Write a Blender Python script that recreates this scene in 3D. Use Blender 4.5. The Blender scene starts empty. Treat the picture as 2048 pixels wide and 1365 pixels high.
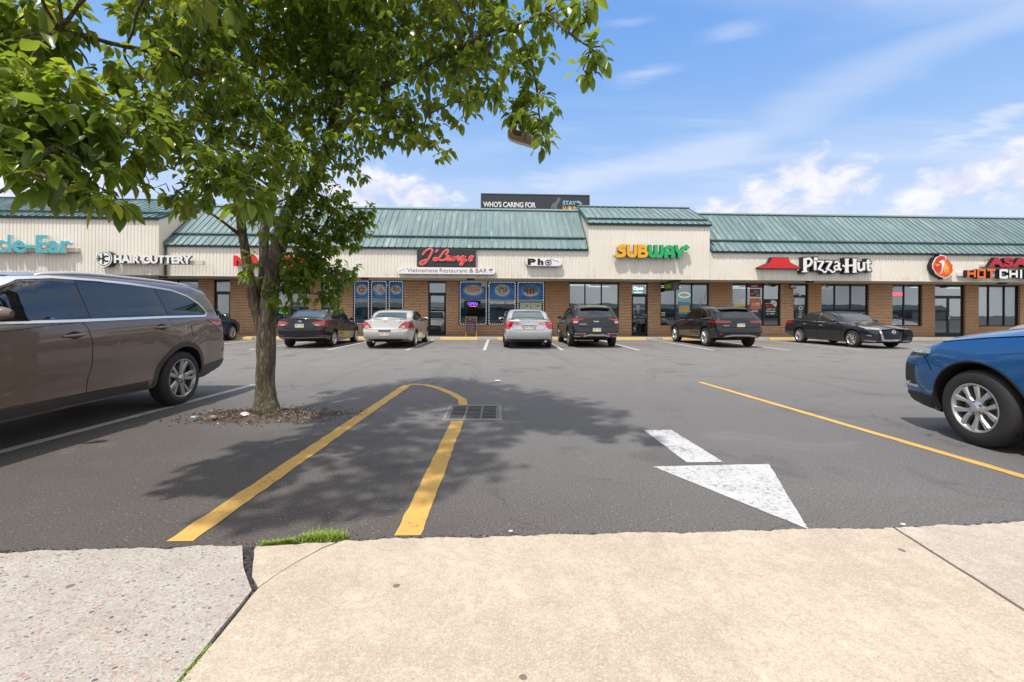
import bpy, bmesh, math, random
from mathutils import Vector, Matrix, noise
from mathutils.bvhtree import BVHTree
from mathutils.geometry import delaunay_2d_cdt
R = math.radians
PI = math.pi
SC = bpy.context.scene
COL = SC.collection

# ------------------------------------------------------------------ camera
cam_d = bpy.data.cameras.new('camera')
cam = bpy.data.objects.new('camera', cam_d)
COL.objects.link(cam)
cam.location = (0, 0, 1.274)
cam.rotation_euler = (R(90), -0.004, -math.atan(40 / 900))
cam_d.sensor_width = 36
cam_d.lens = 15.82
cam_d.shift_x = -0.00586
cam_d.shift_y = -0.02656
cam_d.clip_start = 0.05
cam_d.clip_end = 3000
SC.camera = cam

# ------------------------------------------------------------------ light
SUN_TO = Vector((-0.29, -0.41, 1.0)).normalized()      # towards the sun: high, behind the camera and to the left
sun_d = bpy.data.lights.new('sun', 'SUN')
sun_d.energy = 2.4
sun_d.angle = R(1.6)
sun_d.color = (1.0, 0.95, 0.88)
sun = bpy.data.objects.new('sun', sun_d)
COL.objects.link(sun)
sun.location = (-12, -12, 30)
sun.rotation_euler = SUN_TO.to_track_quat('Z', 'Y').to_euler()
SC.view_settings.view_transform = 'Standard'
SC.view_settings.look = 'None'
SC.view_settings.exposure = 0.75
SC.view_settings.gamma = 1
SC.cycles.max_bounces = 8
SC.cycles.transparent_max_bounces = 12
SC.cycles.caustics_reflective = False
SC.cycles.caustics_refractive = False

W = bpy.data.worlds.new('World')
SC.world = W
W.use_nodes = True
nt = W.node_tree
nt.nodes.clear()


class N:
    """small node-graph helper"""
    def __init__(s, tree):
        s.t = tree

    def new(s, kind, ins=None, **props):
        n = s.t.nodes.new(kind)
        for k, v in props.items():
            setattr(n, k, v)
        for k, v in (ins or {}).items():
            sock = n.inputs[k]
            if hasattr(v, 'is_output') or isinstance(v, bpy.types.NodeSocket):
                s.t.links.new(v, sock)
            else:
                if isinstance(v, (tuple, list)) and len(v) == 3 and sock.type == 'RGBA':
                    v = (*v, 1)
                sock.default_value = v
        return n

    def math(s, op, a, b=0.0, c=0.0, clamp=False):
        return s.new('ShaderNodeMath', {0: a, 1: b, 2: c}, operation=op, use_clamp=clamp).outputs[0]

    def mix(s, f, a, b, mode='MIX'):
        n = s.new('ShaderNodeMix', data_type='RGBA', blend_type=mode)
        for k, v in ((0, f), (6, a), (7, b)):
            if isinstance(v, bpy.types.NodeSocket):
                s.t.links.new(v, n.inputs[k])
            else:
                if isinstance(v, (tuple, list)) and len(v) == 3:
                    v = (*v, 1)
                n.inputs[k].default_value = v
        return n.outputs[2]

    def ramp(s, f, stops, interp='LINEAR'):
        n = s.new('ShaderNodeValToRGB', {0: f})
        cr = n.color_ramp
        cr.interpolation = interp
        while len(cr.elements) > 1:
            cr.elements.remove(cr.elements[-1])
        cr.elements[0].position = stops[0][0]
        cr.elements[0].color = c4(stops[0][1])
        for p, c in stops[1:]:
            e = cr.elements.new(p)
            e.color = c4(c)
        return n.outputs[0]

    def noise(s, vec, scale, detail=4, rough=0.55, dist=0.0):
        return s.new('ShaderNodeTexNoise', {'Vector': vec, 'Scale': scale, 'Detail': detail,
                                            'Roughness': rough, 'Distortion': dist}).outputs[0]

    def maprange(s, v, a, b, c=0.0, d=1.0, smooth=True):
        return s.new('ShaderNodeMapRange', {0: v, 1: a, 2: b, 3: c, 4: d},
                     interpolation_type='SMOOTHSTEP' if smooth else 'LINEAR').outputs[0]


def c4(c):
    if isinstance(c, (int, float)):
        return (c, c, c, 1)
    return (*c, 1) if len(c) == 3 else c


def build_sky():
    g = N(nt)
    sky = g.new('ShaderNodeTexSky', sky_type='NISHITA')
    sky.sun_disc = False
    sky.sun_elevation = math.asin(SUN_TO.z)
    sky.sun_rotation = math.atan2(SUN_TO.x, SUN_TO.y)
    sky.altitude = 50
    sky.air_density = 1.0
    sky.dust_density = 0.6
    sky.ozone_density = 2.2
    co = g.new('ShaderNodeTexCoord').outputs['Generated']
    sep = g.new('ShaderNodeSeparateXYZ', {0: co})
    x, y, z = sep.outputs
    az = g.math('ARCTAN2', x, y)                       # 0 straight over the shops
    el = g.math('ARCSINE', z)
    # thin high cloud: streaks on a plane far overhead
    zz = g.math('MAXIMUM', z, 0.04)
    px = g.math('DIVIDE', x, zz)
    py = g.math('DIVIDE', y, zz)
    pv = g.new('ShaderNodeCombineXYZ', {0: px, 1: py, 2: 0.0}).outputs[0]
    mp = g.new('ShaderNodeMapping', {0: pv, 'Rotation': (0, 0, R(-38)), 'Scale': (0.22, 0.75, 1)}).outputs[0]
    n1 = g.noise(mp, 1.3, 7, 0.6, 0.6)
    n2 = g.noise(pv, 0.35, 3, 0.5)
    cir = g.math('MULTIPLY', g.maprange(n1, 0.44, 0.78), g.maprange(n2, 0.36, 0.62))
    cir = g.math('MULTIPLY', cir, 0.80)
    # two long streaks climbing to the right
    for a0, e0, sl, wd, a1, a2, amp in ((0.40, 0.315, 0.17, 0.055, 0.05, 0.62, 0.50), (0.75, 0.40, 0.24, 0.060, 0.45, 1.3, 0.30), (0.33, 0.455, 0.05, 0.016, 0.22, 0.42, 0.45), (0.50, 0.50, -0.02, 0.020, 0.40, 0.58, 0.42), (0.27, 0.545, 0.0, 0.010, 0.20, 0.36, 0.40), (0.86, 0.285, 0.10, 0.014, 0.70, 1.1, 0.5), (0.12, 0.285, -0.02, 0.018, 0.0, 0.22, 0.5)):
        line = g.math('ADD', e0, g.math('MULTIPLY', g.math('SUBTRACT', az, a0), sl))
        dd = g.math('ABSOLUTE', g.math('SUBTRACT', g.math('ADD', el, g.math('MULTIPLY', g.math('SUBTRACT', n1, 0.5), 0.17)), line))
        st = g.math('MULTIPLY', g.maprange(dd, wd, 0.0), g.math('MULTIPLY', g.maprange(az, a1, a1 + 0.12), g.maprange(az, a2, a2 - 0.12)))
        cir = g.math('MAXIMUM', cir, g.math('MULTIPLY', st, amp))
    # fair-weather heaps low over the roofs
    av = g.new('ShaderNodeCombineXYZ', {0: az, 1: g.math('MULTIPLY', el, 1.5), 2: 0.0}).outputs[0]
    nb = g.noise(av, 15, 9, 0.62, 0.35)
    nbig = g.noise(av, 5.0, 3, 0.5)
    tot = None
    for a0, e0, ra, re in ((0.545, 0.228, 0.070, 0.040), (0.60, 0.265, 0.072, 0.046), (0.66, 0.238, 0.085, 0.040), (0.48, 0.208, 0.07, 0.030), (0.57, 0.20, 0.14, 0.030),
                           (0.78, 0.19, 0.055, 0.03), (0.83, 0.205, 0.07, 0.045), (0.90, 0.22, 0.09, 0.05), (0.73, 0.172, 0.04, 0.018), (-0.25, 0.262, 0.10, 0.050),
                           (-0.33, 0.235, 0.12, 0.045), (-0.16, 0.245, 0.09, 0.03), (-0.75, 0.19, 0.15, 0.06),
                           (1.35, 0.22, 0.2, 0.09), (-1.3, 0.25, 0.3, 0.1), (2.3, 0.25, 0.3, 0.12), (-2.2, 0.3, 0.35, 0.14),
                           (3.0, 0.25, 0.3, 0.1), (-2.9, 0.42, 0.3, 0.12)):
        da = g.math('DIVIDE', g.math('SUBTRACT', az, a0), ra)
        de = g.math('DIVIDE', g.math('SUBTRACT', el, e0), re)
        d = g.math('ADD', g.math('MULTIPLY', da, da), g.math('MULTIPLY', de, de))
        v = g.math('SUBTRACT', 1.0, g.math('SQRT', d))
        tot = v if tot is None else g.math('MAXIMUM', tot, v)
    dens = g.math('ADD', tot, g.math('MULTIPLY', g.math('SUBTRACT', nb, 0.5), 2.6))
    cum = g.maprange(dens, -0.1, 0.8)
    cum = g.math('MULTIPLY', cum, g.maprange(tot, -0.7, 0.1))
    veil = g.math('MULTIPLY', g.maprange(el, 0.46, 0.08), 0.42)
    veil = g.math('MULTIPLY', veil, g.maprange(nbig, 0.25, 0.7, 0.6, 1.0))
    haze = g.ramp(g.math('MULTIPLY', el, 0.6366), [(0.0, (3.7, 4.0, 4.9)), (0.13, (3.0, 3.65, 5.0)), (0.22, (1.75, 3.0, 5.2)), (0.35, (1.05, 2.35, 5.1)), (0.8, (0.7, 1.7, 4.2))])
    c = g.mix(0.72, sky.outputs[0], haze)
    c = g.mix(g.math('MULTIPLY', veil, 0.35), c, (4.4, 4.6, 5.2))
    c = g.mix(cir, c, (4.4, 4.7, 5.3))
    ctop = g.mix(g.maprange(nb, 0.35, 0.68), (4.0, 4.1, 4.9), (5.4, 5.3, 5.4))
    c = g.mix(g.math('MULTIPLY', cum, 0.88), c, ctop)
    # broken white cloud added out of view, behind and overhead, for fill and reflections
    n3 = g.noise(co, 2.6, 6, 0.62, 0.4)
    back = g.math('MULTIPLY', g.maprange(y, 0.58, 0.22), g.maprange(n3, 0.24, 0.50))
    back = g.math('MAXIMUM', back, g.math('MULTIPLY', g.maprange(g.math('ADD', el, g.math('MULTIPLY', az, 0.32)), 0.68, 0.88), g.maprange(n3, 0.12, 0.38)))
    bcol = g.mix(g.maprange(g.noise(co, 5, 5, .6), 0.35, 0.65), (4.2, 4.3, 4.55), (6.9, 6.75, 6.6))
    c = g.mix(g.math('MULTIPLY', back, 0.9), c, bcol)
    below = g.maprange(z, -0.02, -0.06)
    c = g.mix(below, c, (0.9, 0.9, 0.9))
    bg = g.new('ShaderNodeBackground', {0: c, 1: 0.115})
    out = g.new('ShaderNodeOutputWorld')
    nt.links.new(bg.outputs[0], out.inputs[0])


build_sky()


# ------------------------------------------------------------------ materials
MATS = {}


def mat(name, base=(0.5, 0.5, 0.5), rough=0.6, metal=0.0, coat=0.0, spec=0.5, emit=None, es=0.0, fn=None):
    if name in MATS:
        return MATS[name]
    m = bpy.data.materials.new(name)
    m.use_nodes = True
    t = m.node_tree
    p = t.nodes['Principled BSDF']
    p.inputs['Base Color'].default_value = c4(base)
    p.inputs['Roughness'].default_value = rough
    p.inputs['Metallic'].default_value = metal
    p.inputs['Coat Weight'].default_value = coat
    p.inputs['Coat Roughness'].default_value = 0.03
    p.inputs['Specular IOR Level'].default_value = spec
    if emit is not None:
        p.inputs['Emission Color'].default_value = c4(emit)
        p.inputs['Emission Strength'].default_value = es
    if fn:
        fn(N(t), p, t)
    MATS[name] = m
    return m


def objco(g):
    return g.new('ShaderNodeTexCoord').outputs['Object']


def wpos(g):
    return g.new('ShaderNodeNewGeometry').outputs['Position']


def bump(g, p, h, strength=0.3, dist=0.01):
    b = g.new('ShaderNodeBump', {'Height': h, 'Strength': strength, 'Distance': dist})
    g.t.links.new(b.outputs[0], p.inputs['Normal'])


def L(t, a, b):
    t.links.new(a, b)


# ------------------------------------------------------------------ mesh collecting
class MB:
    def __init__(s):
        s.v, s.f, s.m = [], [], []

    def add(s, vs, fs, mi=0, M=None):
        o = len(s.v)
        if M is not None:
            vs = [M @ Vector(p) for p in vs]
        s.v += [tuple(p) for p in vs]
        s.f += [tuple(i + o for i in f) for f in fs]
        s.m += [mi] * len(fs)
        return s

    def box(s, x0, x1, y0, y1, z0, z1, mi=0, M=None):
        v = [(x0, y0, z0), (x1, y0, z0), (x1, y1, z0), (x0, y1, z0), (x0, y0, z1), (x1, y0, z1), (x1, y1, z1), (x0, y1, z1)]
        return s.add(v, [(3, 2, 1, 0), (4, 5, 6, 7), (0, 1, 5, 4), (1, 2, 6, 5), (2, 3, 7, 6), (3, 0, 4, 7)], mi, M)

    def prism(s, poly, a0, a1, plane='xz', mi=0, M=None, back=True):
        """polygon given in a plane, extruded along the remaining axis from a0 (front) to a1"""
        def P(p, a):
            return {'xz': (p[0], a, p[1]), 'xy': (p[0], p[1], a), 'yz': (a, p[0], p[1])}[plane]
        n = len(poly)
        v = [P(p, a0) for p in poly] + [P(p, a1) for p in poly]
        f = [tuple(range(n))] + ([tuple(range(2 * n - 1, n - 1, -1))] if back else [])
        f += [(i, i + n, (i + 1) % n + n, (i + 1) % n) for i in range(n)]
        return s.add(v, f, mi, M)

    def tube(s, pts, rad, n=8, mi=0, cap=True, M=None, seed=None):
        pts = [Vector(p) for p in pts]
        if not isinstance(rad, (list, tuple)):
            rad = [rad] * len(pts)
        vs, fs = [], []
        ref = None
        for i, p in enumerate(pts):
            d = (pts[min(i + 1, len(pts) - 1)] - pts[max(i - 1, 0)]).normalized()
            if ref is None:
                ref = d.orthogonal().normalized()
            ref = (ref - d * ref.dot(d))
            ref = ref.normalized() if ref.length > 1e-6 else d.orthogonal().normalized()
            b = d.cross(ref)
            for k in range(n):
                a = 2 * PI * k / n
                r = rad[i]
                if seed is not None:
                    r *= 1 + 0.14 * noise.noise(Vector((math.cos(a) * 1.6 + seed, math.sin(a) * 1.6, i * 0.35)))
                vs.append(p + (ref * math.cos(a) + b * math.sin(a)) * r)
        for i in range(len(pts) - 1):
            for k in range(n):
                fs.append((i * n + k, i * n + (k + 1) % n, (i + 1) * n + (k + 1) % n, (i + 1) * n + k))
        if cap:
            fs.append(tuple(range(n - 1, -1, -1)))
            o = (len(pts) - 1) * n
            fs.append(tuple(range(o, o + n)))
        return s.add(vs, fs, mi, M)

    def lathe(s, prof, n=32, mi=0, M=None, close=False):
        """profile (r, y) turned about the Y axis"""
        vs, fs = [], []
        for r, y in prof:
            for k in range(n):
                a = 2 * PI * k / n
                vs.append((r * math.cos(a), y, r * math.sin(a)))
        q = len(prof)
        for i in range(q if close else q - 1):
            j = (i + 1) % q
            for k in range(n):
                fs.append((i * n + k, i * n + (k + 1) % n, j * n + (k + 1) % n, j * n + k))
        return s.add(vs, fs, mi, M)

    def build(s, name, mats, parent=None, smooth=False, sharp=None, fixn=False):
        me = bpy.data.meshes.new(name)
        me.from_pydata(s.v, [], s.f)
        if not isinstance(mats, (list, tuple)):
            mats = [mats]
        for m in mats:
            me.materials.append(m)
        me.polygons.foreach_set('material_index', s.m)
        if fixn:
            b = bmesh.new()
            b.from_mesh(me)
            bmesh.ops.recalc_face_normals(b, faces=b.faces)
            b.to_mesh(me)
            b.free()
        if smooth:
            me.polygons.foreach_set('use_smooth', [True] * len(me.polygons))
            if sharp:
                me.set_sharp_from_angle(angle=R(sharp))
        me.update()
        o = bpy.data.objects.new(name, me)
        COL.objects.link(o)
        if parent is not None:
            o.parent = parent
        return o


def tag(o, label=None, cat=None, group=None, kind=None):
    for k, v in (('label', label), ('category', cat), ('group', group), ('kind', kind)):
        if v:
            o[k] = v
    return o


def thing(name, label, cat, loc=(0, 0, 0), rz=0.0, group=None):
    o = bpy.data.objects.new(name, None)
    o.empty_display_size = 0.2
    COL.objects.link(o)
    o.location = loc
    o.rotation_euler = (0, 0, rz)
    return tag(o, label, cat, group)


def structure(o):
    o['kind'] = 'structure'
    return o


def pchip(pts):
    xs = [p[0] for p in pts]
    ys = [p[1] for p in pts]
    n = len(xs)
    h = [xs[i + 1] - xs[i] for i in range(n - 1)]
    d = [(ys[i + 1] - ys[i]) / h[i] for i in range(n - 1)]
    m = [d[0]] + [0.0] * (n - 2) + [d[-1]]
    for i in range(1, n - 1):
        if d[i - 1] * d[i] > 0:
            w1, w2 = 2 * h[i] + h[i - 1], h[i] + 2 * h[i - 1]
            m[i] = (w1 + w2) / (w1 / d[i - 1] + w2 / d[i])

    def f(x):
        if x <= xs[0]:
            return ys[0]
        if x >= xs[-1]:
            return ys[-1]
        i = 0
        while x > xs[i + 1]:
            i += 1
        t = (x - xs[i]) / h[i]
        return ((1 + 2 * t) * (1 - t) ** 2 * ys[i] + t * (1 - t) ** 2 * h[i] * m[i]
                + t * t * (3 - 2 * t) * ys[i + 1] + t * t * (t - 1) * h[i] * m[i + 1])
    return f


def text_data(s, size=1.0, offset=0.0, shear=0.0, extrude=0.0, space=1.0):
    """outlines of the built-in font as plain mesh data, in the XY plane"""
    cu = bpy.data.curves.new('lettering', 'FONT')
    cu.body = s
    cu.size = size
    cu.offset = offset
    cu.shear = shear
    cu.extrude = extrude
    cu.space_character = space
    cu.resolution_u = 4
    o = bpy.data.objects.new('lettering', cu)
    COL.objects.link(o)
    dg = bpy.context.evaluated_depsgraph_get()
    me = o.evaluated_get(dg).to_mesh()
    v = [tuple(p.co) for p in me.vertices]
    f = [tuple(p.vertices) for p in me.polygons]
    o.evaluated_get(dg).to_mesh_clear()
    bpy.data.objects.remove(o)
    bpy.data.curves.remove(cu)
    return v, f


def fit(v, x0, x1, z0, z1, y, depth=None):
    """text in XY -> upright on a wall that faces -Y, filling the given rectangle; front at y"""
    ax, bx = min(p[0] for p in v), max(p[0] for p in v)
    az, bz = min(p[1] for p in v), max(p[1] for p in v)
    zmax = max(p[2] for p in v)
    dz = (zmax - min(p[2] for p in v)) or 1.0
    k = (depth or 0.0) / dz
    return [(x0 + (p[0] - ax) / (bx - ax) * (x1 - x0), y + (zmax - p[2]) * k, z0 + (p[1] - az) / (bz - az) * (z1 - z0)) for p in v]


def letters(v, f):
    """split lettering into separate characters (loose pieces that overlap along X belong together)"""
    par = list(range(len(v)))

    def find(a):
        while par[a] != a:
            par[a] = par[par[a]]
            a = par[a]
        return a
    for q in f:
        for i in q[1:]:
            par[find(i)] = find(q[0])
    isl = {}
    for q in f:
        isl.setdefault(find(q[0]), []).append(q)
    items = []
    for fs in isl.values():
        xs = [v[i][0] for q in fs for i in q]
        items.append([min(xs), max(xs), fs])
    items.sort(key=lambda t: t[0])
    out = []
    for a, b, fs in items:
        if out and a < out[-1][1] - 0.25 * min(b - a, out[-1][1] - out[-1][0]):
            out[-1][1] = max(out[-1][1], b)
            out[-1][2] += fs
        else:
            out.append([a, b, list(fs)])
    res = []
    for a, b, fs in out:
        ids = sorted({i for q in fs for i in q})
        mp = {i: k for k, i in enumerate(ids)}
        res.append(([v[i] for i in ids], [tuple(mp[i] for i in q) for q in fs]))
    return res
# ------------------------------------------------------------------ ground
def asphalt_nodes(g, p, t):
    co = wpos(g)
    sx = g.new('ShaderNodeSeparateXYZ', {0: co})
    n_big = g.noise(co, 0.35, 5, 0.6, 0.4)
    n_mid = g.noise(co, 2.2, 5, 0.65)
    n_fine = g.noise(co, 70, 4, 0.8)
    n_grain = g.noise(co, 260, 2, 0.6)
    # the entrance apron is an older, browner mix; the lot beyond it is greyer
    wob = g.math('ADD', sx.outputs[1], g.math('MULTIPLY', g.math('SUBTRACT', n_big, 0.5), 3.0))
    xw = g.math('ADD', g.math('MULTIPLY', sx.outputs[0], 0.75), wob)
    old = g.maprange(xw, 5.4, 0.9)
    far = g.maprange(wob, 4.5, 13.0)
    grey = g.mix(far, (0.163, 0.159, 0.159), (0.250, 0.242, 0.238))
    c = g.mix(old, grey, (0.092, 0.077, 0.071))
    c = g.mix(g.maprange(n_mid, 0.3, 0.75, 0.0, 0.45), c, g.mix(old, (0.175, 0.168, 0.162), (0.125, 0.107, 0.098)))
    # tyre-worn lanes along the drive aisle
    lane = g.noise(g.new('ShaderNodeMapping', {0: co, 'Scale': (0.12, 0.9, 1)}).outputs[0], 1.0, 4, 0.5)
    c = g.mix(g.maprange(lane, 0.5, 0.72, 0.0, 0.22), c, (0.24, 0.232, 0.225))
    c = g.mix(g.maprange(n_fine, 0.36, 0.62), g.mix(0.55, c, (0.035, 0.032, 0.03)), g.mix(0.12, c, (0.3, 0.28, 0.26)))
    c = g.mix(g.maprange(n_grain, 0.56, 0.75, 0.0, 0.35), c, (0.26, 0.245, 0.235))
    # pale stones showing in the mix
    vo = g.new('ShaderNodeTexVoronoi', {'Vector': co, 'Scale': 42.0, 'Randomness': 1.0})
    pick = g.new('ShaderNodeSeparateColor', {0: vo.outputs['Color']}).outputs[0]
    st = g.math('MULTIPLY', g.math('LESS_THAN', vo.outputs['Distance'], 0.16), g.math('GREATER_THAN', pick, 0.86))
    c = g.mix(g.math('MULTIPLY', st, 0.8), c, (0.42, 0.38, 0.33))
    # worn, darker sealed patches with soft ragged edges
    n_pat = g.noise(co, 0.8, 6, 0.68, 0.8)
    c = g.mix(g.maprange(n_pat, 0.54, 0.66, 0.0, 0.38), c, (0.072, 0.068, 0.066))
    c = g.mix(g.maprange(n_pat, 0.42, 0.30, 0.0, 0.30), c, (0.235, 0.222, 0.21))
    # tyre tracks turning out of the stalls
    trk = g.noise(g.new('ShaderNodeMapping', {0: co, 'Scale': (1.6, 0.14, 1), 'Rotation': (0, 0, 0.5)}).outputs[0], 1.0, 3, 0.5, 0.6)
    c = g.mix(g.math('MULTIPLY', g.maprange(trk, 0.56, 0.68), g.maprange(sx.outputs[1], 6.0, 9.0, 0.0, 0.20)), c, (0.08, 0.077, 0.075))
    # oil spots in the stalls
    ov = g.new('ShaderNodeTexVoronoi', {'Vector': co, 'Scale': 0.55, 'Randomness': 1.0})
    oil = g.maprange(g.math('ADD', ov.outputs['Distance'], g.math('MULTIPLY', n_mid, 0.25)), 0.30, 0.17)
    c = g.mix(g.math('MULTIPLY', oil, 0.45), c, (0.05, 0.048, 0.047))
    # hairline cracks
    wv = g.new('ShaderNodeVectorMath', {0: co, 1: g.new('ShaderNodeTexNoise', {'Vector': co, 'Scale': 1.7, 'Detail': 5}).outputs['Color']}, operation='ADD').outputs[0]
    cv = g.new('ShaderNodeTexVoronoi', {'Vector': wv, 'Scale': 0.21}, feature='DISTANCE_TO_EDGE')
    crack = g.math('MULTIPLY', g.math('LESS_THAN', cv.outputs['Distance'], 0.0024), g.maprange(n_big, 0.47, 0.56))
    c = g.mix(g.math('MULTIPLY', crack, 0.5), c, (0.03, 0.028, 0.026))
    L(t, c, p.inputs['Base Color'])
    h = g.math('ADD', g.math('MULTIPLY', n_fine, 0.6), g.math('MULTIPLY', n_grain, 0.4))
    h = g.math('SUBTRACT', h, g.math('MULTIPLY', crack, 1.0))
    bump(g, p, h, 0.55, 0.006)
    p.inputs['Roughness'].default_value = 0.88
    p.inputs['Specular IOR Level'].default_value = 0.3


ASPH = mat('asphalt', fn=asphalt_nodes)
g0 = MB()
g0.add([(-1500, -1500, 0), (1500, -1500, 0), (1500, 1500, 0), (-1500, 1500, 0)], [(0, 1, 2, 3)])
structure(g0.build('parking_lot', ASPH))


def concrete_nodes(tint_a, tint_b, chips, seed):
    def fn(g, p, t):
        co = g.new('ShaderNodeMapping', {0: wpos(g), 'Location': (seed, seed * 0.7, 0)}).outputs[0]
        n1 = g.noise(co, 1.5, 6, 0.65)
        n2 = g.noise(co, 26, 5, 0.7)
        n3 = g.noise(co, 150, 3, 0.7)
        n4 = g.noise(co, 7, 5, 0.7)
        c = g.mix(g.maprange(n1, 0.42, 0.60), tint_a, tint_b)
        c = g.mix(g.maprange(n4, 0.46, 0.70, 0.0, 0.5), c, tuple(min(0.8, v * 1.28) for v in tint_a))
        c = g.mix(g.maprange(n2, 0.40, 0.70, 0.0, 0.55), c, tuple(v * 0.80 for v in tint_b))
        c = g.mix(g.maprange(n3, 0.50, 0.66, 0.0, 0.55), c, tuple(v * 0.60 for v in tint_b))
        n5 = g.noise(co, 95, 4, 0.8)
        c = g.mix(g.maprange(n5, 0.52, 0.64, 0.0, 0.6), c, (0.64, 0.585, 0.505))
        c = g.mix(g.maprange(n5, 0.44, 0.32, 0.0, 0.6), c, (tint_b[0] * 0.78, tint_b[1] * 0.68, tint_b[2] * 0.62))
        fv = g.new('ShaderNodeTexVoronoi', {'Vector': co, 'Scale': 75.0})
        fs3 = g.new('ShaderNodeSeparateColor', {0: fv.outputs['Color']})
        fon = g.math('MULTIPLY', g.math('LESS_THAN', fv.outputs['Distance'], 0.36), g.math('GREATER_THAN', fs3.outputs[0], 0.62))
        c = g.mix(g.math('MULTIPLY', fon, 0.42), c, g.ramp(fs3.outputs[1], [(0.0, (0.62, 0.56, 0.48)), (0.4, (0.44, 0.33, 0.25)), (0.7, (0.58, 0.50, 0.44)), (0.9, (0.26, 0.22, 0.19))], 'CONSTANT'))
        # rain streaks and damp stains
        n6 = g.noise(g.new('ShaderNodeMapping', {0: co, 'Scale': (1.2, 0.35, 1), 'Rotation': (0, 0, 0.2)}).outputs[0], 2.2, 6, 0.7, 0.5)
        c = g.mix(g.maprange(n6, 0.52, 0.70, 0.0, 0.30), c, tuple(v * 0.66 for v in tint_b))
        # spots of old chewing gum and stains
        gv = g.new('ShaderNodeTexVoronoi', {'Vector': co, 'Scale': 2.7})
        gp = g.new('ShaderNodeSeparateColor', {0: gv.outputs['Color']}).outputs[1]
        gum = g.math('MULTIPLY', g.math('LESS_THAN', g.math('ADD', gv.outputs['Distance'], g.math('MULTIPLY', n2, 0.04)), 0.075), g.math('GREATER_THAN', gp, 0.30))
        c = g.mix(g.math('MULTIPLY', gum, 0.75), c, (0.09, 0.08, 0.075))
        h = g.math('ADD', g.math('MULTIPLY', n2, 0.6), g.math('MULTIPLY', n3, 0.4))
        if chips:
            # exposed aggregate: flat chips of pink, grey and dark stone in the paste
            st = g.new('ShaderNodeMapping', {0: co, 'Scale': (1, 1.3, 1), 'Rotation': (0, 0, 0.4)}).outputs[0]
            dv = g.new('ShaderNodeVectorMath', {0: st, 1: g.new('ShaderNodeVectorMath', {0: g.new('ShaderNodeTexNoise', {'Vector': co, 'Scale': 40.0}).outputs['Color'], 1: (0.02, 0.02, 0)}, operation='MULTIPLY').outputs[0]}, operation='ADD').outputs[0]
            for sc, thr, rad, cols in ((80, 0.42, 0.40, ((0.0, (0.42, 0.27, 0.22)), (0.30, (0.30, 0.20, 0.17)), (0.55, (0.46, 0.36, 0.31)), (0.78, (0.25, 0.24, 0.24)), (0.93, (0.10, 0.10, 0.11)))),
                                       (42, 0.66, 0.36, ((0.0, (0.38, 0.23, 0.18)), (0.35, (0.45, 0.33, 0.28)), (0.70, (0.20, 0.19, 0.19)), (0.86, (0.07, 0.07, 0.08))))):
                v = g.new('ShaderNodeTexVoronoi', {'Vector': dv, 'Scale': float(sc)})
                s3 = g.new('ShaderNodeSeparateColor', {0: v.outputs['Color']})
                on = g.math('MULTIPLY', g.math('LESS_THAN', v.outputs['Distance'], rad), g.math('GREATER_THAN', s3.outputs[0], thr))
                c = g.mix(g.math('MULTIPLY', on, 0.88), c, g.ramp(s3.outputs[1], list(cols), 'CONSTANT'))
                h = g.math('SUBTRACT', h, g.math('MULTIPLY', on, 0.3))
        L(t, c, p.inputs['Base Color'])
        bump(g, p, h, 0.45, 0.004)
        p.inputs['Roughness'].default_value = 0.9
    return fn


C_TAN = mat('tan_concrete', fn=concrete_nodes((0.53, 0.445, 0.345), (0.455, 0.38, 0.295), False, 3.0))
C_PINK = mat('pinkish_concrete', fn=concrete_nodes((0.50, 0.43, 0.36), (0.43, 0.365, 0.31), False, 9.0))
C_AGG = mat('aggregate_concrete', fn=concrete_nodes((0.44, 0.415, 0.38), (0.40, 0.365, 0.33), True, 17.0))
C_WALK = mat('walkway_concrete', fn=concrete_nodes((0.46, 0.42, 0.37), (0.40, 0.365, 0.33), False, 31.0))


def ragged(pts, step=0.03, amp=0.008, seed=1.0):
    out = []
    for (x0, y0), (x1, y1) in zip(pts, pts[1:]):
        n = max(1, int(math.hypot(x1 - x0, y1 - y0) / step))
        for i in range(n):
            t = i / n
            x, y = x0 + (x1 - x0) * t, y0 + (y1 - y0) * t
            k = noise.noise(Vector((x * 6 + seed, y * 6, 0))) * 1.0 + noise.noise(Vector((x * 25 + seed, y * 25, 3))) * 0.6
            nx, ny = -(y1 - y0), (x1 - x0)
            q = math.hypot(nx, ny)
            out.append((x + nx / q * k * amp, y + ny / q * k * amp))
    out.append(pts[-1])
    return out


def slab(name, top, side_r, side_l, m, seed, h=0.018):
    """slab outline: ragged along the asphalt, straighter along the joints"""
    poly = ragged(top, 0.015, 0.023, seed) + ragged(side_r, 0.05, 0.004, seed + 5) + ragged(side_l, 0.05, 0.004, seed + 9)
    mb = MB()
    mb.prism(poly[::-1], h, -0.05, 'xy')
    o = mb.build(name, m, fixn=True)
    return structure(o)


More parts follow.
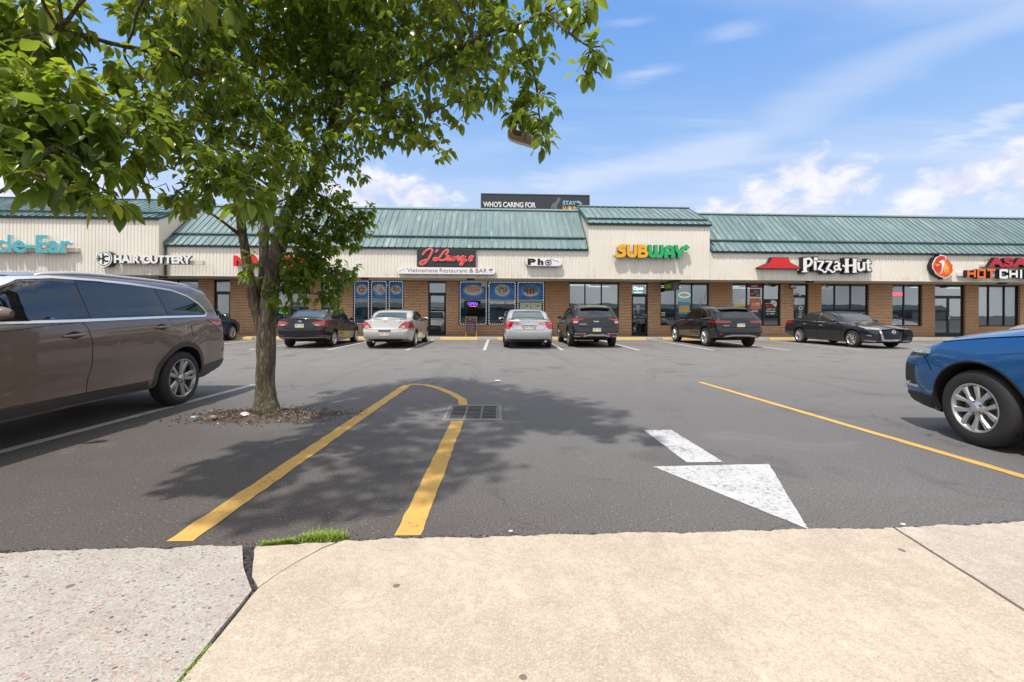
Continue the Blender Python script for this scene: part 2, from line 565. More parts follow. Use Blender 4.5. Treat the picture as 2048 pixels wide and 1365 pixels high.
slab('sidewalk', [(-9, 2.40), (-2.59, 2.465), (-1.853, 2.487), (-1.385, 2.494)], [(-1.375, 2.49), (-1.25, 2.28), (-1.112, 2.09), (-1.087, 1.6), (-1.077, -3)], [(-1.077, -3), (-9, -3)], C_AGG, 2.0)
CRK = [(-0.852, 2.525), (-0.93, 2.455), (-1.009, 2.319), (-1.05, 2.229), (-1.085, 2.12)]
slab('sidewalk', [(-0.848, 2.527), (0.016, 2.548), (1.173, 2.555), (2.335, 2.562)], [(2.335, 2.555), (2.238, 1.82), (2.17, -3)], [(-1.062, -3), (-1.072, 1.6), (-1.085, 2.07)] + [(x + .003, y - .003) for x, y in CRK[::-1]], C_TAN, 4.0)
slab('sidewalk', [(-1.295, 2.475), (-0.95, 2.505), (-0.858, 2.524)], [(x - .003, y + .003) for x, y in CRK], [(-1.09, 2.11), (-1.165, 2.20), (-1.285, 2.44)], C_TAN, 4.6)
slab('sidewalk', [(2.36, 2.562), (3.209, 2.60), (9, 2.72)], [(9, 2.7), (9, -3)], [(2.19, -3), (2.258, 1.82), (2.352, 2.54)], C_PINK, 7.0)
# walkway and kerb along the shops
wk = MB()
wk.box(-40, 45, 22.36, 29.0, -0.1, 0.12)
structure(wk.build('walkway', C_WALK))
kb = MB()
kb.box(-40, 45, 22.2, 22.357, -0.1, 0.124)
structure(kb.build('kerb', mat('pale_kerb', fn=concrete_nodes((0.55, 0.50, 0.43), (0.46, 0.42, 0.37), False, 44.0))))


# ------------------------------------------------------------------ painted markings
def paint_nodes(col, wear):
    def fn(g, p, t):
        co = wpos(g)
        n1 = g.noise(co, 30, 8, 0.85)
        n2 = g.noise(co, 3.0, 4, 0.6)
        c = g.mix(g.maprange(n2, 0.35, 0.7, 0.0, 0.5), col, tuple(v * 0.80 for v in col))
        worn = g.maprange(g.math('ADD', n1, g.math('MULTIPLY', n2, 0.25)), wear, wear + 0.05)
        grit = g.noise(co, 180, 2, 0.6)
        c = g.mix(g.maprange(grit, 0.45, 0.7, 0.0, 0.3), c, tuple(v * 0.6 for v in col))
        c = g.mix(g.math('MULTIPLY', worn, 0.85), c, (0.07, 0.065, 0.062))
        L(t, c, p.inputs['Base Color'])
        bump(g, p, grit, 0.3, 0.003)
        p.inputs['Roughness'].default_value = 0.75
    return fn


YEL = mat('yellow_paint', fn=paint_nodes((0.66, 0.395, 0.10), 0.71))
WHI = mat('white_paint', fn=paint_nodes((0.56, 0.555, 0.54), 0.73))
WOLD = mat('worn_white_paint', fn=paint_nodes((0.50, 0.50, 0.49), 0.77))


def band(pts, w, z=0.004, seed=0.0, jag=0.011):
    """a painted line with slightly uneven edges along a path"""
    P = []
    for (x0, y0), (x1, y1) in zip(pts, pts[1:]):
        n = max(1, int(math.hypot(x1 - x0, y1 - y0) / 0.06))
        P += [(x0 + (x1 - x0) * i / n, y0 + (y1 - y0) * i / n) for i in range(n)]
    P.append(pts[-1])
    v, f = [], []
    for i, (x, y) in enumerate(P):
        a, b = P[max(i - 1, 0)], P[min(i + 1, len(P) - 1)]
        dx, dy = b[0] - a[0], b[1] - a[1]
        q = math.hypot(dx, dy)
        nx, ny = -dy / q, dx / q
        for s in (-1, 1):
            k = w / 2 + jag * noise.noise(Vector((x * 9 + s * 7 + seed, y * 9, 0.5)))
            v.append((x + nx * s * k, y + ny * s * k, z))
    for i in range(len(P) - 1):
        f.append((2 * i, 2 * i + 2, 2 * i + 3, 2 * i + 1))
    return v, f


def marking(name, pts, w, m, seed=0.0):
    mb = MB()
    v, f = band(pts, w, seed=seed)
    mb.add(v, [q[::-1] for q in f])
    return structure(mb.build(name, m, fixn=False))


STALLS = [-13.95, -11.2, -8.47, -5.87, -3.16, -0.472, 2.28, 4.995, 7.70, 10.51, 13.25, 15.97, 18.7, 21.45, 24.2, 26.9]
for i, x in enumerate(STALLS):
    marking('stall_line', [(x, 15.75), (x + 0.01, 22.17)], 0.115, WHI, i)
marking('stall_line', [(-4.64, 1.0), (-4.51, 4.28), (-4.31, 8.16)], 0.12, WOLD, 40)
marking('island_line', [(-1.765, 2.58), (-1.69, 5.4), (-1.60, 8.06)], 0.145, YEL, 50)
crv = [(-1.60, 8.13), (-1.46, 8.14), (-1.28, 8.06), (-1.06, 7.80), (-0.86, 7.45), (-0.68, 7.1), (-0.53, 6.70), (-0.475, 6.28)]
marking('island_line', crv, 0.12, YEL, 60)
marking('island_line', [(-0.475, 5.37), (-0.495, 3.7), (-0.515, 2.6)], 0.148, YEL, 70)
marking('stall_line', [(3.80, 8.31), (4.16, 3.37), (4.26, 2.75)], 0.10, YEL, 80)
ar = MB()
for j_, poly_ in enumerate(([(1.606, 4.88), (1.625, 3.80), (1.945, 3.80), (1.913, 4.87)], [(1.298, 3.705), (1.842, 2.59), (2.312, 3.735)])):
    pr_ = ragged(poly_ + poly_[:1], 0.03, 0.006, 12.0 + j_)[:-1]
    ar.add([(x, y, 0.004) for x, y in pr_], [tuple(range(len(pr_)))])
tag(ar.build('painted_arrow', mat('arrow_paint', fn=paint_nodes((0.55, 0.55, 0.545), 0.665))), kind='structure')

# tree pit: bare soil and bark crumbs spilling over the asphalt
def soil_nodes(g, p, t):
    co = wpos(g)
    n = g.noise(co, 30, 6, 0.75)
    n2 = g.noise(co, 6, 4, 0.6)
    c = g.mix(g.maprange(n, 0.3, 0.7), (0.055, 0.040, 0.032), (0.16, 0.115, 0.085))
    c = g.mix(g.maprange(n2, 0.45, 0.75, 0.0, 0.6), c, (0.20, 0.16, 0.13))
    L(t, c, p.inputs['Base Color'])
    bump(g, p, n, 0.9, 0.02)
    p.inputs['Roughness'].default_value = 0.95


SOIL = mat('bare_soil', fn=soil_nodes)
TREE = Vector((-2.89, 5.78, 0))
sm = MB()
nr, na = 14, 72
vs = [(TREE.x + 0.05, TREE.y - 0.08, 0.05)]
for i in range(1, nr + 1):
    for k in range(na):
        a = 2 * PI * k / na
        q = i / nr
        e = 1 + 0.35 * noise.noise(Vector((math.cos(a) * 1.7, math.sin(a) * 1.7, 2.0))) + 0.14 * noise.noise(Vector((math.cos(a) * 6, math.sin(a) * 6, 5.0)))
        x, y = TREE.x + 0.02 + math.cos(a) * 0.92 * q * e, TREE.y - 0.08 + math.sin(a) * 0.38 * q * e
        z = 0.055 * (1 - q) ** 1.3 + 0.006 + 0.014 * (1 - q ** 4) * noise.noise(Vector((x * 9, y * 9, 0)))
        vs.append((x, y, z if i < nr else -0.003))
fs = [(0, 1 + k, 1 + (k + 1) % na) for k in range(na)]
for i in range(nr - 1):
    for k in range(na):
        fs.append((1 + i * na + k, 1 + (i + 1) * na + k, 1 + (i + 1) * na + (k + 1) % na, 1 + i * na + (k + 1) % na))
sm.add(vs, fs)
structure(sm.build('soil', SOIL, smooth=True))
rnd = random.Random(5)
lt = MB()
for i in range(1000):
    a = rnd.uniform(0, 2 * PI)
    q = min(1.6, abs(rnd.gauss(0.62, 0.34)))
    x, y = TREE.x + 0.02 + math.cos(a) * 0.95 * q, TREE.y - 0.10 + math.sin(a) * 0.45 * q
    if math.hypot(x - TREE.x, y - TREE.y) < 0.17:
        continue
    l, w = rnd.uniform(0.003, 0.014) * (2.2 if rnd.random() < .06 else 1), rnd.uniform(0.002, 0.005)
    M = Matrix.Translation((x, y, 0.012 + 0.05 * max(0, 1 - q) ** 1.3 + 0.006)) @ Matrix.Rotation(rnd.uniform(0, 6.3), 4, 'Z') @ Matrix.Rotation(rnd.uniform(-0.5, 0.5), 4, 'Y')
    lt.box(-l, l, -w, w, -0.003, 0.004, 0 if rnd.random() < 0.86 else (1 if rnd.random() < 0.75 else 2), M)
tag(lt.build('wood_chips', [mat('dark_chip', (0.06, 0.04, 0.03), 0.9), mat('tan_chip', (0.30, 0.22, 0.15), 0.9), mat('pale_chip', (0.6, 0.57, 0.52), 0.8)]), kind='stuff')


# grass in the joints
def grass(name, spots, n, hmin, hmax, seed):
    r = random.Random(seed)
    mb = MB()
    for i in range(n):
        (x0, y0), (x1, y1), wd = r.choice(spots)
        t = r.random()
        x, y = x0 + (x1 - x0) * t + r.gauss(0, wd), y0 + (y1 - y0) * t + r.gauss(0, wd * 0.55)
        h = r.uniform(hmin, hmax)
        a = r.uniform(0, 2 * PI)
        dx, dy = math.cos(a), math.sin(a)
        w = r.uniform(0.0012, 0.0026)
        lean = r.uniform(0.2, 0.95) * h
        pts = [(x - dy * w, y + dx * w, 0), (x + dy * w, y - dx * w, 0), (x + dx * lean * .35 + dy * w * .8, y + dy * lean * .35 - dx * w * .8, h * .6),
               (x + dx * lean * .35 - dy * w * .8, y + dy * lean * .35 + dx * w * .8, h * .6), (x + dx * lean, y + dy * lean, h * .85)]
        mb.add(pts, [(0, 1, 2, 3), (3, 2, 4)], r.randrange(3))
    return tag(mb.build(name, [mat('grass_a', (0.22, 0.33, 0.03), 0.6), mat('grass_b', (0.33, 0.42, 0.06), 0.6), mat('grass_c', (0.14, 0.22, 0.03), 0.6)]), kind='stuff')


grass('grass', [((-1.27, 2.50), (-1.12, 2.535), 0.012), ((-1.06, 2.555), (-0.90, 2.58), 0.03), ((-1.04, 2.57), (-0.95, 2.59), 0.045), ((-1.00, 2.57), (-0.92, 2.58), 0.04), ((-1.02, 2.58), (-0.97, 2.58), 0.05)], 3600, 0.010, 0.046, 3)
grass('grass', [((-1.078, 1.50), (-1.086, 1.75), 0.010)], 700, 0.008, 0.028, 4)
# asphalt crumb in the open joint between the two slabs
rj = random.Random(8)
jm = MB()
for i in range(260):
    t = rj.random()
    x, y = -1.335 + 0.235 * t + rj.gauss(0, 0.02 * (1 - t) + 0.006), 2.49 - 0.42 * t
    s = rj.uniform(0.003, 0.010)
    M = Matrix.Translation((x, y, 0.004)) @ Matrix.Rotation(rj.uniform(0, 6.3), 4, 'Z') @ Matrix.Rotation(rj.uniform(0, 1), 4, 'X')
    jm.box(-s, s, -s, s * .8, -s, s, 0, M)
for i in range(700):
    x = rj.uniform(-3.2, 4.6)
    y = (2.487 + 0.012 * (x + 1.4) if x < -1.3 else (2.545 if x < 2.35 else 2.545 + 0.05 * (x - 2.35))) + 0.012 + abs(rj.gauss(0, 0.022))
    s = rj.uniform(0.0015, 0.0042)
    M = Matrix.Translation((x, y, 0.003)) @ Matrix.Rotation(rj.uniform(0, 6.3), 4, 'Z')
    jm.box(-s, s, -s * .8, s * .8, -s, s * .8, 0 if rj.random() < 0.92 else 1, M)
tag(jm.build('gravel', [mat('dark_gravel', (0.05, 0.046, 0.044), 0.9), mat('pale_gravel', (0.5, 0.46, 0.4), 0.9)]), kind='stuff')
# ------------------------------------------------------------------ the strip of shops
def brick_nodes(g, p, t):
    co = wpos(g)
    s = g.new('ShaderNodeSeparateXYZ', {0: co})
    u = g.math('ADD', s.outputs[0], s.outputs[1])
    v = g.new('ShaderNodeCombineXYZ', {0: u, 1: s.outputs[2], 2: 0.0}).outputs[0]
    big = g.noise(co, 0.22, 3, 0.5)
    fine = g.noise(co, 60, 4, 0.7)
    b = g.new('ShaderNodeTexBrick', {'Vector': v, 'Color1': c4((0.44, 0.185, 0.070)), 'Color2': c4((0.20, 0.078, 0.036)), 'Mortar': c4((0.78, 0.62, 0.42)),
                                     'Scale': 1.0, 'Mortar Size': 0.0135, 'Mortar Smooth': 0.15, 'Bias': -0.1, 'Brick Width': 0.215, 'Row Height': 0.080})
    c = g.mix(g.maprange(big, 0.38, 0.62), b.outputs[0], g.mix(0.5, b.outputs[0], (0.38, 0.20, 0.10)))
    c = g.mix(g.maprange(fine, 0.4, 0.75, 0.0, 0.35), c, (0.12, 0.06, 0.035))
    dirt = g.maprange(s.outputs[2], 0.45, 0.12, 0.0, 0.35)
    c = g.mix(dirt, c, (0.15, 0.12, 0.10))
    L(t, c, p.inputs['Base Color'])
    bump(g, p, g.math('SUBTRACT', 1.0, b.outputs[1]), 0.5, 0.008)
    p.inputs['Roughness'].default_value = 0.85


def roof_nodes(g, p, t):
    co = wpos(g)
    st = g.new('ShaderNodeMapping', {0: co, 'Scale': (4.2, 0.35, 0.35)}).outputs[0]
    n = g.noise(st, 1.5, 7, 0.68, 0.3)
    st2 = g.new('ShaderNodeMapping', {0: co, 'Scale': (1.0, 0.5, 0.5)}).outputs[0]
    n2 = g.noise(st2, 0.9, 4, 0.6)
    # each sheet has faded a little differently
    s = g.new('ShaderNodeSeparateXYZ', {0: co})
    pan = g.new('ShaderNodeTexWhiteNoise', {'W': g.math('FLOOR', g.math('DIVIDE', s.outputs[0], 0.3048))}, noise_dimensions='1D').outputs[0]
    c = g.mix(g.maprange(n2, 0.3, 0.7), (0.112, 0.178, 0.188), (0.158, 0.240, 0.250))
    c = g.mix(g.math('MULTIPLY', pan, 0.35), c, (0.18, 0.225, 0.23))
    c = g.mix(g.maprange(n, 0.49, 0.73, 0.0, 0.8), c, (0.33, 0.41, 0.41))
    n3 = g.noise(g.new('ShaderNodeMapping', {0: co, 'Scale': (2.5, 0.8, 0.8)}).outputs[0], 3.0, 5, 0.7)
    c = g.mix(g.maprange(n3, 0.56, 0.76, 0.0, 0.4), c, (0.055, 0.12, 0.112))
    L(t, c, p.inputs['Base Color'])
    L(t, g.maprange(n, 0.3, 0.7, 0.38, 0.6), p.inputs['Roughness'])


def siding_nodes(g, p, t):
    co = wpos(g)
    n = g.noise(g.new('ShaderNodeMapping', {0: co, 'Scale': (2.2, 1, 0.22)}).outputs[0], 2.4, 6, 0.65)
    n2 = g.noise(co, 0.5, 3, 0.5)
    s = g.new('ShaderNodeSeparateXYZ', {0: co})
    c = g.mix(g.maprange(n2, 0.35, 0.65), (0.76, 0.71, 0.62), (0.80, 0.755, 0.675))
    c = g.mix(g.maprange(n, 0.52, 0.76, 0.0, 0.38), c, (0.46, 0.41, 0.33))
    fine = g.noise(co, 22, 4, 0.7)
    c = g.mix(g.maprange(fine, 0.62, 0.8, 0.0, 0.25), c, (0.42, 0.38, 0.32))
    grime = g.math('MULTIPLY', g.maprange(s.outputs[2], 3.25, 2.97, 0.0, 0.35), g.maprange(n, 0.4, 0.65))
    c = g.mix(grime, c, (0.33, 0.29, 0.23))
    L(t, c, p.inputs['Base Color'])
    p.inputs['Roughness'].default_value = 0.5


BRICK = mat('brown_brick', fn=brick_nodes)
ROOF = mat('weathered_teal_roof', spec=0.45, fn=roof_nodes)
SIDING = mat('cream_siding', fn=siding_nodes)
TRIM = mat('dark_green_trim', (0.035, 0.085, 0.085), 0.45)
CREAM = mat('cream_trim', (0.70, 0.66, 0.57), 0.5)


def soffit_nodes(g, p, t):
    co = wpos(g)
    s = g.new('ShaderNodeSeparateXYZ', {0: co})
    n = g.noise(g.new('ShaderNodeMapping', {0: co, 'Scale': (0.5, 2.0, 1)}).outputs[0], 3.0, 5, 0.6)
    lines = g.math('LESS_THAN', g.math('FRACT', g.math('DIVIDE', s.outputs[0], 1.22)), 0.012)
    c = g.mix(g.maprange(n, 0.35, 0.7), (0.66, 0.60, 0.49), (0.50, 0.44, 0.35))
    c = g.mix(lines, c, (0.25, 0.22, 0.17))
    L(t, c, p.inputs['Base Color'])
    p.inputs['Roughness'].default_value = 0.7


SOFFIT = mat('soffit_board', fn=soffit_nodes)
BRONZE = mat('dark_bronze_frame', (0.016, 0.016, 0.019), 0.35, 0.3)


def glass_nodes(tint, refl):
    def fn(g, p, t):
        tr = g.new('ShaderNodeBsdfTransparent', {0: c4(tint)})
        co = wpos(g)
        n = g.noise(co, 0.9, 2, 0.5)
        b = g.new('ShaderNodeBump', {'Height': n, 'Strength': 0.05, 'Distance': 0.03})
        gl = g.new('ShaderNodeBsdfGlossy', {0: c4((0.86, 0.93, 0.98)), 'Roughness': 0.015, 'Normal': b.outputs[0]})
        lw = g.new('ShaderNodeLayerWeight', {'Blend': 0.25})
        f = g.math('ADD', refl, g.math('MULTIPLY', lw.outputs['Fresnel'], 0.6), clamp=True)
        mx = g.new('ShaderNodeMixShader', {0: f, 1: tr.outputs[0], 2: gl.outputs[0]})
        L(t, mx.outputs[0], t.nodes['Material Output'].inputs[0])
    return fn


GLASS = mat('shop_window_glass', fn=glass_nodes((0.42, 0.47, 0.48), 0.24))
GLASSD = mat('clear_window_glass', fn=glass_nodes((0.60, 0.66, 0.68), 0.09))
GLASST = mat('tinted_window_glass', fn=glass_nodes((0.18, 0.2, 0.22), 0.20))

YW = 23.5            # brick face
ZS = 0.12            # walkway level
ZT = 2.95
SILL = 0.69
shop = thing('shop_building', 'long brown brick shop strip with cream fascia and weathered green metal roof', 'building', (5, 23.5, 0))
SO = Vector((5, 23.5, 0))


def part(mb, name, m, parent=None, **k):
    """part of the building: geometry given in world metres"""
    mb.v = [(x - SO.x, y - SO.y, z - SO.z) for x, y, z in mb.v]
    return mb.build(name, m, parent or shop, **k)


# openings from left to right: kind, x0, x1, mullions, glass
OPEN = [('w', -27.5, -23.5, (-26.2, -24.9), GLASS), ('d', -22.4, -21.4, (), GLASS), ('w', -18.6, -15.19, (-17.45, -16.25), GLASST),
        ('d', -14.42, -13.61, (), GLASST), ('w', -11.4, -9.69, (-10.6,), GLASST), ('d', -9.07, -8.17, (), GLASST),
        ('w', -7.475, -4.866, (-6.612, -5.709), GLASSD), ('d', -3.62, -2.695, (), GLASS), ('w', -2.05, 2.462, (-0.545, 0.967), GLASSD),
        ('w', 3.728, 6.384, (4.588, 5.465), GLASS), ('d', 7.052, 7.936, (), GLASS), ('w', 8.609, 11.232, (9.444, 10.337), GLASS),
        ('w', 12.512, 15.161, (13.347, 14.252), GLASS), ('d', 15.865, 16.695, (), GLASS), ('w', 17.417, 20.072, (18.225, 19.119), GLASST),
        ('w', 21.394, 23.092, (22.129,), GLASS), ('dd', 23.803, 25.53, (), GLASS), ('w', 26.304, 28.683, (26.98, 27.888), GLASS)]
wall = MB()
xa = -30.0
for k, x0, x1, mu, gm in OPEN + [('end', 33.0, 33.0, (), None)]:
    wall = MB()
    wall.box(xa, x0, YW, YW + 0.3, ZS, ZT)
    part(wall, 'brick_pier', BRICK)
    if k == 'w':
        wall = MB()
        wall.box(x0, x1, YW + 0.001, YW + 0.3, ZS, SILL - 0.07)
        wall.box(x0, x1, YW - 0.025, YW + 0.16, SILL - 0.07, SILL)      # rowlock sill
        part(wall, 'brick_apron', BRICK)
    xa = x1
HANDLE = mat('pull_handle_steel', (0.5, 0.5, 0.5), 0.3, 0.9)
for k, x0, x1, mu, gm in OPEN:
    fr = MB()
    y0, y1 = YW + 0.10, YW + 0.17
    zb = SILL if k == 'w' else ZS
    fr.box(x0, x0 + 0.05, y0, y1, zb, ZT)
    fr.box(x1 - 0.05, x1, y0, y1, zb, ZT)
    if k == 'w':
        fr.box(x0 + 0.05, x1 - 0.05, y0, y1, ZT - 0.05, ZT)
        fr.box(x0 + 0.05, x1 - 0.05, y0, y1, zb, zb + 0.05)
        for m_ in mu:
            fr.box(m_ - 0.03, m_ + 0.03, y0 - 0.01, y1, zb + 0.05, ZT - 0.05)
        w = part(fr, 'window', BRONZE)
        e = [x0 + 0.05] + list(mu) + [x1 - 0.05]
        for a, b in zip(e, e[1:]):
            pm = MB()
            pm.box(a + (0.03 if a in mu else 0), b - (0.03 if b in mu else 0), YW + 0.13, YW + 0.138, zb + 0.05, ZT - 0.05)
            part(pm, 'pane', gm, w)
    else:
        zt = 2.27
        fr.box(x0 + 0.05, x1 - 0.05, y0, y1, ZT - 0.05, ZT)
        fr.box(x0 + 0.05, x1 - 0.05, y0, y1, zt, zt + 0.09)
        w = part(fr, 'door', BRONZE)
        pm = MB()
        pm.box(x0 + 0.05, x1 - 0.05, YW + 0.13, YW + 0.138, zt + 0.09, ZT - 0.05)
        part(pm, 'transom_pane', gm, w)
        leaves = [(x0 + 0.05, x1 - 0.05)] if k == 'd' else [(x0 + 0.05, (x0 + x1) / 2), ((x0 + x1) / 2, x1 - 0.05)]
        for j, (a, b) in enumerate(leaves):
            lf = MB()
            lf.box(a, a + 0.065, YW + 0.11, YW + 0.16, ZS + 0.01, zt)
            lf.box(b - 0.065, b, YW + 0.11, YW + 0.16, ZS + 0.01, zt)
            lf.box(a + 0.065, b - 0.065, YW + 0.11, YW + 0.16, ZS + 0.01, ZS + 0.22)
            lf.box(a + 0.065, b - 0.065, YW + 0.11, YW + 0.16, zt - 0.07, zt)
            lf.box(a + 0.065, b - 0.065, YW + 0.112, YW + 0.158, 1.02, 1.06)
            part(lf, 'door_leaf', BRONZE, w)
            pm = MB()
            pm.box(a + 0.065, b - 0.065, YW + 0.13, YW + 0.138, ZS + 0.22, 1.02)
            pm.box(a + 0.065, b - 0.065, YW + 0.13, YW + 0.138, 1.06, zt - 0.07)
            part(pm, 'pane', gm, w)
            hm = MB()
            hx = b - 0.035 if j == 0 else a + 0.035
            hm.tube([(hx, YW + 0.105, 0.98), (hx, YW + 0.045, 1.0), (hx, YW + 0.045, 1.28), (hx, YW + 0.105, 1.30)], 0.013, 8)
            part(hm, 'handle', HANDLE, w, smooth=True)

# rooms behind the glass
inn = MB()
inn.add([(-30, 29, ZS), (33, 29, ZS), (33, 29, 3.2), (-30, 29, 3.2)], [(0, 1, 2, 3)], 0)
inn.add([(-30, YW + 0.3, ZS + .004), (33, YW + 0.3, ZS + .004), (33, 29, ZS + .004), (-30, 29, ZS + .004)], [(0, 1, 2, 3)], 1)
inn.add([(-30, YW + 0.3, 2.96), (33, YW + 0.3, 2.96), (33, 29, 2.96), (-30, 29, 2.96)], [(0, 1, 2, 3)], 2)
for x in (-30, -19.5, -12.5, -7.8, 3.1, 11.9, 20.7, 33):
    inn.add([(x, YW + 0.3, ZS), (x, 29, ZS), (x, 29, 2.96), (x, YW + 0.3, 2.96)], [(0, 1, 2, 3)], 0)
part(inn, 'interior', [mat('interior_wall', (0.17, 0.15, 0.13), 0.8), mat('interior_floor', (0.10, 0.085, 0.07), 0.5), mat('interior_ceiling', (0.45, 0.43, 0.40), 0.8)])

# fascia
def ribbed(x0, x1, y, z0, z1):
    mb = MB()
    pts = []
    x = x0
    per = 0.155
    while x < x1 - 1e-6:
        for dx, dy in ((0, 0), (0.098, 0), (0.110, 0.017), (0.143, 0.017)):
            if x + dx <= x1:
                pts.append((x + dx, y + dy))
        x += per
    pts.append((x1, y))
    n = len(pts)
    v = [(a, b, z0) for a, b in pts] + [(a, b, z1) for a, b in pts]
    mb.add(v, [(i, i + 1, n + i + 1, n + i) for i in range(n - 1)])
    mb.box(x0, x1, y + 0.02, y + 0.10, z0, z1, 0)                       # backing
    mb.box(x0, x1, y - 0.012, y + 0.10, z0 - 0.045, z0 - 0.001, 1)      # drip trim
    mb.box(x0, x1, y - 0.006, y + 0.018, z1 + 0.001, z1 + 0.05, 2)
    return mb


YC, YB, YL = 21.62, 21.57, 21.25
part(ribbed(-15.42, 4.35, YC, 3.02, 4.40), 'fascia_panel', [SIDING, CREAM, TRIM])
part(ribbed(4.352, 10.33, YB, 3.02, 5.66), 'fascia_panel', [SIDING, CREAM, TRIM])
part(ribbed(10.335, 33.0, YC, 3.02, 4.37), 'fascia_panel', [SIDING, CREAM, TRIM])
part(ribbed(-30.0, -15.53, YL, 3.02, 5.58), 'fascia_panel', [SIDING, CREAM, TRIM])
for x, y, za, yr, zr in ((-15.525, YL, 5.55, 24.6, 7.12), (4.36, YB + 0.1, 5.62, 24.3, 7.02), (10.28, YB + 0.1, 5.62, 24.3, 7.02)):
    poly = [(y, 2.975), (y, za), (yr, zr), (yr + 0.5, zr), (yr + 0.5, 2.975)]
    sd = MB()
    sd.prism(poly, x, x + 0.045, 'yz')
    part(sd, 'gable_panel', mat('plain_cream_panel', (0.73, 0.675, 0.58), 0.5), fixn=True)
sf = MB()
sf.box(-30, -15.5, YL + 0.1, YW + 0.02, 2.985, 3.02)
sf.box(-15.498, 33, YC + 0.1, YW + 0.02, 2.985, 3.02)
part(sf, 'soffit', SOFFIT)
dp = MB()
dp.tube([(-15.40, YC - .05, 4.38), (-15.40, YC - .05, 3.0)], .035, 10)
part(dp, 'downspout', TRIM, smooth=True)
hd = MB()
hd.box(-30, 33, YW + 0.02, YW + 0.3, 2.952, 3.5)
hd.box(-30, 33, 25.1, 40, 3.0, 6.3)
part(hd, 'flat_roof', mat('gravel_roof', (0.3, 0.29, 0.27), 0.9))


def roof(x0, x1, ye, ze, yr, zr, mid, sp=0.3048):
    Lr = math.hypot(yr - ye, zr - ze)
    cu, su = (yr - ye) / Lr, (zr - ze) / Lr
    M = Matrix(((1, 0, 0, 0), (0, cu, -su, ye), (0, su, cu, ze), (0, 0, 0, 1)))
    mb = MB()
    mb.box(x0, x1, 0, mid + 0.05, -0.03, 0.0, 0, M)          # lower course
    mb.box(x0, x1, mid, Lr, 0.02, 0.055, 0, M)               # upper course laps over it
    k = math.ceil(x0 / sp)
    while k * sp < x1:
        x = k * sp
        if x > x0 + 0.02 and x < x1 - 0.03:
            mb.box(x - 0.012, x + 0.012, -0.012, mid - 0.03, 0.0, 0.042, 0, M)
            mb.box(x - 0.012, x + 0.012, mid + 0.10, Lr - 0.02, 0.055, 0.094, 0, M)
            mb.box(x - 0.025, x + 0.025, -0.03, -0.0125, -0.03, 0.044, 1, M)
        k += 1
    mb.box(x0, x1, mid - 0.005, mid + 0.085, 0.057, 0.105, 1, M)      # step flashing
    mb.box(x0 - 0.002, x1 + 0.002, -0.03, -0.001, -0.10, -0.0005, 1, M)     # eave trim
    mb.box(x0, x1, -0.001, Lr, -0.12, -0.031, 1, M)
    mb.box(x0, x0 + 0.04, 0.0, Lr, 0.056, 0.085, 1, M)
    mb.box(x1 - 0.04, x1, 0.0, Lr, 0.056, 0.085, 1, M)
    r = part(mb, 'roof', [ROOF, TRIM])
    rc = MB()
    rc.box(x0 - 0.01, x1 + 0.01, Lr - 0.10, Lr + 0.04, 0.096, 0.135, 0, M)
    rc.box(x0 - 0.01, x1 + 0.01, yr - 0.02, yr + 0.9, zr - 0.01, zr + 0.10, 0)
    part(rc, 'ridge_cap', mat('ridge_cap_metal', (0.17, 0.25, 0.25), 0.5), r)


roof(-15.45, 4.33, 21.50, 4.42, 24.15, 6.78, 0.80)
roof(4.30, 10.38, 21.47, 5.68, 24.2, 7.02, 0.52)
roof(10.42, 33.0, 21.50, 4.39, 24.15, 6.72, 0.80)
roof(-30.0, -15.44, 21.14, 5.60, 24.6, 7.14, 0.60)

# things on the building: soffit downlights, cameras, floodlights
DARK = mat('dark_fixture', (0.03, 0.03, 0.03), 0.5)
OFFW = mat('off_white_plastic', (0.62, 0.60, 0.55), 0.4)


def downlight(x, y=22.1):
    t = thing('soffit_light', '', 'light', (x, y, 2.985), 0, 'flat dark soffit lights')
    m = MB()
    m.lathe([(0.0, 0.0), (0.19, 0.0), (0.19, 0.05), (0.15, 0.085), (0.0, 0.085)], 20, 0, Matrix.Rotation(R(-90), 4, 'X') @ Matrix.Translation((0, 0.0, 0)))
    m.v = [(a, b, -abs(c) if True else c) for a, b, c in m.v]
    m.build('housing', DARK, t, fixn=True)
    d = MB()
    d.lathe([(0.0, 0.0), (0.135, 0.0), (0.135, 0.004), (0.0, 0.004)], 20, 0, Matrix.Translation((0, 0, -0.09)) @ Matrix.Rotation(R(-90), 4, 'X'))
    d.build('lens', mat('milky_lens', (0.5, 0.48, 0.42), 0.3), t, fixn=True)
    return t


for x, lb in ((-15.9, 'soffit light right of the grey-sided corner, above the dark windows behind the brown car'), (-6.45, 'soffit light over the blue food posters of the left restaurant window'),
              (-1.35, 'soffit light above the salmon-plate poster by the restaurant door'), (9.02 - 0.1, 'soffit light beside the small green hanging sign'),
              (15.75, 'soffit light over the pizza shop door'), (26.0, 'soffit light below the orange letters at the right')):
    t = downlight(x)
    t['label'] = lb


def camera_unit(x, z, lb, y=YW):
    t = thing('security_camera', lb, 'camera', (x, y, z), 0, 'small white cameras under the eave')
    m = MB()
    m.lathe([(0.0, 0.0), (0.05, 0.0), (0.05, -0.03), (0.0, -0.03)], 14)
    m.build('mount', OFFW, t, fixn=True)
    m = MB()
    m.tube([(0, -0.03, 0), (0, -0.10, -0.03), (0.03, -0.17, -0.07), (0.05, -0.26, -0.11)], [0.02, 0.03, 0.05, 0.045], 12)
    m.build('camera_body', OFFW, t, smooth=True, sharp=40)


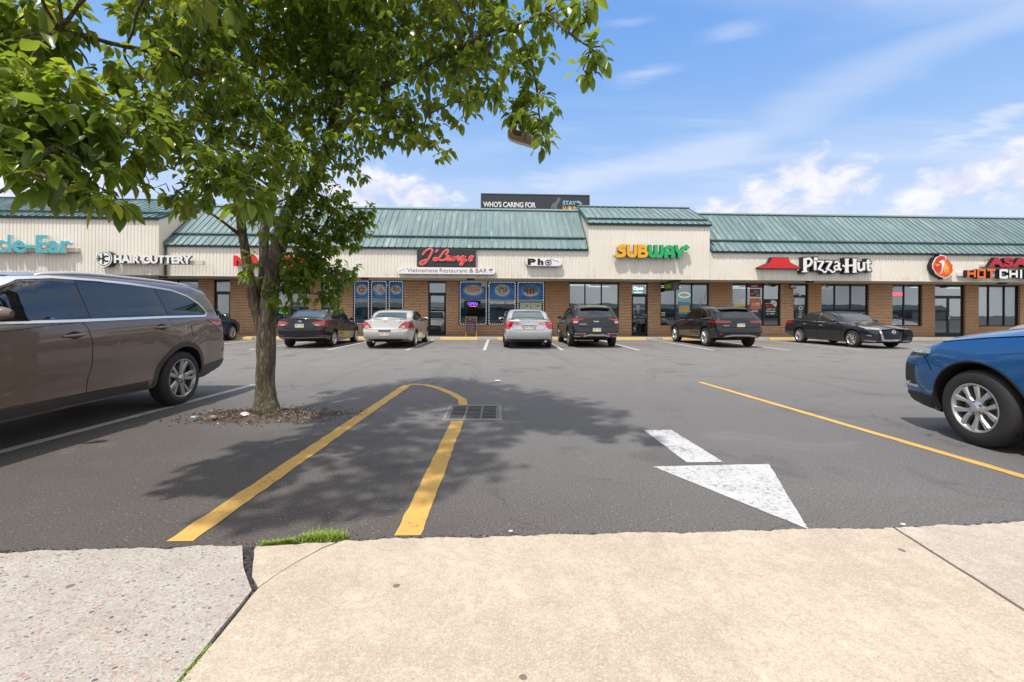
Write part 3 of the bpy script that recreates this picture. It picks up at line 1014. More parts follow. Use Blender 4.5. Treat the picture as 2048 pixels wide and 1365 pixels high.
camera_unit(-12.35, 2.86, 'white camera under the eave just left of the tree trunk')
camera_unit(14.35, 2.90, 'white camera over the black poster of the pizza shop')
camera_unit(17.55, 2.88, 'white camera at the left top of the dark window right of the pizza door')
camera_unit(21.2, 2.88, 'white camera above the brick pier between the two right hand windows')
camera_unit(16.0, 2.42, 'white camera on the brick pier left of the pizza shop door')
fl = thing('flood_light', 'double floodlight on a bracket over the pizza shop door', 'light', (15.72, YW, 2.8))
m = MB(); m.box(-0.08, 0.08, -0.05, 0, -0.12, 0.12); m.build('bracket', DARK, fl)
m = MB(); m.tube([(0, -0.05, 0.05), (-0.05, -0.16, 0.02), (-0.09, -0.24, -0.02)], [0.03, 0.05, 0.09], 12); m.build('lamp', OFFW, fl, smooth=True, sharp=40)
m = MB(); m.tube([(0, -0.05, -0.02), (0.05, -0.16, -0.06), (0.10, -0.24, -0.10)], [0.03, 0.05, 0.09], 12); m.build('lamp', OFFW, fl, smooth=True, sharp=40)
eb = thing('junction_box', 'white square box over the mullion between two restaurant food posters', 'box', (-0.72, YW + 0.03, 2.86))
m = MB(); m.box(-0.16, 0.16, -0.08, 0.06, -0.17, 0.11); m.build('box_body', OFFW, eb)
m = MB(); m.box(-0.14, 0.14, -0.095, -0.0805, -0.15, 0.09); m.build('box_cover', mat('box_cover_white', (0.7, 0.68, 0.63), 0.4), eb)

# wheel stops, one to a stall
def stop_nodes(g, p, t):
    co = wpos(g)
    n = g.noise(co, 14, 5, 0.7)
    c = g.mix(g.maprange(n, 0.35, 0.7, 0.0, 0.6), (0.72, 0.52, 0.14), (0.56, 0.40, 0.13))
    c = g.mix(g.maprange(g.noise(co, 40, 4, 0.7), 0.62, 0.7, 0.0, 0.7), c, (0.32, 0.29, 0.25))
    L(t, c, p.inputs['Base Color'])
    p.inputs['Roughness'].default_value = 0.7


STOPM = mat('worn_yellow_stop', fn=stop_nodes)
sp_ = MB()
prof = [(-0.075, 0.0), (-0.06, 0.085), (-0.04, 0.115), (0.04, 0.115), (0.06, 0.085), (0.075, 0.0)]
vs = []
for x, k in ((-0.915, 0.72), (-0.89, 1.0), (-0.46, 1.0), (-0.44, 0.97), (0.44, 0.97), (0.46, 1.0), (0.89, 1.0), (0.915, 0.72)):
    vs += [(x, y * (0.6 + 0.4 * k), z * k) for y, z in prof]
fs = []
for i in range(7):
    for k in range(5):
        fs.append((i * 6 + k, (i + 1) * 6 + k, (i + 1) * 6 + k + 1, i * 6 + k + 1))
fs += [tuple(range(5, -1, -1)), tuple(range(42, 48))]
sp_.add(vs, fs)
STOP_AT = [(-12.6, 'ahead of the dark blue car at the far left'), (-9.85, 'in the empty stall behind the tree trunk'), (-7.15, 'ahead of the black sedan'), (-4.5, 'ahead of the pale silver coupe'), (-1.88, 'in the empty stall by the chalkboard sign'),
           (0.9, 'ahead of the silver sedan'), (3.62, 'ahead of the black crossover with white rear letters'), (6.42, 'in the empty stall before the sandwich shop door'), (9.1, 'ahead of the dark crossover with the sloping roof'),
           (11.9, 'in the empty stall between the dark crossover and the grey sedan'), (14.55, 'behind the grey sedan'), (17.3, 'at the stall right of the grey sedan')]
first = None
for x, w in STOP_AT:
    if first is None:
        o = sp_.build('wheel_stop', STOPM, fixn=True)
        first = o
    else:
        o = first.copy()
        COL.objects.link(o)
    o.location = (x, 22.02, 0.0)
    tag(o, 'worn yellow wheel stop ' + w, 'wheel stop', 'yellow wheel stops along the shops')

# drain
gr = thing('drain_grate', 'dark cast iron storm drain grate across the end of the yellow island line', 'drain', (-0.305, 5.81, 0))
IRON = mat('cast_iron', (0.15, 0.145, 0.14), 0.7, 0.1)
m = MB()
for a in ((-0.36, 0.36, 0.385, 0.46), (-0.36, 0.36, -0.46, -0.385), (-0.36, -0.315, -0.385, 0.385), (0.315, 0.36, -0.385, 0.385)):
    m.box(*a, -0.05, 0.012)
m.build('grate_frame', mat('iron_rim', (0.21, 0.20, 0.195), 0.8), gr)
m = MB()
for x in (-0.313, -0.115, 0.085, 0.283):
    m.box(x, x + 0.03, -0.38, 0.38, -0.045, 0.009)
for i in range(10):
    y = -0.372 + i * 0.081
    for a, b in ((-0.283, -0.115), (-0.085, 0.085), (0.115, 0.283)):
        m.box(a, b, y, y + 0.030, -0.04, 0.008)
m.build('grate_bars', IRON, gr)
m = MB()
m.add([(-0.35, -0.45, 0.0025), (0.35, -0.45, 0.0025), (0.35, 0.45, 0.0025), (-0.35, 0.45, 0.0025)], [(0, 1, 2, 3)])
m.build('pit_shade', mat('drain_shade', (0.006, 0.006, 0.006), 1.0, spec=0.0), gr)  # flat black sheet paints the shade of the pit between the bars

# litter by the tree and on the lot
LIT = [('paper_scrap', 'crumpled pinkish white paper scrap at the foot of the tree trunk', -3.03, 5.55, 0.042, (0.75, 0.62, 0.62)), ('paper_scrap', 'crushed pale blue scrap in the soil left of the trunk', -3.55, 5.42, 0.025, (0.35, 0.45, 0.6)),
       ('paper_scrap', 'flat white scrap lying on the open asphalt beyond the drain', 0.0, 8.45, 0.04, (0.85, 0.85, 0.85)), ('stone', 'small grey stone in the soil left of the trunk', -3.32, 5.42, 0.032, (0.25, 0.23, 0.21)),
       ('paper_scrap', 'torn white scrap on the asphalt edge near the short yellow line', 0.08, 2.60, 0.010, (0.8, 0.79, 0.76)), ('paper_scrap', 'white paper corner caught at the concrete edge right of the painted arrow', 2.44, 2.60, 0.012, (0.8, 0.78, 0.75))]
for i, (nm, lb, x, y, s, c) in enumerate(LIT):
    b = bmesh.new()
    bmesh.ops.create_icosphere(b, subdivisions=3, radius=s)
    for v in b.verts:
        k = 1 + 0.5 * noise.noise(v.co * (28 if nm == 'paper_scrap' else 12) + Vector((i * 3, 0, 0)))
        v.co = Vector((v.co.x * k * 1.2, v.co.y * k * 0.8, max(-s * .3, v.co.z * k * (0.28 if i in (2, 4, 5) else 0.7))))
    me = bpy.data.meshes.new(nm)
    b.to_mesh(me)
    b.free()
    me.materials.append(mat('litter_%d' % i, c, 0.7))
    o = bpy.data.objects.new(nm, me)
    COL.objects.link(o)
    o.location = (x, y, 0.02 + (0.03 if i in (0, 1, 3) else 0))
    tag(o, lb, 'litter' if nm == 'paper_scrap' else 'stone')
# ------------------------------------------------------------------ cars
def paint(name, col, metal=0.35, flake=0.0):
    def fn(g, p, t):
        co = objco(g)
        n = g.noise(co, 1.3, 4, 0.6)
        c = g.mix(g.maprange(n, 0.4, 0.75, 0.0, 0.12), col, tuple(v * 0.75 + 0.008 for v in col))
        s = g.new('ShaderNodeSeparateXYZ', {0: co})
        dust = g.math('MULTIPLY', g.maprange(s.outputs[2], 0.50, 0.2, 0.0, 0.14), g.maprange(n, 0.3, 0.6))
        c = g.mix(dust, c, (0.16, 0.145, 0.13))
        L(t, c, p.inputs['Base Color'])
        L(t, g.maprange(n, 0.3, 0.8, 0.24, 0.34), p.inputs['Roughness'])
    return mat(name, col, 0.34, metal, 1.0, 0.2, fn=fn)


BLACKP = mat('black_plastic', (0.018, 0.018, 0.019), 0.55)
WELL = mat('wheel_well', (0.006, 0.006, 0.006), 0.9)


def car_glass(name, col, refl, tint=(.86, .93, 1.0)):
    def fn(g, p, t):
        df = g.new('ShaderNodeBsdfDiffuse', {0: c4(col)})
        gl = g.new('ShaderNodeBsdfGlossy', {0: c4(tint), 'Roughness': 0.01})
        lw = g.new('ShaderNodeLayerWeight', {'Blend': 0.22})
        f = g.math('ADD', refl, g.math('MULTIPLY', lw.outputs['Fresnel'], 0.75), clamp=True)
        mx = g.new('ShaderNodeMixShader', {0: f, 1: df.outputs[0], 2: gl.outputs[0]})
        L(t, mx.outputs[0], t.nodes['Material Output'].inputs[0])
    return mat(name, col, fn=fn)


CARGLASS = car_glass('car_glass', (0.010, 0.012, 0.014), .07)
LIGHTGLASS = car_glass('car_glass_light', (0.07, 0.09, 0.09), .16)
CHROME = mat('chrome_trim', (0.80, 0.80, 0.82), 0.12, 1.0)
BRIGHT = mat('bright_trim', (0.80, 0.80, 0.80), 0.38, 0.55)
SATIN = mat('satin_silver', (0.55, 0.56, 0.58), 0.3, 0.85)
SEAM = mat('panel_gap', (0.004, 0.004, 0.004), 0.9, spec=0.0)
TYRE = mat('tyre_rubber', (0.022, 0.021, 0.021), 0.75)
DISC = mat('brake_disc', (0.16, 0.15, 0.15), 0.45, 0.7)
RIMS = mat('silver_rim', (0.62, 0.63, 0.65), 0.28, 0.85)
RIMD = mat('dark_rim', (0.42, 0.42, 0.43), 0.25, 0.85)
RIMB = mat('black_rim', (0.015, 0.015, 0.016), 0.3, 0.2)
REDL = mat('red_lamp', (0.33, 0.005, 0.009), 0.08, 0.0, 1.0, 0.6)
REDD = mat('deep_red_lamp', (0.16, 0.006, 0.012), 0.08, 0.0, 1.0, 0.6)
CLEARL = mat('clear_lamp', (0.42, 0.42, 0.43), 0.12, 0.4, 1.0, 0.6)
AMBER = mat('amber_lamp', (0.75, 0.25, 0.06), 0.1, 0.0, 1.0)
PLATE_W = mat('plate_white', (0.70, 0.70, 0.62), 0.4)
PLATE_Y = mat('plate_yellow', (0.72, 0.60, 0.16), 0.4)
PLATE_B = mat('plate_blue', (0.08, 0.13, 0.38), 0.4)
PLATE_G = mat('plate_ink', (0.30, 0.32, 0.34), 0.5)


class Car:
    """A car body lofted from cross sections along its length. Station frame: x from the nose (0) to the tail (L), y across, z up.
    Panels (windows, lamps, doors, trim) are outlines laid onto that skin."""

    def __init__(s, sp):
        s.sp = sp
        s.L = sp['L']
        s.W = sp['W']
        s.top = pchip(sp['top'])
        s.belt = pchip(sp['belt'])
        s.bot = pchip(sp.get('bot', [(0, 0.24), (0.5, 0.2), (s.L - 0.8, 0.21), (s.L, 0.33)]))
        s.plan = pchip(sp['plan'])
        s.xr = pchip(sp['tail'])
        s.xf = pchip(sp['nose'])
        s.tum = sp.get('tum', 0.30)
        s.loft()

    def section(s, x):
        """half section, bottom centre -> top centre: list of (y, z)"""
        sp = s.sp
        zt, zb = s.top(x), s.bot(x)
        W_ = s.W * s.plan(x)
        zs = min(s.belt(x), zt - 0.03)
        H = zs - zb
        fl = 0.0
        for ax in (sp['fa'], sp['ra']):
            d = (x - ax) / 0.52
            fl += max(0.0, 1 - d * d) ** 1.5
        cr = sp.get('crease', 0.012)
        low = [(0, 0, 0), (0.72, 0, 0), (0.90, 0.012, 0), (0.945, 0.06, 0), (0.962, 0.14, .4), (0.975, 0.24, .7), (0.984, 0.34, 1), (0.992, 0.46, 1), (0.998, 0.58, .8),
               (1.0, 0.68, .5), (0.998, 0.76, .35), (0.993, 0.82, .2), (0.985, 0.88, .1), (0.972, 0.94, 0), (0.958, 0.98, 0), (0.948, 1.0, 0)]
        pts = []
        for a, b, c in low:
            y = W_ * a
            if a > 0.95:
                y += 0.022 * fl * c * sp.get('flare', 1.0)
                k = max(0, 1 - abs(b - 0.30) / 0.14)
                y -= cr * k * (1 - fl * .9) * (1 if sp['fa'] < x < sp['ra'] else 0.3)
            pts.append((y, zb + H * b))
        g = zt - zs
        Ws = 0.948 * W_
        k = max(0.0, min(1.0, (g - 0.06) / 0.30))
        k = k * k * (3 - 2 * k)
        gh = [(0.0, 0.0), (0.012, 0.06), (0.0, 0.18), (0, 0.34), (0, 0.52), (0, 0.70), (0, 0.81), (0.03, 0.885), (0.09, 0.935), (0.20, 0.966), (0.40, 0.986), (0.70, 0.997), (1.0, 1.0)]
        hd = [(0.0, 0.0), (0.05, 0.14), (0.10, 0.26), (0.17, 0.39), (0.25, 0.52), (0.34, 0.64), (0.43, 0.74), (0.52, 0.82), (0.61, 0.88), (0.71, 0.93), (0.81, 0.97), (0.91, 0.992), (1.0, 1.0)]
        T = s.tum * g
        for i, ((gi, gz), (hi, hz)) in enumerate(zip(gh, hd)):
            if i == 0:
                continue
            z = zs + g * (k * gz + (1 - k) * hz)
            if i <= 6:
                yg = Ws - 0.016 - T * gz ** 1.15
            else:
                ye = Ws - 0.016 - T * 0.81 ** 1.15
                yg = ye * (1 - gi) - T * (gz - .81) * (1 - gi)
            yh = Ws * (1 - hi)
            pts.append((k * yg + (1 - k) * yh, z))
        pts[-1] = (0.0, zt)
        return pts

    def loft(s):
        sp = s.sp
        L_ = s.L
        st = sp.get('step', 0.06)
        rn, rt = sp.get('rn', 0.20), sp.get('rt', 0.13)
        xn, xt = sp.get('xn', 0.55), L_ - sp.get('xt', 0.75)      # start of the sheared nose and tail blocks
        rows = []

        def ring(x, fx, shrink=0.0):
            sec = s.section(x)
            W_ = s.W
            return [(fx(z), y * (1 - shrink / W_), z) for y, z in sec]
        NQ = 7
        # nose corner
        for q in range(NQ):
            ph = PI / 2 * q / NQ
            rows.append(ring(rn * (1 - math.sin(ph)) * 0.3, lambda z, ph=ph: s.xf(z) + rn * (1 - math.sin(ph)), rn * (1 - math.cos(PI / 2 - ph)) * sp.get('rnw', 1.0)))
        n1 = max(3, int((xn - rn) / st))
        for i in range(n1):
            t = i / n1
            xx = rn + (xn - rn) * t
            rows.append(ring(xx, lambda z, t=t: (s.xf(z) + rn) * (1 - t) + xn * t))
        n2 = int((xt - xn) / st)
        for i in range(n2):
            x = xn + (xt - xn) * i / n2
            rows.append(ring(x, lambda z, x=x: x))
        n3 = max(5, int((L_ - rt - xt) / st))
        for i in range(n3 + 1):
            t = i / n3
            x = xt + (L_ - rt - xt) * t
            rows.append(ring(x, lambda z, t=t: xt * (1 - t) + (s.xr(z) - rt) * t))
        for q in range(1, NQ + 1):
            ph = PI / 2 * q / NQ
            rows.append(ring(L_ - rt * (1 - math.sin(ph)), lambda z, ph=ph: s.xr(z) - rt + rt * math.sin(ph), rt * (1 - math.cos(ph))))
        nh = len(rows[0])
        ringN = 2 * nh - 2
        v, f = [], []
        for r in rows:
            v += [(x, -y, z) for x, y, z in r]                        # one side, bottom to top
            v += [(x, y, z) for x, y, z in r[-2:0:-1]]                # and down the other
        for i in range(len(rows) - 1):
            for k in range(ringN):
                f.append((i * ringN + k, i * ringN + (k + 1) % ringN, (i + 1) * ringN + (k + 1) % ringN, (i + 1) * ringN + k))
        # end caps: rows of faces across, slightly bowed
        NC = 10
        for base, sgn, bow in ((0, -1, sp.get('bown', 0.10)), ((len(rows) - 1) * ringN, 1, sp.get('bowt', 0.05))):
            grid = []
            for j in range(nh):
                a = base + j
                b = base + (0 if j == 0 else (nh - 1 if j == nh - 1 else ringN - j))
                if j in (0, nh - 1):
                    grid.append([a])
                    continue
                row = [a]
                pa, pb = v[a], v[b]
                for c in range(1, NC):
                    u = c / NC
                    y = pa[1] + (pb[1] - pa[1]) * u
                    x = pa[0] + sgn * bow * (1 - (2 * u - 1) ** 2) * min(1.0, abs(pa[1]) / (s.W * .6))
                    v.append((x, y, pa[2]))
                    row.append(len(v) - 1)
                row.append(b)
                grid.append(row)
            for j in range(nh - 1):
                A, B = grid[j], grid[j + 1]
                for c in range(NC):
                    if len(A) == 1:
                        q = (A[0], B[c + 1], B[c])
                    elif len(B) == 1:
                        q = (A[c], A[c + 1], B[0])
                    else:
                        q = (A[c], A[c + 1], B[c + 1], B[c])
                    f.append(q if sgn < 0 else q[::-1])
        b = bmesh.new()
        bv = [b.verts.new(p) for p in v]
        for q in f:
            try:
                b.faces.new([bv[i] for i in q])
            except ValueError:
                pass
        bmesh.ops.recalc_face_normals(b, faces=b.faces)
        s.bm = b
        s.bvh = BVHTree.FromBMesh(b)

    def T(s, p):
        """station frame -> the car's own frame (nose towards +X, origin on the ground under the middle)"""
        return (s.L / 2 - p[0], -p[1], p[2])

    def body(s, parent, m):
        me = bpy.data.meshes.new('body')
        s.bm.to_mesh(me)
        me.materials.append(m)
        me.materials.append(WELL)
        o = bpy.data.objects.new('body', me)
        COL.objects.link(o)
        cut = MB()
        Rw = s.sp['R'] + s.sp.get('gap', 0.055)
        for ax in (s.sp['fa'], s.sp['ra']):
            for sg in (-1, 1):
                y0, y1 = sg * (s.W - 0.34), sg * (s.W + 0.2)
                n = 40
                pts = []
                for k in range(n):
                    a = 2 * PI * k / n
                    pts.append((ax + Rw * math.cos(a), s.sp['R'] + Rw * math.sin(a) * (1.0 if math.sin(a) > 0 else 1.5)))
                cut.prism(pts, min(y0, y1), max(y0, y1), 'xz')
        c = cut.build('cutter', [m, WELL], fixn=True)
        c.data.polygons.foreach_set('material_index', [1] * len(c.data.polygons))
        md = o.modifiers.new('cut', 'BOOLEAN')
        md.operation = 'DIFFERENCE'
        md.solver = 'EXACT'
        md.object = c
        dg = bpy.context.evaluated_depsgraph_get()
        dg.update()
        nm = bpy.data.meshes.new_from_object(o.evaluated_get(dg))
        o.modifiers.clear()
        o.data = nm
        bpy.data.meshes.remove(me)
        cm = c.data
        bpy.data.objects.remove(c)
        bpy.data.meshes.remove(cm)
        nm.transform(Matrix(((-1, 0, 0, s.L / 2), (0, -1, 0, 0), (0, 0, 1, 0), (0, 0, 0, 1))))
        nm.polygons.foreach_set('use_smooth', [True] * len(nm.polygons))
        nm.set_sharp_from_angle(angle=R(s.sp.get('sharp', 32)))
        nm.name = 'body'
        o.parent = parent
        return o

    def hit(s, mode, a, b):
        if mode in 'RL':
            sg = -1 if mode == 'L' else 1
            o, d = Vector((a, sg * 3, b)), Vector((0, -sg, 0))
        elif mode == 'B':
            o, d = Vector((s.L + 2, a, b)), Vector((-1, 0, 0))
        elif mode == 'F':
            o, d = Vector((-2, a, b)), Vector((1, 0, 0))
        else:
            o, d = Vector((a, b, 4)), Vector((0, 0, -1))
        h = s.bvh.ray_cast(o, d)
        if h[0] is None:
            n = s.bvh.find_nearest(o + d * (3 if mode in 'RL' else 2))
            return n[0], n[1]
        return h[0], h[1]

    def panel(s, mb, mode, poly, eps=0.004, step=0.05, mi=0, skirt=0.006, hole=None):
        """lay a flat outline onto the skin; hole = second outline cut out of it"""
        def dens(P):
            out = []
            for (x0, y0), (x1, y1) in zip(P, P[1:] + P[:1]):
                n = max(1, int(math.hypot(x1 - x0, y1 - y0) / step))
                out += [(x0 + (x1 - x0) * i / n, y0 + (y1 - y0) * i / n) for i in range(n)]
            return out
        loops = [dens(poly)] + ([dens(hole)] if hole else [])
        pts, edges, nb = [], [], []
        for lp in loops:
            o = len(pts)
            pts += lp
            edges += [(o + i, o + (i + 1) % len(lp)) for i in range(len(lp))]
            nb.append((o, len(lp)))

        def inside(x, y):
            c = False
            for a, b in edges:
                (x0, y0), (x1, y1) = pts[a], pts[b]
                if (y0 > y) != (y1 > y) and x < (x1 - x0) * (y - y0) / (y1 - y0) + x0:
                    c = not c
            return c
        x0, x1 = min(p[0] for p in pts), max(p[0] for p in pts)
        y0, y1 = min(p[1] for p in pts), max(p[1] for p in pts)
        inner = []
        bp = list(pts)
        ix = int((x1 - x0) / step)
        iy = int((y1 - y0) / step)
        for i in range(1, ix + 1):
            for j in range(1, iy + 1):
                q = (x0 + (x1 - x0) * i / (ix + 1), y0 + (y1 - y0) * j / (iy + 1))
                if inside(*q) and min((q[0] - b[0]) ** 2 + (q[1] - b[1]) ** 2 for b in bp) > (0.4 * step) ** 2:
                    inner.append(q)
        res = delaunay_2d_cdt([Vector(p) for p in pts + inner], edges, [], 0, 1e-6)
        V, F = res[0], res[2]
        tri = []
        for q in F:
            cx, cy = sum(V[i].x for i in q) / len(q), sum(V[i].y for i in q) / len(q)
            if inside(cx, cy):
                tri.append(q)
        P3, N3 = [], []
        for p in V:
            h, n = s.hit(mode, p.x, p.y)
            P3.append(h)
            N3.append(n)
        top = [s.T(h + n * eps) for h, n in zip(P3, N3)]
        want = {'R': (0, 1, 0), 'L': (0, -1, 0), 'B': (1, 0, 0), 'F': (-1, 0, 0), 'T': (0, 0, 1)}[mode]
        want = Vector(s.T(want)) - Vector(s.T((0, 0, 0)))
        fs = []
        for q in tri:
            a, b, c = (Vector(top[i]) for i in q[:3])
            fs.append(tuple(q) if (b - a).cross(c - a).dot(want) > 0 else tuple(q[::-1]))
        o = len(mb.v)
        mb.add(top, fs, mi)
        if skirt:
            cnt = {}
            for q in fs:
                for a, b in zip(q, q[1:] + q[:1]):
                    cnt[(a, b)] = 1
            be = [(a, b) for a, b in cnt if (b, a) not in cnt]
            low = {}
            vs, ff = [], []
            for a, b in be:
                for i in (a, b):
                    if i not in low:
                        low[i] = len(vs)
                        vs.append(s.T(P3[i] + N3[i] * (eps - skirt)))
            base = len(mb.v)
            mb.v += [tuple(p) for p in vs]
            for a, b in be:
                mb.f.append((o + b, o + a, base + low[a], base + low[b]))
                mb.m.append(mi)
        return mb

    def part(s, name, mode, poly, m, parent, eps=0.004, step=0.05, smooth=True, skirt=None, hole=None):
        mb = MB()
        for md in mode:
            p = poly
            h = hole
            s.panel(mb, md, p, eps, step, 0, skirt if skirt is not None else eps + 0.004, h)
        return mb.build(name, m, parent, smooth=smooth, sharp=40)


def strip_poly(pts, w):
    """closed outline of a band of width w along a path"""
    a, b = [], []
    for i, (x, y) in enumerate(pts):
        p, q = pts[max(i - 1, 0)], pts[min(i + 1, len(pts) - 1)]
        dx, dy = q[0] - p[0], q[1] - p[1]
        k = math.hypot(dx, dy) or 1
        a.append((x - dy / k * w / 2, y + dx / k * w / 2))
        b.append((x + dy / k * w / 2, y - dx / k * w / 2))
    return a + b[::-1]


def arc(cx, cz, r, a0, a1, n=14):
    return [(cx + r * math.cos(R(a0 + (a1 - a0) * i / n)), cz + r * math.sin(R(a0 + (a1 - a0) * i / n))) for i in range(n + 1)]


def bez(pts, n=6):
    """smooth closed outline through corner points"""
    out = []
    m = len(pts)
    for i in range(m):
        p0, p1, p2, p3 = (Vector(pts[(i + k - 1) % m]) for k in range(4))
        for j in range(n):
            t = j / n
            out.append(tuple(0.5 * ((2 * p1) + (p2 - p0) * t + (2 * p0 - 5 * p1 + 4 * p2 - p3) * t * t + (3 * p1 - p0 - 3 * p2 + p3) * t ** 3)))
    return out


def rounded(poly, r=0.03, n=4):
    out = []
    m = len(poly)
    for i in range(m):
        p, a, b = Vector(poly[i]), Vector(poly[i - 1]), Vector(poly[(i + 1) % m])
        ra = min(r, (a - p).length * .45)
        rb = min(r, (b - p).length * .45)
        q0, q1 = p + (a - p).normalized() * ra, p + (b - p).normalized() * rb
        for j in range(n + 1):
            t = j / n
            out.append(tuple(q0 * (1 - t) ** 2 + p * 2 * t * (1 - t) + q1 * t * t))
    return out


WHEELS = {}


def wheel_meshes(kind, Rt, Rr, w=0.225):
    key = (kind, Rt, Rr)
    if key in WHEELS:
        return WHEELS[key]
    h = w / 2
    # tyre, turned about Y; outer side at -y
    ty = MB()
    prof = [(Rr - 0.008, -h + 0.012), (Rr + 0.010, -h + 0.002), (Rr + (Rt - Rr) * .45, -h - 0.004), (Rt - 0.045, -h + 0.004), (Rt - 0.018, -h + 0.016), (Rt - 0.006, -h + 0.034), (Rt, -h + 0.06)]
    for gx in (-0.035, 0.0, 0.035):
        prof += [(Rt, gx - 0.006), (Rt - 0.008, gx - 0.005), (Rt - 0.008, gx + 0.005), (Rt, gx + 0.006)]
    prof += [(Rt, h - 0.06), (Rt - 0.006, h - 0.034), (Rt - 0.018, h - 0.016), (Rt - 0.045, h - 0.004), (Rr + (Rt - Rr) * .45, h + 0.004), (Rr + 0.01, h - 0.002), (Rr - 0.008, h - 0.012)]
    ty.lathe(prof, 56)
    # rim: lip, barrel, hub and spokes
    rm = MB()
    rm.lathe([(Rr + 0.004, -h + 0.010), (Rr + 0.002, -h + 0.002), (Rr - 0.010, -h + 0.002), (Rr - 0.022, -h + 0.016), (Rr - 0.030, -h + 0.05), (Rr - 0.034, h - 0.02), (Rr - 0.02, h - 0.004)], 56, 0)

    def spoke(a0, a1, r0, r1, w0, w1, y0=-h + 0.03, y1=-h + 0.008, mi=0):
        """tapered bar from (angle a0, radius r0) to (a1, r1), with a chamfered face"""
        p0 = Vector((math.cos(a0) * r0, 0, math.sin(a0) * r0))
        p1 = Vector((math.cos(a1) * r1, 0, math.sin(a1) * r1))
        d = (p1 - p0).normalized()
        nrm = Vector((-d.z, 0, d.x))
        v = []
        for p, ww, yy in ((p0, w0, y0), (p1, w1, y1)):
            for k, dy in ((-1.0, 0.014), (-0.62, 0.0), (0.62, 0.0), (1.0, 0.014), (1.0, 0.05), (-1.0, 0.05)):
                v.append(p + nrm * (k * ww / 2) + Vector((0, yy + dy, 0)))
        f = [tuple([i, (i + 1) % 6, (i + 1) % 6 + 6, i + 6]) for i in range(6)]
        f += [(5, 4, 3, 2, 1, 0), (6, 7, 8, 9, 10, 11)]
        rm.add(v, f, mi)
    rr = Rr - 0.022
    if kind == 'ten':                 # ten curved spokes in five pairs
        for i in range(5):
            for sg in (-1, 1):
                a = 2 * PI * i / 5 + PI / 2 + sg * 0.13
                b = 2 * PI * i / 5 + PI / 2 + sg * 0.34
                m_ = a + (b - a) * 0.35
                spoke(a, m_, 0.045, rr * .55, 0.05, 0.036, -h + 0.028, -h + 0.016)
                spoke(m_, b, rr * .52, rr, 0.036, 0.060, -h + 0.016, -h + 0.006)
    elif kind == 'fivesplit':         # five wide split spokes, dark with bright faces
        for i in range(5):
            c = 2 * PI * i / 5 + PI / 2
            for sg in (-1, 1):
                spoke(c + sg * 0.10, c + sg * 0.20, 0.05, rr, 0.052, 0.058, -h + 0.036, -h + 0.010)
            spoke(c, c, 0.05, rr * .55, 0.05, 0.02, -h + 0.046, -h + 0.03)
    elif kind == 'turbine':           # ten bright blades over black
        for i in range(10):
            c = 2 * PI * i / 10
            spoke(c, c + 0.10, 0.06, rr, 0.022, 0.062, -h + 0.022, -h + 0.008)
        for i in range(10):
            c = 2 * PI * (i + .5) / 10
            spoke(c, c, 0.06, rr, 0.03, 0.022, -h + 0.05, -h + 0.03, 1)
    elif kind == 'five':
        for i in range(5):
            c = 2 * PI * i / 5 + PI / 2
            spoke(c - 0.05, c - 0.11, 0.04, rr, 0.07, 0.058, -h + 0.03, -h + 0.008)
            spoke(c + 0.05, c + 0.11, 0.04, rr, 0.07, 0.058, -h + 0.03, -h + 0.008)
    else:                             # seven plain spokes
        for i in range(7):
            c = 2 * PI * i / 7 + PI / 2
            spoke(c, c, 0.04, rr, 0.062, 0.072, -h + 0.03, -h + 0.008)
    rm.lathe([(0.0, -h + 0.004), (0.030, -h + 0.004), (0.036, -h + 0.010), (0.070, -h + 0.020), (0.078, -h + 0.055), (0.0, -h + 0.055)], 28, 0)
    for i in range(5):
        a = 2 * PI * i / 5 + PI / 2 + PI / 5
        rm.lathe([(0.0, -0.004), (0.010, -0.004), (0.011, 0.012)], 8, 1, Matrix.Translation((math.cos(a) * 0.057, -h + 0.018, math.sin(a) * 0.057)))
    hb = MB()
    hb.lathe([(0.0, -h + 0.085), (Rr * .72, -h + 0.085), (Rr * .72, -h + 0.105), (0.07, -h + 0.12), (0.07, h - 0.02), (0, h - 0.02)], 40)
    hb.lathe([(Rr - 0.04, h - 0.05), (0.02, h - 0.045)], 40)
    hb.box(Rr * .35, Rr * .75, -h + 0.07, -h + 0.13, -0.09, 0.09)
    r = []
    for nm, mb, ms, sh in (('tyre', ty, [TYRE], 35), ('rim', rm, None, 30), ('wheel', hb, [DISC], 30)):
        me = bpy.data.meshes.new(nm)
        me.from_pydata(mb.v, [], mb.f)
        b = bmesh.new()
        b.from_mesh(me)
        bmesh.ops.recalc_face_normals(b, faces=b.faces)
        b.to_mesh(me)
        b.free()
        me.polygons.foreach_set('material_index', mb.m)
        me.polygons.foreach_set('use_smooth', [True] * len(me.polygons))
        me.set_sharp_from_angle(angle=R(sh))
        r.append((me, ms))
    WHEELS[key] = r
    return r


def add_wheels(car, root, kind, rim_mats, steer=0.0, inset=0.0, rr=None):
    sp = car.sp
    Rt = sp['R']
    Rr = rr or Rt * 0.66
    base = wheel_meshes(kind, Rt, Rr)
    for ax in (sp['fa'], sp['ra']):
        for side in (-1, 1):
            objs = []
            for me, ms in base:
                m2 = me.copy()
                for m in (ms or rim_mats):
                    m2.materials.append(m)
                objs.append(bpy.data.objects.new(me.name.split('.')[0], m2))
            ty, rm, hb = objs
            for o in objs:
                COL.objects.link(o)
            hb.parent = root
            ty.parent = hb
            rm.parent = hb
            # side -1: right of a car facing +X is -Y; the outer face of the mesh looks along -Y
            y = side * (sp['W'] - 0.118 - inset)
            hb.location = (car.L / 2 - ax, y, Rt)
            hb.rotation_euler = (0, 0.4 * ax, (0 if side < 0 else PI) + (steer if ax == sp['fa'] else 0))


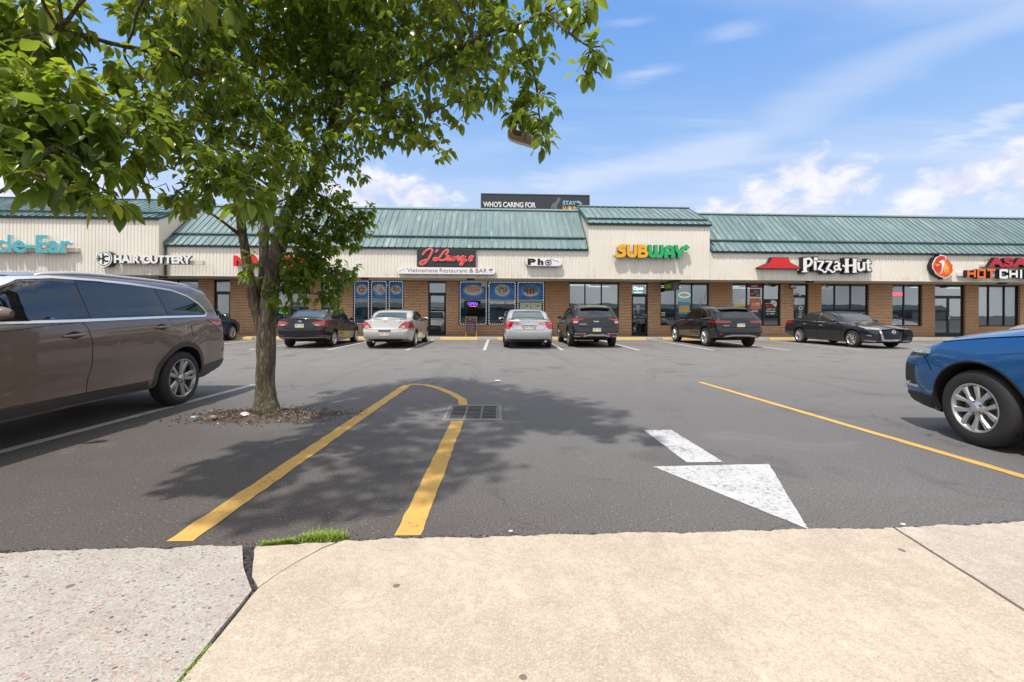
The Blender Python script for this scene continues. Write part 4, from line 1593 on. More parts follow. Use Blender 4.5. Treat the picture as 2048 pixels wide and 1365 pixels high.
def plate(car, root, y, z, w=0.305, h=0.152, up=False):
    """rear number plate with its colour bands"""
    hx, n = car.hit('B', y, z)
    x = max(car.hit('B', y + dy, z + dz)[0].x for dy in (-w / 2, 0, w / 2) for dz in (-h / 2, h / 2)) + 0.006
    m = MB()

    def rect(y0, y1, z0, z1, e, mi):
        m.box(*sorted((car.L / 2 - x - e, car.L / 2 - x - e - 0.003)), -y1, -y0, z0, z1, mi)
    rect(y - w / 2, y + w / 2, z - h / 2, z + h / 2, 0, 0)
    rect(y - w / 2, y + w / 2, z + h * .30, z + h / 2, 0.003, 2)
    rect(y - w / 2, y + w / 2, z - h / 2, z - h * .30, 0.003, 1)
    for i in range(7):
        yy = y - w * .38 + w * .76 * i / 6
        if i != 3:
            rect(yy - 0.014, yy + 0.014, z - h * .2, z + h * .2, 0.003, 3)
    m.build('licence_plate', [PLATE_W, PLATE_Y, PLATE_B, PLATE_G], root)


def mirror_pair(car, root, x, z, m, sides=(-1, 1), k=1.0):
    for sg in sides:
        h, n = car.hit('R' if sg > 0 else 'L', x, z)
        y = abs(h.y)
        mb = MB()
        # shell: a rounded, forward-swept pod
        rows = []
        for i in range(7):
            t = i / 6
            yy = y + 0.05 * k + 0.19 * k * t
            sc = math.sin(PI * (0.18 + 0.74 * t)) ** 0.5
            rows.append((yy, sc))
        vs, fs = [], []
        n_ = 12
        for yy, sc in rows:
            for q in range(n_):
                a = 2 * PI * q / n_
                c, s_ = math.cos(a), math.sin(a)
                vs.append((x - 0.01 + 0.065 * k * sc * (c if c < 0 else c * .55) + (yy - y) * 0.25, sg * yy, z + 0.065 + 0.075 * k * sc * s_ * (1 if s_ > 0 else .85)))
        for i in range(6):
            for q in range(n_):
                fs.append((i * n_ + q, i * n_ + (q + 1) % n_, (i + 1) * n_ + (q + 1) % n_, (i + 1) * n_ + q))
        fs += [tuple(range(n_)), tuple(range(6 * n_, 7 * n_))]
        mb.add([car.T(p) for p in vs], fs, 0)
        mb.tube([car.T((x, sg * (y - 0.03), z + 0.0)), car.T((x, sg * (y + 0.09 * k), z + 0.05))], 0.03 * k, 8, 1)
        vs = []
        for q in range(14):
            a = 2 * PI * q / 14
            vs.append(car.T((x + 0.052 * k + 0.02, sg * (y + 0.14 * k + 0.085 * k * math.cos(a)), z + 0.068 + 0.05 * k * math.sin(a))))
        mb.add(vs, [tuple(range(14))], 2)
        mb.build('side_mirror', [m, BLACKP, CARGLASS], root, smooth=True, sharp=40, fixn=True)


def handle(car, parent, x, z, m, mode, l=0.22, cup=True):
    h, n = car.hit(mode, x, z)
    sg = 1 if mode == 'R' else -1
    mb = MB()
    pts = []
    for i in range(9):
        t = -1 + 2 * i / 8
        hh, _ = car.hit(mode, x + t * l / 2, z)
        pts.append(car.T((x + t * l / 2, hh.y + sg * (0.012 + 0.026 * (1 - t ** 4)), z + 0.006 * t)))
    mb.tube(pts, [0.008, 0.013, 0.0155, 0.016, 0.016, 0.016, 0.0155, 0.013, 0.008], 10, 0)
    if cup:
        car.panel(mb, mode, bez([(x - l * .36, z), (x - l * .12, z + 0.036), (x + l * .12, z + 0.036), (x + l * .36, z), (x + l * .12, z - 0.034), (x - l * .12, z - 0.034)]), 0.007, 0.03, 1, 0.01)
    mb.build('door_handle', [m, BLACKP], parent, smooth=True, sharp=50)


def oval(y, z, ry, rz, n=24):
    return [(y + ry * math.cos(2 * PI * i / n), z + rz * math.sin(2 * PI * i / n)) for i in range(n)]


def ring_poly(car, mb, mode, y, z, ry, rz, w, eps, mi=0):
    car.panel(mb, mode, oval(y, z, ry, rz), eps, 0.03, mi, 0.006, oval(y, z, ry - w, rz - w))


def mir(poly):
    return [(-a, b) for a, b in poly]


def doors(car, root, m, list_, seams='RL', gap=0.008):
    """door skins: a dark gap panel under a body coloured panel; returns {(mode, i): object}"""
    out = {}
    for i, poly in enumerate(list_):
        for md in seams:
            o = car.part('door', md, poly, m, root, 0.0045, 0.055, skirt=0.006)
            mb = MB()
            big = car_offset(poly, gap)
            car.panel(mb, md, big, 0.0022, 0.055, 0, 0.004, hole=car_offset(poly, -0.004))
            mb.build('door_gap', SEAM, o)
            out[(md, i)] = o
    return out


def car_offset(poly, d):
    """grow (d>0) or shrink an outline"""
    A = sum(a[0] * b[1] - b[0] * a[1] for a, b in zip(poly, poly[1:] + poly[:1]))
    s = 1 if A > 0 else -1
    out = []
    n = len(poly)
    for i in range(n):
        p, a, b = Vector(poly[i]), Vector(poly[i - 1]), Vector(poly[(i + 1) % n])
        e0, e1 = (p - a), (b - p)
        if e0.length < 1e-9 or e1.length < 1e-9:
            out.append(tuple(p))
            continue
        n0 = Vector((e0.y, -e0.x)).normalized() * s
        n1 = Vector((e1.y, -e1.x)).normalized() * s
        v = n0 + n1
        if v.length < 1e-6:
            v = n0
        v.normalize()
        out.append(tuple(p + v * d / max(0.5, v.dot(n0))))
    return out


def cladding(car, root, m, w=0.06, modes='RL'):
    """plastic wheel arch lips"""
    Rw = car.sp['R'] + car.sp.get('gap', 0.055)
    for ax in (car.sp['fa'], car.sp['ra']):
        for md in modes:
            c = car.sp['R']
            zb = car.bot(ax) + 0.06
            lo = math.degrees(math.asin(max(-0.95, min(0.95, (zb - c) / (Rw + w)))))
            poly = arc(ax, c, Rw + w, lo, 180 - lo, 26) + arc(ax, c, Rw + 0.001, 180 - lo, lo, 26)
            car.part('wheel_arch_trim', md, poly, m, root, 0.007, 0.04, skirt=0.03)
def scaled(poly, k):
    return [(x * k, z) for x, z in poly]


def sedan_spec(L_, W_, H_, fa, ra, Rt, **kw):
    k = L_ / 4.8
    h = H_ / 1.455
    d = dict(L=L_, W=W_, R=Rt, fa=fa, ra=ra,
             top=[(0, .60), (.08 * k, .70), (.3 * k, .80), (.7 * k, .89), (1.15 * k, .965), (1.36 * k, 1.02), (1.7 * k, 1.21 * h), (2.05 * k, 1.375 * h), (2.35 * k, 1.44 * h), (2.7 * k, 1.455 * h), (3.1 * k, 1.44 * h),
                  (3.5 * k, 1.375 * h), (3.85 * k, 1.25 * h), (4.12 * k, 1.135), (4.3 * k, 1.085), (4.55 * k, 1.075), (4.8 * k, 1.065)],
             belt=[(0, .56), (.3 * k, .73), (.8 * k, .84), (1.4 * k, .915), (2.4 * k, .95), (3.6 * k, .995), (4.3 * k, 1.02), (4.8 * k, 1.0)],
             plan=[(0, .80), (.12 * k, .87), (.45 * k, .955), (1.0 * k, .992), (1.6 * k, 1.0), (3.5 * k, 1.0), (4.2 * k, .985), (4.6 * k, .955), (4.8 * k, .935)],
             tail=[(.24, L_ - .16), (.36, L_ - .05), (.52, L_), (.66, L_ - .004), (.74, L_ - .05), (.9, L_ - .075), (1.0, L_ - .085), (1.07, L_ - .10)],
             nose=[(.2, .10), (.35, .02), (.5, .0), (.62, .02), (.72, .10), (.8, .22)],
             bot=[(0, .22), (.5, .19), (L_ - .9, .20), (L_ - .3, .31), (L_, .36)], xt=.62, tum=.36, crease=.014)
    d.update(kw)
    return d


def suv_spec(L_, W_, H_, fa, ra, Rt, **kw):
    k = L_ / 4.66
    h = H_ / 1.66
    d = dict(L=L_, W=W_, R=Rt, fa=fa, ra=ra,
             top=[(0, .78), (.1 * k, .88), (.35 * k, .97), (.8 * k, 1.05), (1.15 * k, 1.11), (1.32 * k, 1.17), (1.7 * k, 1.41 * h), (2.05 * k, 1.57 * h), (2.45 * k, 1.645 * h), (2.9 * k, 1.66 * h), (3.5 * k, 1.64 * h), (4.1 * k, 1.585 * h), (4.66 * k, 1.53 * h)],
             belt=[(0, .74), (.35 * k, .90), (.9 * k, .99), (1.4 * k, 1.03), (2.4 * k, 1.06), (3.6 * k, 1.11), (4.2 * k, 1.14), (4.66 * k, 1.13)],
             plan=[(0, .83), (.12 * k, .90), (.45 * k, .97), (1.0 * k, .995), (1.6 * k, 1.0), (3.4 * k, 1.0), (4.1 * k, .982), (4.45 * k, .955), (4.66 * k, .935)],
             tail=[(.30, L_ - .14), (.42, L_ - .03), (.58, L_), (.72, L_ - .015), (.80, L_ - .05), (1.0, L_ - .085), (1.12, L_ - .115), (1.3, L_ - .24), (1.45, L_ - .36), (1.55 * h, L_ - .42)],
             nose=[(.25, .12), (.4, .03), (.6, .0), (.75, .02), (.88, .10), (.95, .2)],
             bot=[(0, .27), (.5, .23), (L_ - .9, .25), (L_ - .3, .36), (L_, .42)], xt=.78, tum=.33, flare=1.2, crease=.016)
    d.update(kw)
    return d


def car_root(name, label, x, y, face, cat='car', group=None):
    return thing(name, label, cat, (x, y, 0), R(face), group)


def sym_lamp(car, root, name, mats, side_panels=(), back_panels=(), mode='B'):
    """one lamp object per side, built from side and end panels (lists of (outline, material slot, lift))"""
    for sg in (-1, 1):
        mb = MB()
        for poly, mi, e in side_panels:
            car.panel(mb, 'R' if sg > 0 else 'L', poly, e, 0.03, mi, e + .004)
        for poly, mi, e in back_panels:
            car.panel(mb, mode, poly if sg > 0 else mir(poly), e, 0.03, mi, e + .004)
        mb.build(name, mats, root, smooth=True, sharp=40)


def windows(car, root, sides, shield, rear, rear_mode, trim=None, glass=None, rglass=None, mask=0.02):
    gl = glass or CARGLASS
    for poly in sides:
        for md in 'RL':
            w = car.part('side_window', md, rounded(poly, .03), gl, root, .0075, .05, skirt=.01)
            mb = MB()
            car.panel(mb, md, rounded(car_offset(poly, mask), .04), .0035, .05, 0, .006)
            mb.build('window_seal', BLACKP, w)
    for nm, md, poly in (('windshield', 'T', shield), ('rear_window', rear_mode, rear)):
        w = car.part(nm, md, rounded(poly, .05), (rglass if nm == 'rear_window' and rglass else gl), root, .0075, .06, skirt=.01)
        mb = MB()
        car.panel(mb, md, rounded(car_offset(poly, .018), .06), .0035, .06, 0, .006)
        mb.build('window_seal', BLACKP, w)
    if trim:
        for md in 'RL':
            mb = MB()
            for path, wd in trim:
                car.panel(mb, md, strip_poly(path, wd), .010, .05, 0, .008)
            mb.build('window_trim', CHROME, root, smooth=True, sharp=40)


def sedan_glass(car, root, trim=True, rglass=None, tint=None, coupe=False):
    k = car.L / 4.8
    h = car.sp['top'][9][1] / 1.455
    zt = lambda z: z * h
    if not coupe:
        a = scaled([(1.60, .985), (1.78, 1.13 * h), (2.05, 1.285 * h), (2.35, 1.365 * h), (2.62, 1.385 * h), (2.66, 1.0)], k)
        b = scaled([(2.74, 1.0), (2.70, 1.385 * h), (3.0, 1.375 * h), (3.30, 1.32 * h), (3.62, 1.18 * h), (3.80, 1.075), (3.74, 1.03)], k)
        sides = [a, b]
    else:
        a = scaled([(1.60, .985), (1.80, 1.13 * h), (2.1, 1.28 * h), (2.45, 1.365 * h), (2.85, 1.375 * h), (2.98, 1.01)], k)
        b = scaled([(3.05, 1.02), (2.96, 1.37 * h), (3.2, 1.34 * h), (3.5, 1.22 * h), (3.74, 1.07), (3.66, 1.04)], k)
        sides = [a, b]
    sh = [(1.43 * k, -.70), (1.43 * k, .70), (2.22 * k, .52), (2.22 * k, -.52)]
    rr = [(3.56 * k, -.50), (3.56 * k, .50), (4.16 * k, .62), (4.16 * k, -.62)]
    tr = None
    if trim:
        tr = [(scaled([(1.56, .965), (2.6, .985), (3.78, 1.02)], k), .018)]
    windows(car, root, sides, sh, rr, 'T', tr, tint, rglass)


def sedan_doors(car, root, m, coupe=False, hm=None):
    k = car.L / 4.8
    ra, Rw = car.sp['ra'], car.sp['R'] + .10
    zc = car.sp['R']
    fx = car.sp['fa'] + car.sp['R'] + .17
    if coupe:
        ds = [[(fx, .32), (fx - .03, .60), (fx + .03, .93), (3.02 * k, .985), (3.10 * k, .75), (3.02 * k, .32)]]
        hs = [2.82 * k]
    else:
        c = arc(ra, zc, Rw, 175, 120, 6)
        ds = [[(fx, .30), (fx - .03, .60), (fx + .03, .93), (2.68 * k, .965), (2.70 * k, .75), (2.68 * k, .30)],
              [(2.70 * k, .30), (2.72 * k, .75), (2.70 * k, .97), (3.78 * k, 1.0)] + [(ra - .12, .86)] + [p for p in c[::-1]] + [(ra - Rw, .30)]]
        hs = [2.50 * k, 3.42 * k]
    dd = doors(car, root, m, ds)
    for i, hx in enumerate(hs):
        for md in 'RL':
            handle(car, dd[(md, i)], hx, .845 + .03 * i, hm or m, md)
    return dd


def boot(car, root, m, z0=.74, z1=1.045, hw=.60, hw2=.72):
    """boot lid skin with its gap, seen from behind"""
    poly = [(-hw, z0), (-hw2, z0 + .20), (-hw2 - .02, z1), (hw2 + .02, z1), (hw2, z0 + .20), (hw, z0)]
    o = car.part('boot_lid', 'B', rounded(poly, .05), m, root, .005, .05, skirt=.008)
    mb = MB()
    car.panel(mb, 'B', rounded(car_offset(poly, .010), .055), .0022, .05, 0, .004, hole=rounded(car_offset(poly, -.006), .05))
    mb.build('boot_gap', SEAM, o)
    return o


def badge_text(car, root, s, y, z, w, h, m, e=.012, name='badge'):
    v, f = text_data(s, 1.0, .02, 0, .02)
    x = max(car.hit('B', y + q * w / 2, z)[0].x for q in (-1, 0, 1)) + e
    ax, bx = min(p[0] for p in v), max(p[0] for p in v)
    ay, by = min(p[1] for p in v), max(p[1] for p in v)
    mb = MB()
    # seen from behind (looking along +X of the car) left is +Y of the car's own frame
    vs = []
    for p in v:
        u = (p[0] - ax) / (bx - ax) - .5
        t = (p[1] - ay) / (by - ay) - .5
        vs.append((car.L / 2 - x + (0.004 if p[2] < 0 else 0), -(u * w) - y, z + t * h))
    mb.add(vs, f)
    mb.build(name, m, root)


# ---------------------------------------------------------------- brown SUV, parked close on the left, nose towards the street
def brown_suv():
    Lc = 4.89
    sp = dict(L=Lc, W=.955, R=.372, fa=.96, ra=3.75,
              top=[(0, .82), (.12, .94), (.4, 1.06), (.75, 1.13), (1.0, 1.18), (1.12, 1.25), (1.48, 1.47), (1.8, 1.61), (2.2, 1.685), (2.75, 1.715), (3.4, 1.71), (3.9, 1.70), (4.4, 1.68), (4.89, 1.65)],
              belt=[(0, .78), (.4, .96), (1.0, 1.09), (1.6, 1.15), (2.4, 1.18), (3.4, 1.205), (4.2, 1.22), (4.89, 1.19)],
              plan=[(0, .83), (.12, .90), (.45, .97), (1.0, .995), (1.6, 1.0), (3.5, 1.0), (4.2, .99), (4.6, .965), (4.89, .945)],
              tail=[(.30, Lc - .22), (.42, Lc - .06), (.55, Lc), (.72, Lc - .01), (.85, Lc - .05), (1.05, Lc - .07), (1.2, Lc - .10), (1.4, Lc - .19), (1.55, Lc - .26), (1.66, Lc - .29)],
              nose=[(.25, .12), (.4, .03), (.6, .0), (.75, .02), (.88, .10), (.95, .2)],
              bot=[(0, .30), (.5, .27), (Lc - 1.3, .29), (Lc - .5, .30), (Lc, .40)], xt=.70, tum=.27, flare=1.9, crease=.026, step=.04, rt=.16, sharp=38, gap=.062)
    c = Car(sp)
    P = paint('brown_paint', (0.205, 0.156, 0.130), .35)
    PP = mat('brown_cladding', (0.050, 0.043, 0.041), .5)
    r = car_root('suv', 'metallic brown SUV with tinted windows cut off by the left edge', -5.285, 6.41 - (3.75 - Lc / 2), -90)
    c.body(r, P)
    Rw = sp['R'] + .13
    d = doors(c, r, P, [
        [(1.30, .42), (1.26, .70), (1.33, 1.08), (2.27, 1.165), (2.31, 1.10), (2.345, .95), (2.34, .70), (2.31, .42)],
        [(2.32, .42), (2.35, .70), (2.355, .95), (2.32, 1.10), (2.28, 1.165), (3.46, 1.195), (3.53, 1.16), (3.60, 1.02), (3.63, .90)] + arc(3.75, sp['R'], Rw, 105, 176, 9) + [(3.75 - Rw, .42)]], gap=.005)
    # lower door cladding line and sill
    for md in 'RL':
        c.part('sill_trim', md, [(1.42, .325), (1.42, .405), (3.17, .42), (3.19, .325)], PP, r, .010, .05)
        handle(c, d[(md, 0)], 2.15, 1.035, P, md, .25)
        handle(c, d[(md, 1)], 3.36, 1.085, P, md, .25)
        fd = c.part('fuel_door', md, rounded([(3.92, .945), (3.91, 1.09), (4.09, 1.10), (4.10, .955)], .03), P, r, .004, .03)
        mb = MB()
        fp = rounded([(3.92, .945), (3.91, 1.09), (4.09, 1.10), (4.10, .955)], .03)
        c.panel(mb, md, car_offset(fp, .005), .002, .03, 0, .004, hole=car_offset(fp, -.003))
        mb.build('fuel_door_gap', SEAM, fd)
    cladding(c, r, PP, .068)
    g1 = [(1.24, 1.185), (1.40, 1.33), (1.60, 1.475), (1.80, 1.555), (2.21, 1.59), (2.265, 1.20)]
    g2 = [(2.40, 1.20), (2.33, 1.60), (2.7, 1.605), (3.05, 1.598), (3.23, 1.585), (3.33, 1.215)]
    g3 = [(3.55, 1.222), (3.42, 1.578), (3.70, 1.555), (3.97, 1.49), (4.17, 1.40), (4.29, 1.315), (4.325, 1.27), (4.25, 1.235)]
    sh = [(1.17, -.66), (1.17, .66), (1.90, .54), (1.90, -.54)]
    rr = [(-.60, 1.16), (-.54, 1.54), (.54, 1.54), (.60, 1.16)]
    # black glasshouse band behind the panes
    band_ = [(1.18, 1.178), (1.38, 1.345), (1.60, 1.502), (1.80, 1.585), (2.1, 1.622), (2.6, 1.628), (3.0, 1.62), (3.4, 1.60), (3.72, 1.577), (4.00, 1.51), (4.21, 1.412), (4.335, 1.31), (4.365, 1.26), (4.28, 1.217), (3.4, 1.205), (2.2, 1.178)]
    for md in 'RL':
        c.part('pillar_panel', md, band_, mat('gloss_black_pillar', (0.02, 0.018, 0.020), .08, 0, .8), r, .004, .04)
        mb = MB()
        c.panel(mb, md, strip_poly(band_[:13], .024), .011, .04, 0, .009)
        c.panel(mb, md, strip_poly([(1.14, 1.165), (2.2, 1.178), (3.4, 1.207), (4.28, 1.219), (4.375, 1.262)], .026), .011, .04, 0, .009)
        mb.build('window_trim', BRIGHT, r, smooth=True, sharp=40)
    windows(c, r, [g1, g2, g3], sh, rr, 'B', None, car_glass('privacy_glass', (0.006, 0.008, 0.010), .10), None, .008)
    sym_lamp(c, r, 'tail_light', [REDL, CLEARL], [([(4.30, 1.165), (4.36, 1.185), (4.74, 1.175), (4.74, 1.05), (4.60, 1.065), (4.44, 1.10)], 0, .008), ([(4.50, 1.085), (4.60, 1.06), (4.74, 1.045), (4.74, .985), (4.62, 1.005)], 1, .006)],
             [([(.50, 1.06), (.46, 1.14), (.90, 1.175), (.90, 1.05)], 0, .008), ([(.60, 1.02), (.60, 1.055), (.90, 1.045), (.90, .985)], 1, .006)])
    c.part('rear_bumper_trim', 'RLB', [(-.80, .32), (-.88, .52), (.88, .52), (.80, .32)], PP, r, .006, .05) if False else None
    for md in 'RL':
        c.part('rear_bumper_trim', md, [(4.12, .31), (4.17, .43), (4.30, .50), (4.84, .55), (4.86, .42), (4.70, .33)], PP, r, .008, .04)
        c.part('reflector', md, [(4.72, .66), (4.72, .72), (4.82, .72), (4.82, .66)], REDD, r, .006, .03)
        # roof rail, silver, running the length of the roof
        sg = 1 if md == 'R' else -1
        pts = []
        for i in range(26):
            t = i / 25
            x = 2.05 + 2.25 * t
            h_, n_ = c.hit('T', x, sg * .655)
            lift = .002 + .014 * min(1, 6 * t, 6 * (1 - t))
            pts.append(c.T((x, sg * .655, h_.z + lift)))
        mb = MB()
        mb.tube(pts, [.012] + [.020] * 24 + [.012], 10)
        mb.build('roof_rail', BRIGHT, r, smooth=True)
    spl = MB()
    z = 1.655
    spl.prism([(c.L / 2 - 4.35, z + .014), (c.L / 2 - 4.76, z - .020), (c.L / 2 - 4.76, z - .045), (c.L / 2 - 4.46, z - .06)], -.60, .60, 'xz')
    spl.build('spoiler', P, r, fixn=True)
    mirror_pair(c, r, 1.40, 1.19, P, k=.85)
    add_wheels(c, r, 'fivesplit', [RIMD, BLACKP], rr=.262)
    plate(c, r, 0, .80)
    # the face of the car, towards the street
    c.part('grille', 'F', rounded([(-.50, .52), (-.60, .82), (.60, .82), (.50, .52)], .06), BLACKP, r, .008, .05)
    sym_lamp(c, r, 'headlight', [CLEARL], [([(.20, .80), (.24, .92), (.72, .99), (.62, .86)], 0, .008)], [([(.56, .78), (.58, .90), (.82, .93), (.84, .82)], 0, .008)], 'F')


# ---------------------------------------------------------------- blue SUV on the right, nose towards the shops
def blue_suv():
    Lc = 4.65
    sp = suv_spec(Lc, .922, 1.66, .92, 3.645, .372, step=.035, sharp=38, flare=1.5, rn=.26, bown=.12, gap=.072,
                  top=[(0, .92), (.05, .965), (.16, 1.005), (.4, 1.075), (.8, 1.15), (1.1, 1.20), (1.32, 1.255), (1.7, 1.41), (2.05, 1.57), (2.45, 1.645), (2.9, 1.66), (3.5, 1.64), (4.1, 1.585), (4.65, 1.53)],
                  belt=[(0, .86), (.15, .915), (.4, .975), (.9, 1.05), (1.4, 1.09), (2.4, 1.09), (3.6, 1.11), (4.65, 1.13)],
                  nose=[(.25, .10), (.38, .02), (.55, .0), (.72, .01), (.84, .05), (.93, .12), (1.0, .20)])
    c = Car(sp)
    P = paint('blue_paint', (0.012, 0.100, 0.285), .38)
    r = car_root('suv', 'bright blue SUV nosing in from the right edge, only its front in view', 5.565, 4.19 + .92 - Lc / 2, 90)
    c.body(r, P)
    fx = .92 + .356 + .14
    d = doors(c, r, P, [[(fx, .36), (fx - .02, .7), (fx + .05, 1.02), (2.42, 1.05), (2.46, .8), (2.42, .36)], [(2.44, .36), (2.48, .8), (2.44, 1.05), (3.52, 1.10), (3.50, .90)] + arc(3.645, .356, .47, 115, 178, 7) + [(3.17, .36)]])
    for md in 'RL':
        handle(c, d[(md, 0)], 2.2, .93, P, md)
        handle(c, d[(md, 1)], 3.2, .97, P, md)
        c.part('sill_trim', md, [(1.42, .255), (1.42, .34), (3.15, .36), (3.17, .265)], BLACKP, r, .008, .05)
        # bumper to wing joint and bonnet edge
        c.part('panel_seam', md, strip_poly([(.30, .86), (.40, .79), (.46, .69)], .007), SEAM, r, .003, .03, skirt=0)
        c.part('panel_seam', md, strip_poly([(.30, .955), (.6, 1.005), (1.0, 1.06), (1.36, 1.095)], .008), SEAM, r, .003, .03, skirt=0)
        # black lower corner of the bumper
        c.part('bumper_trim', md, [(.04, .27), (.03, .40), (.25, .415), (.42, .40), (.44, .27)], BLACKP, r, .010, .03)
        c.part('wheel_arch_trim', md, arc(.92, .372, .455, 168, 178, 4) + [(.46, .30), (.44, .42)], BLACKP, r, .006, .03)
    cladding(c, r, mat('arch_liner_black', (0.012, 0.012, 0.013), .7), .016)
    windows(c, r, [[(1.62, 1.09), (1.8, 1.24), (2.1, 1.44), (2.38, 1.53), (2.40, 1.10)], [(2.48, 1.10), (2.47, 1.54), (3.0, 1.54), (3.42, 1.50), (3.42, 1.13)], [(3.52, 1.14), (3.52, 1.49), (3.85, 1.40), (4.05, 1.22), (3.95, 1.16)]],
            [(1.40, -.70), (1.40, .70), (2.14, .57), (2.14, -.57)], [(-.62, 1.16), (-.54, 1.46), (.54, 1.46), (.62, 1.16)], 'B')
    # slim swept headlamp, dark lower lamp and chrome
    sym_lamp(c, r, 'headlight', [CLEARL, CHROME, BLACKP], [([(.03, .870), (.06, .90), (.20, .935), (.44, .982), (.38, .95), (.20, .912)], 0, .008), ([(.03, .825), (.03, .85), (.20, .888), (.19, .86)], 2, .007)],
             [([(.50, .835), (.52, .875), (.86, .915), (.88, .86)], 0, .008), ([(.50, .815), (.50, .83), (.88, .85), (.88, .825)], 2, .007)], 'F')
    sym_lamp(c, r, 'fog_lamp', [BLACKP, CHROME, CLEARL], [([(.02, .52), (.03, .70), (.10, .735), (.15, .69), (.10, .52)], 0, .006), ([(.03, .48), (.02, .515), (.13, .52), (.11, .50)], 1, .008)],
             [([(.52, .50), (.56, .70), (.84, .72), (.84, .50)], 0, .006), ([(.56, .47), (.56, .495), (.84, .495), (.84, .47)], 1, .008)], 'F')
    c.part('grille', 'F', rounded([(-.45, .60), (-.50, .78), (.50, .78), (.45, .60)], .04), BLACKP, r, .008, .05)
    c.part('lower_grille', 'F', rounded([(-.55, .34), (-.50, .54), (.50, .54), (.55, .34)], .04), BLACKP, r, .008, .05)
    sym_lamp(c, r, 'tail_light', [REDL], [([(4.1, .92), (4.15, 1.05), (4.5, 1.06), (4.5, .93)], 0, .008)], [([(.45, .93), (.45, 1.04), (.88, 1.06), (.88, .93)], 0, .008)])
    mirror_pair(c, r, 1.72, 1.06, P)
    add_wheels(c, r, 'ten', [RIMS, BLACKP], steer=R(-4), rr=.236)


# ---------------------------------------------------------------- cars along the shops
def black_sedan():
    sp = sedan_spec(4.55, .888, 1.44, .86, 3.56, .318, tail=[(.24, 4.40), (.36, 4.50), (.50, 4.545), (.66, 4.55), (.78, 4.53), (.93, 4.50), (1.0, 4.49), (1.09, 4.50)])
    sp['top'] = [(x, z + (.03 if x > 4.0 else 0)) for x, z in sp['top']]
    c = Car(sp)
    P = paint('black_paint', (0.005, 0.0055, 0.007), .1)
    r = car_root('sedan', 'glossy black sedan with a pale rear plate in its boot lid, nose to the shops', -7.10, 17.42 + 3.56 - 4.55 / 2, 90.5)
    c.body(r, P)
    sedan_doors(c, r, P)
    sedan_glass(c, r, True, rglass=LIGHTGLASS)
    b = boot(c, r, P, .70, 1.05, .50, .58)
    sym_lamp(c, r, 'tail_light', [REDL, CLEARL], [([(3.98, .985), (4.10, 1.0), (4.46, .975), (4.46, .815), (4.28, .835)], 0, .009)],
             [([(.40, .905), (.50, .955), (.84, .985), (.84, .815), (.62, .805)], 0, .009), ([(.48, .845), (.60, .865), (.72, .845), (.60, .815)], 1, .012)])
    sym_lamp(c, r, 'reflector', [REDD], [], [([(.52, .435), (.52, .465), (.80, .485), (.80, .45)], 0, .007)])
    c.part('rear_valance', 'B', rounded([(-.74, .27), (-.78, .385), (0, .36), (.78, .385), (.74, .27)], .03), BLACKP, r, .006, .05)
    c.part('crease_strip', 'B', strip_poly([(-.80, .41), (-.5, .39), (0, .375), (.5, .39), (.80, .41)], .014), SATIN, r, .007, .05)
    mb = MB()
    ring_poly(c, mb, 'B', 0, .985, .062, .036, .010, .014)
    c.panel(mb, 'B', strip_poly([(-.030, .97), (-.018, 1.0)], .011), .014, .02)
    c.panel(mb, 'B', strip_poly([(.018, .97), (.030, 1.0)], .011), .014, .02)
    c.panel(mb, 'B', strip_poly([(-.026, .983), (.026, .987)], .009), .014, .02)
    mb.build('badge', CHROME, r)
    plate(c, r, 0, .83)
    mirror_pair(c, r, 1.70, .965, P)
    add_wheels(c, r, 'five', [RIMS, BLACKP])
    sh = MB()
    h_, n_ = c.hit('T', 3.15, 0)
    sh.prism([(-.10, 0), (.08, 0), (-.09, .055)], -.012, .012, 'xz')
    sh.v = [(a + c.L / 2 - 3.15, b_, z + h_.z) for a, b_, z in sh.v]
    sh.build('roof_antenna', P, r)


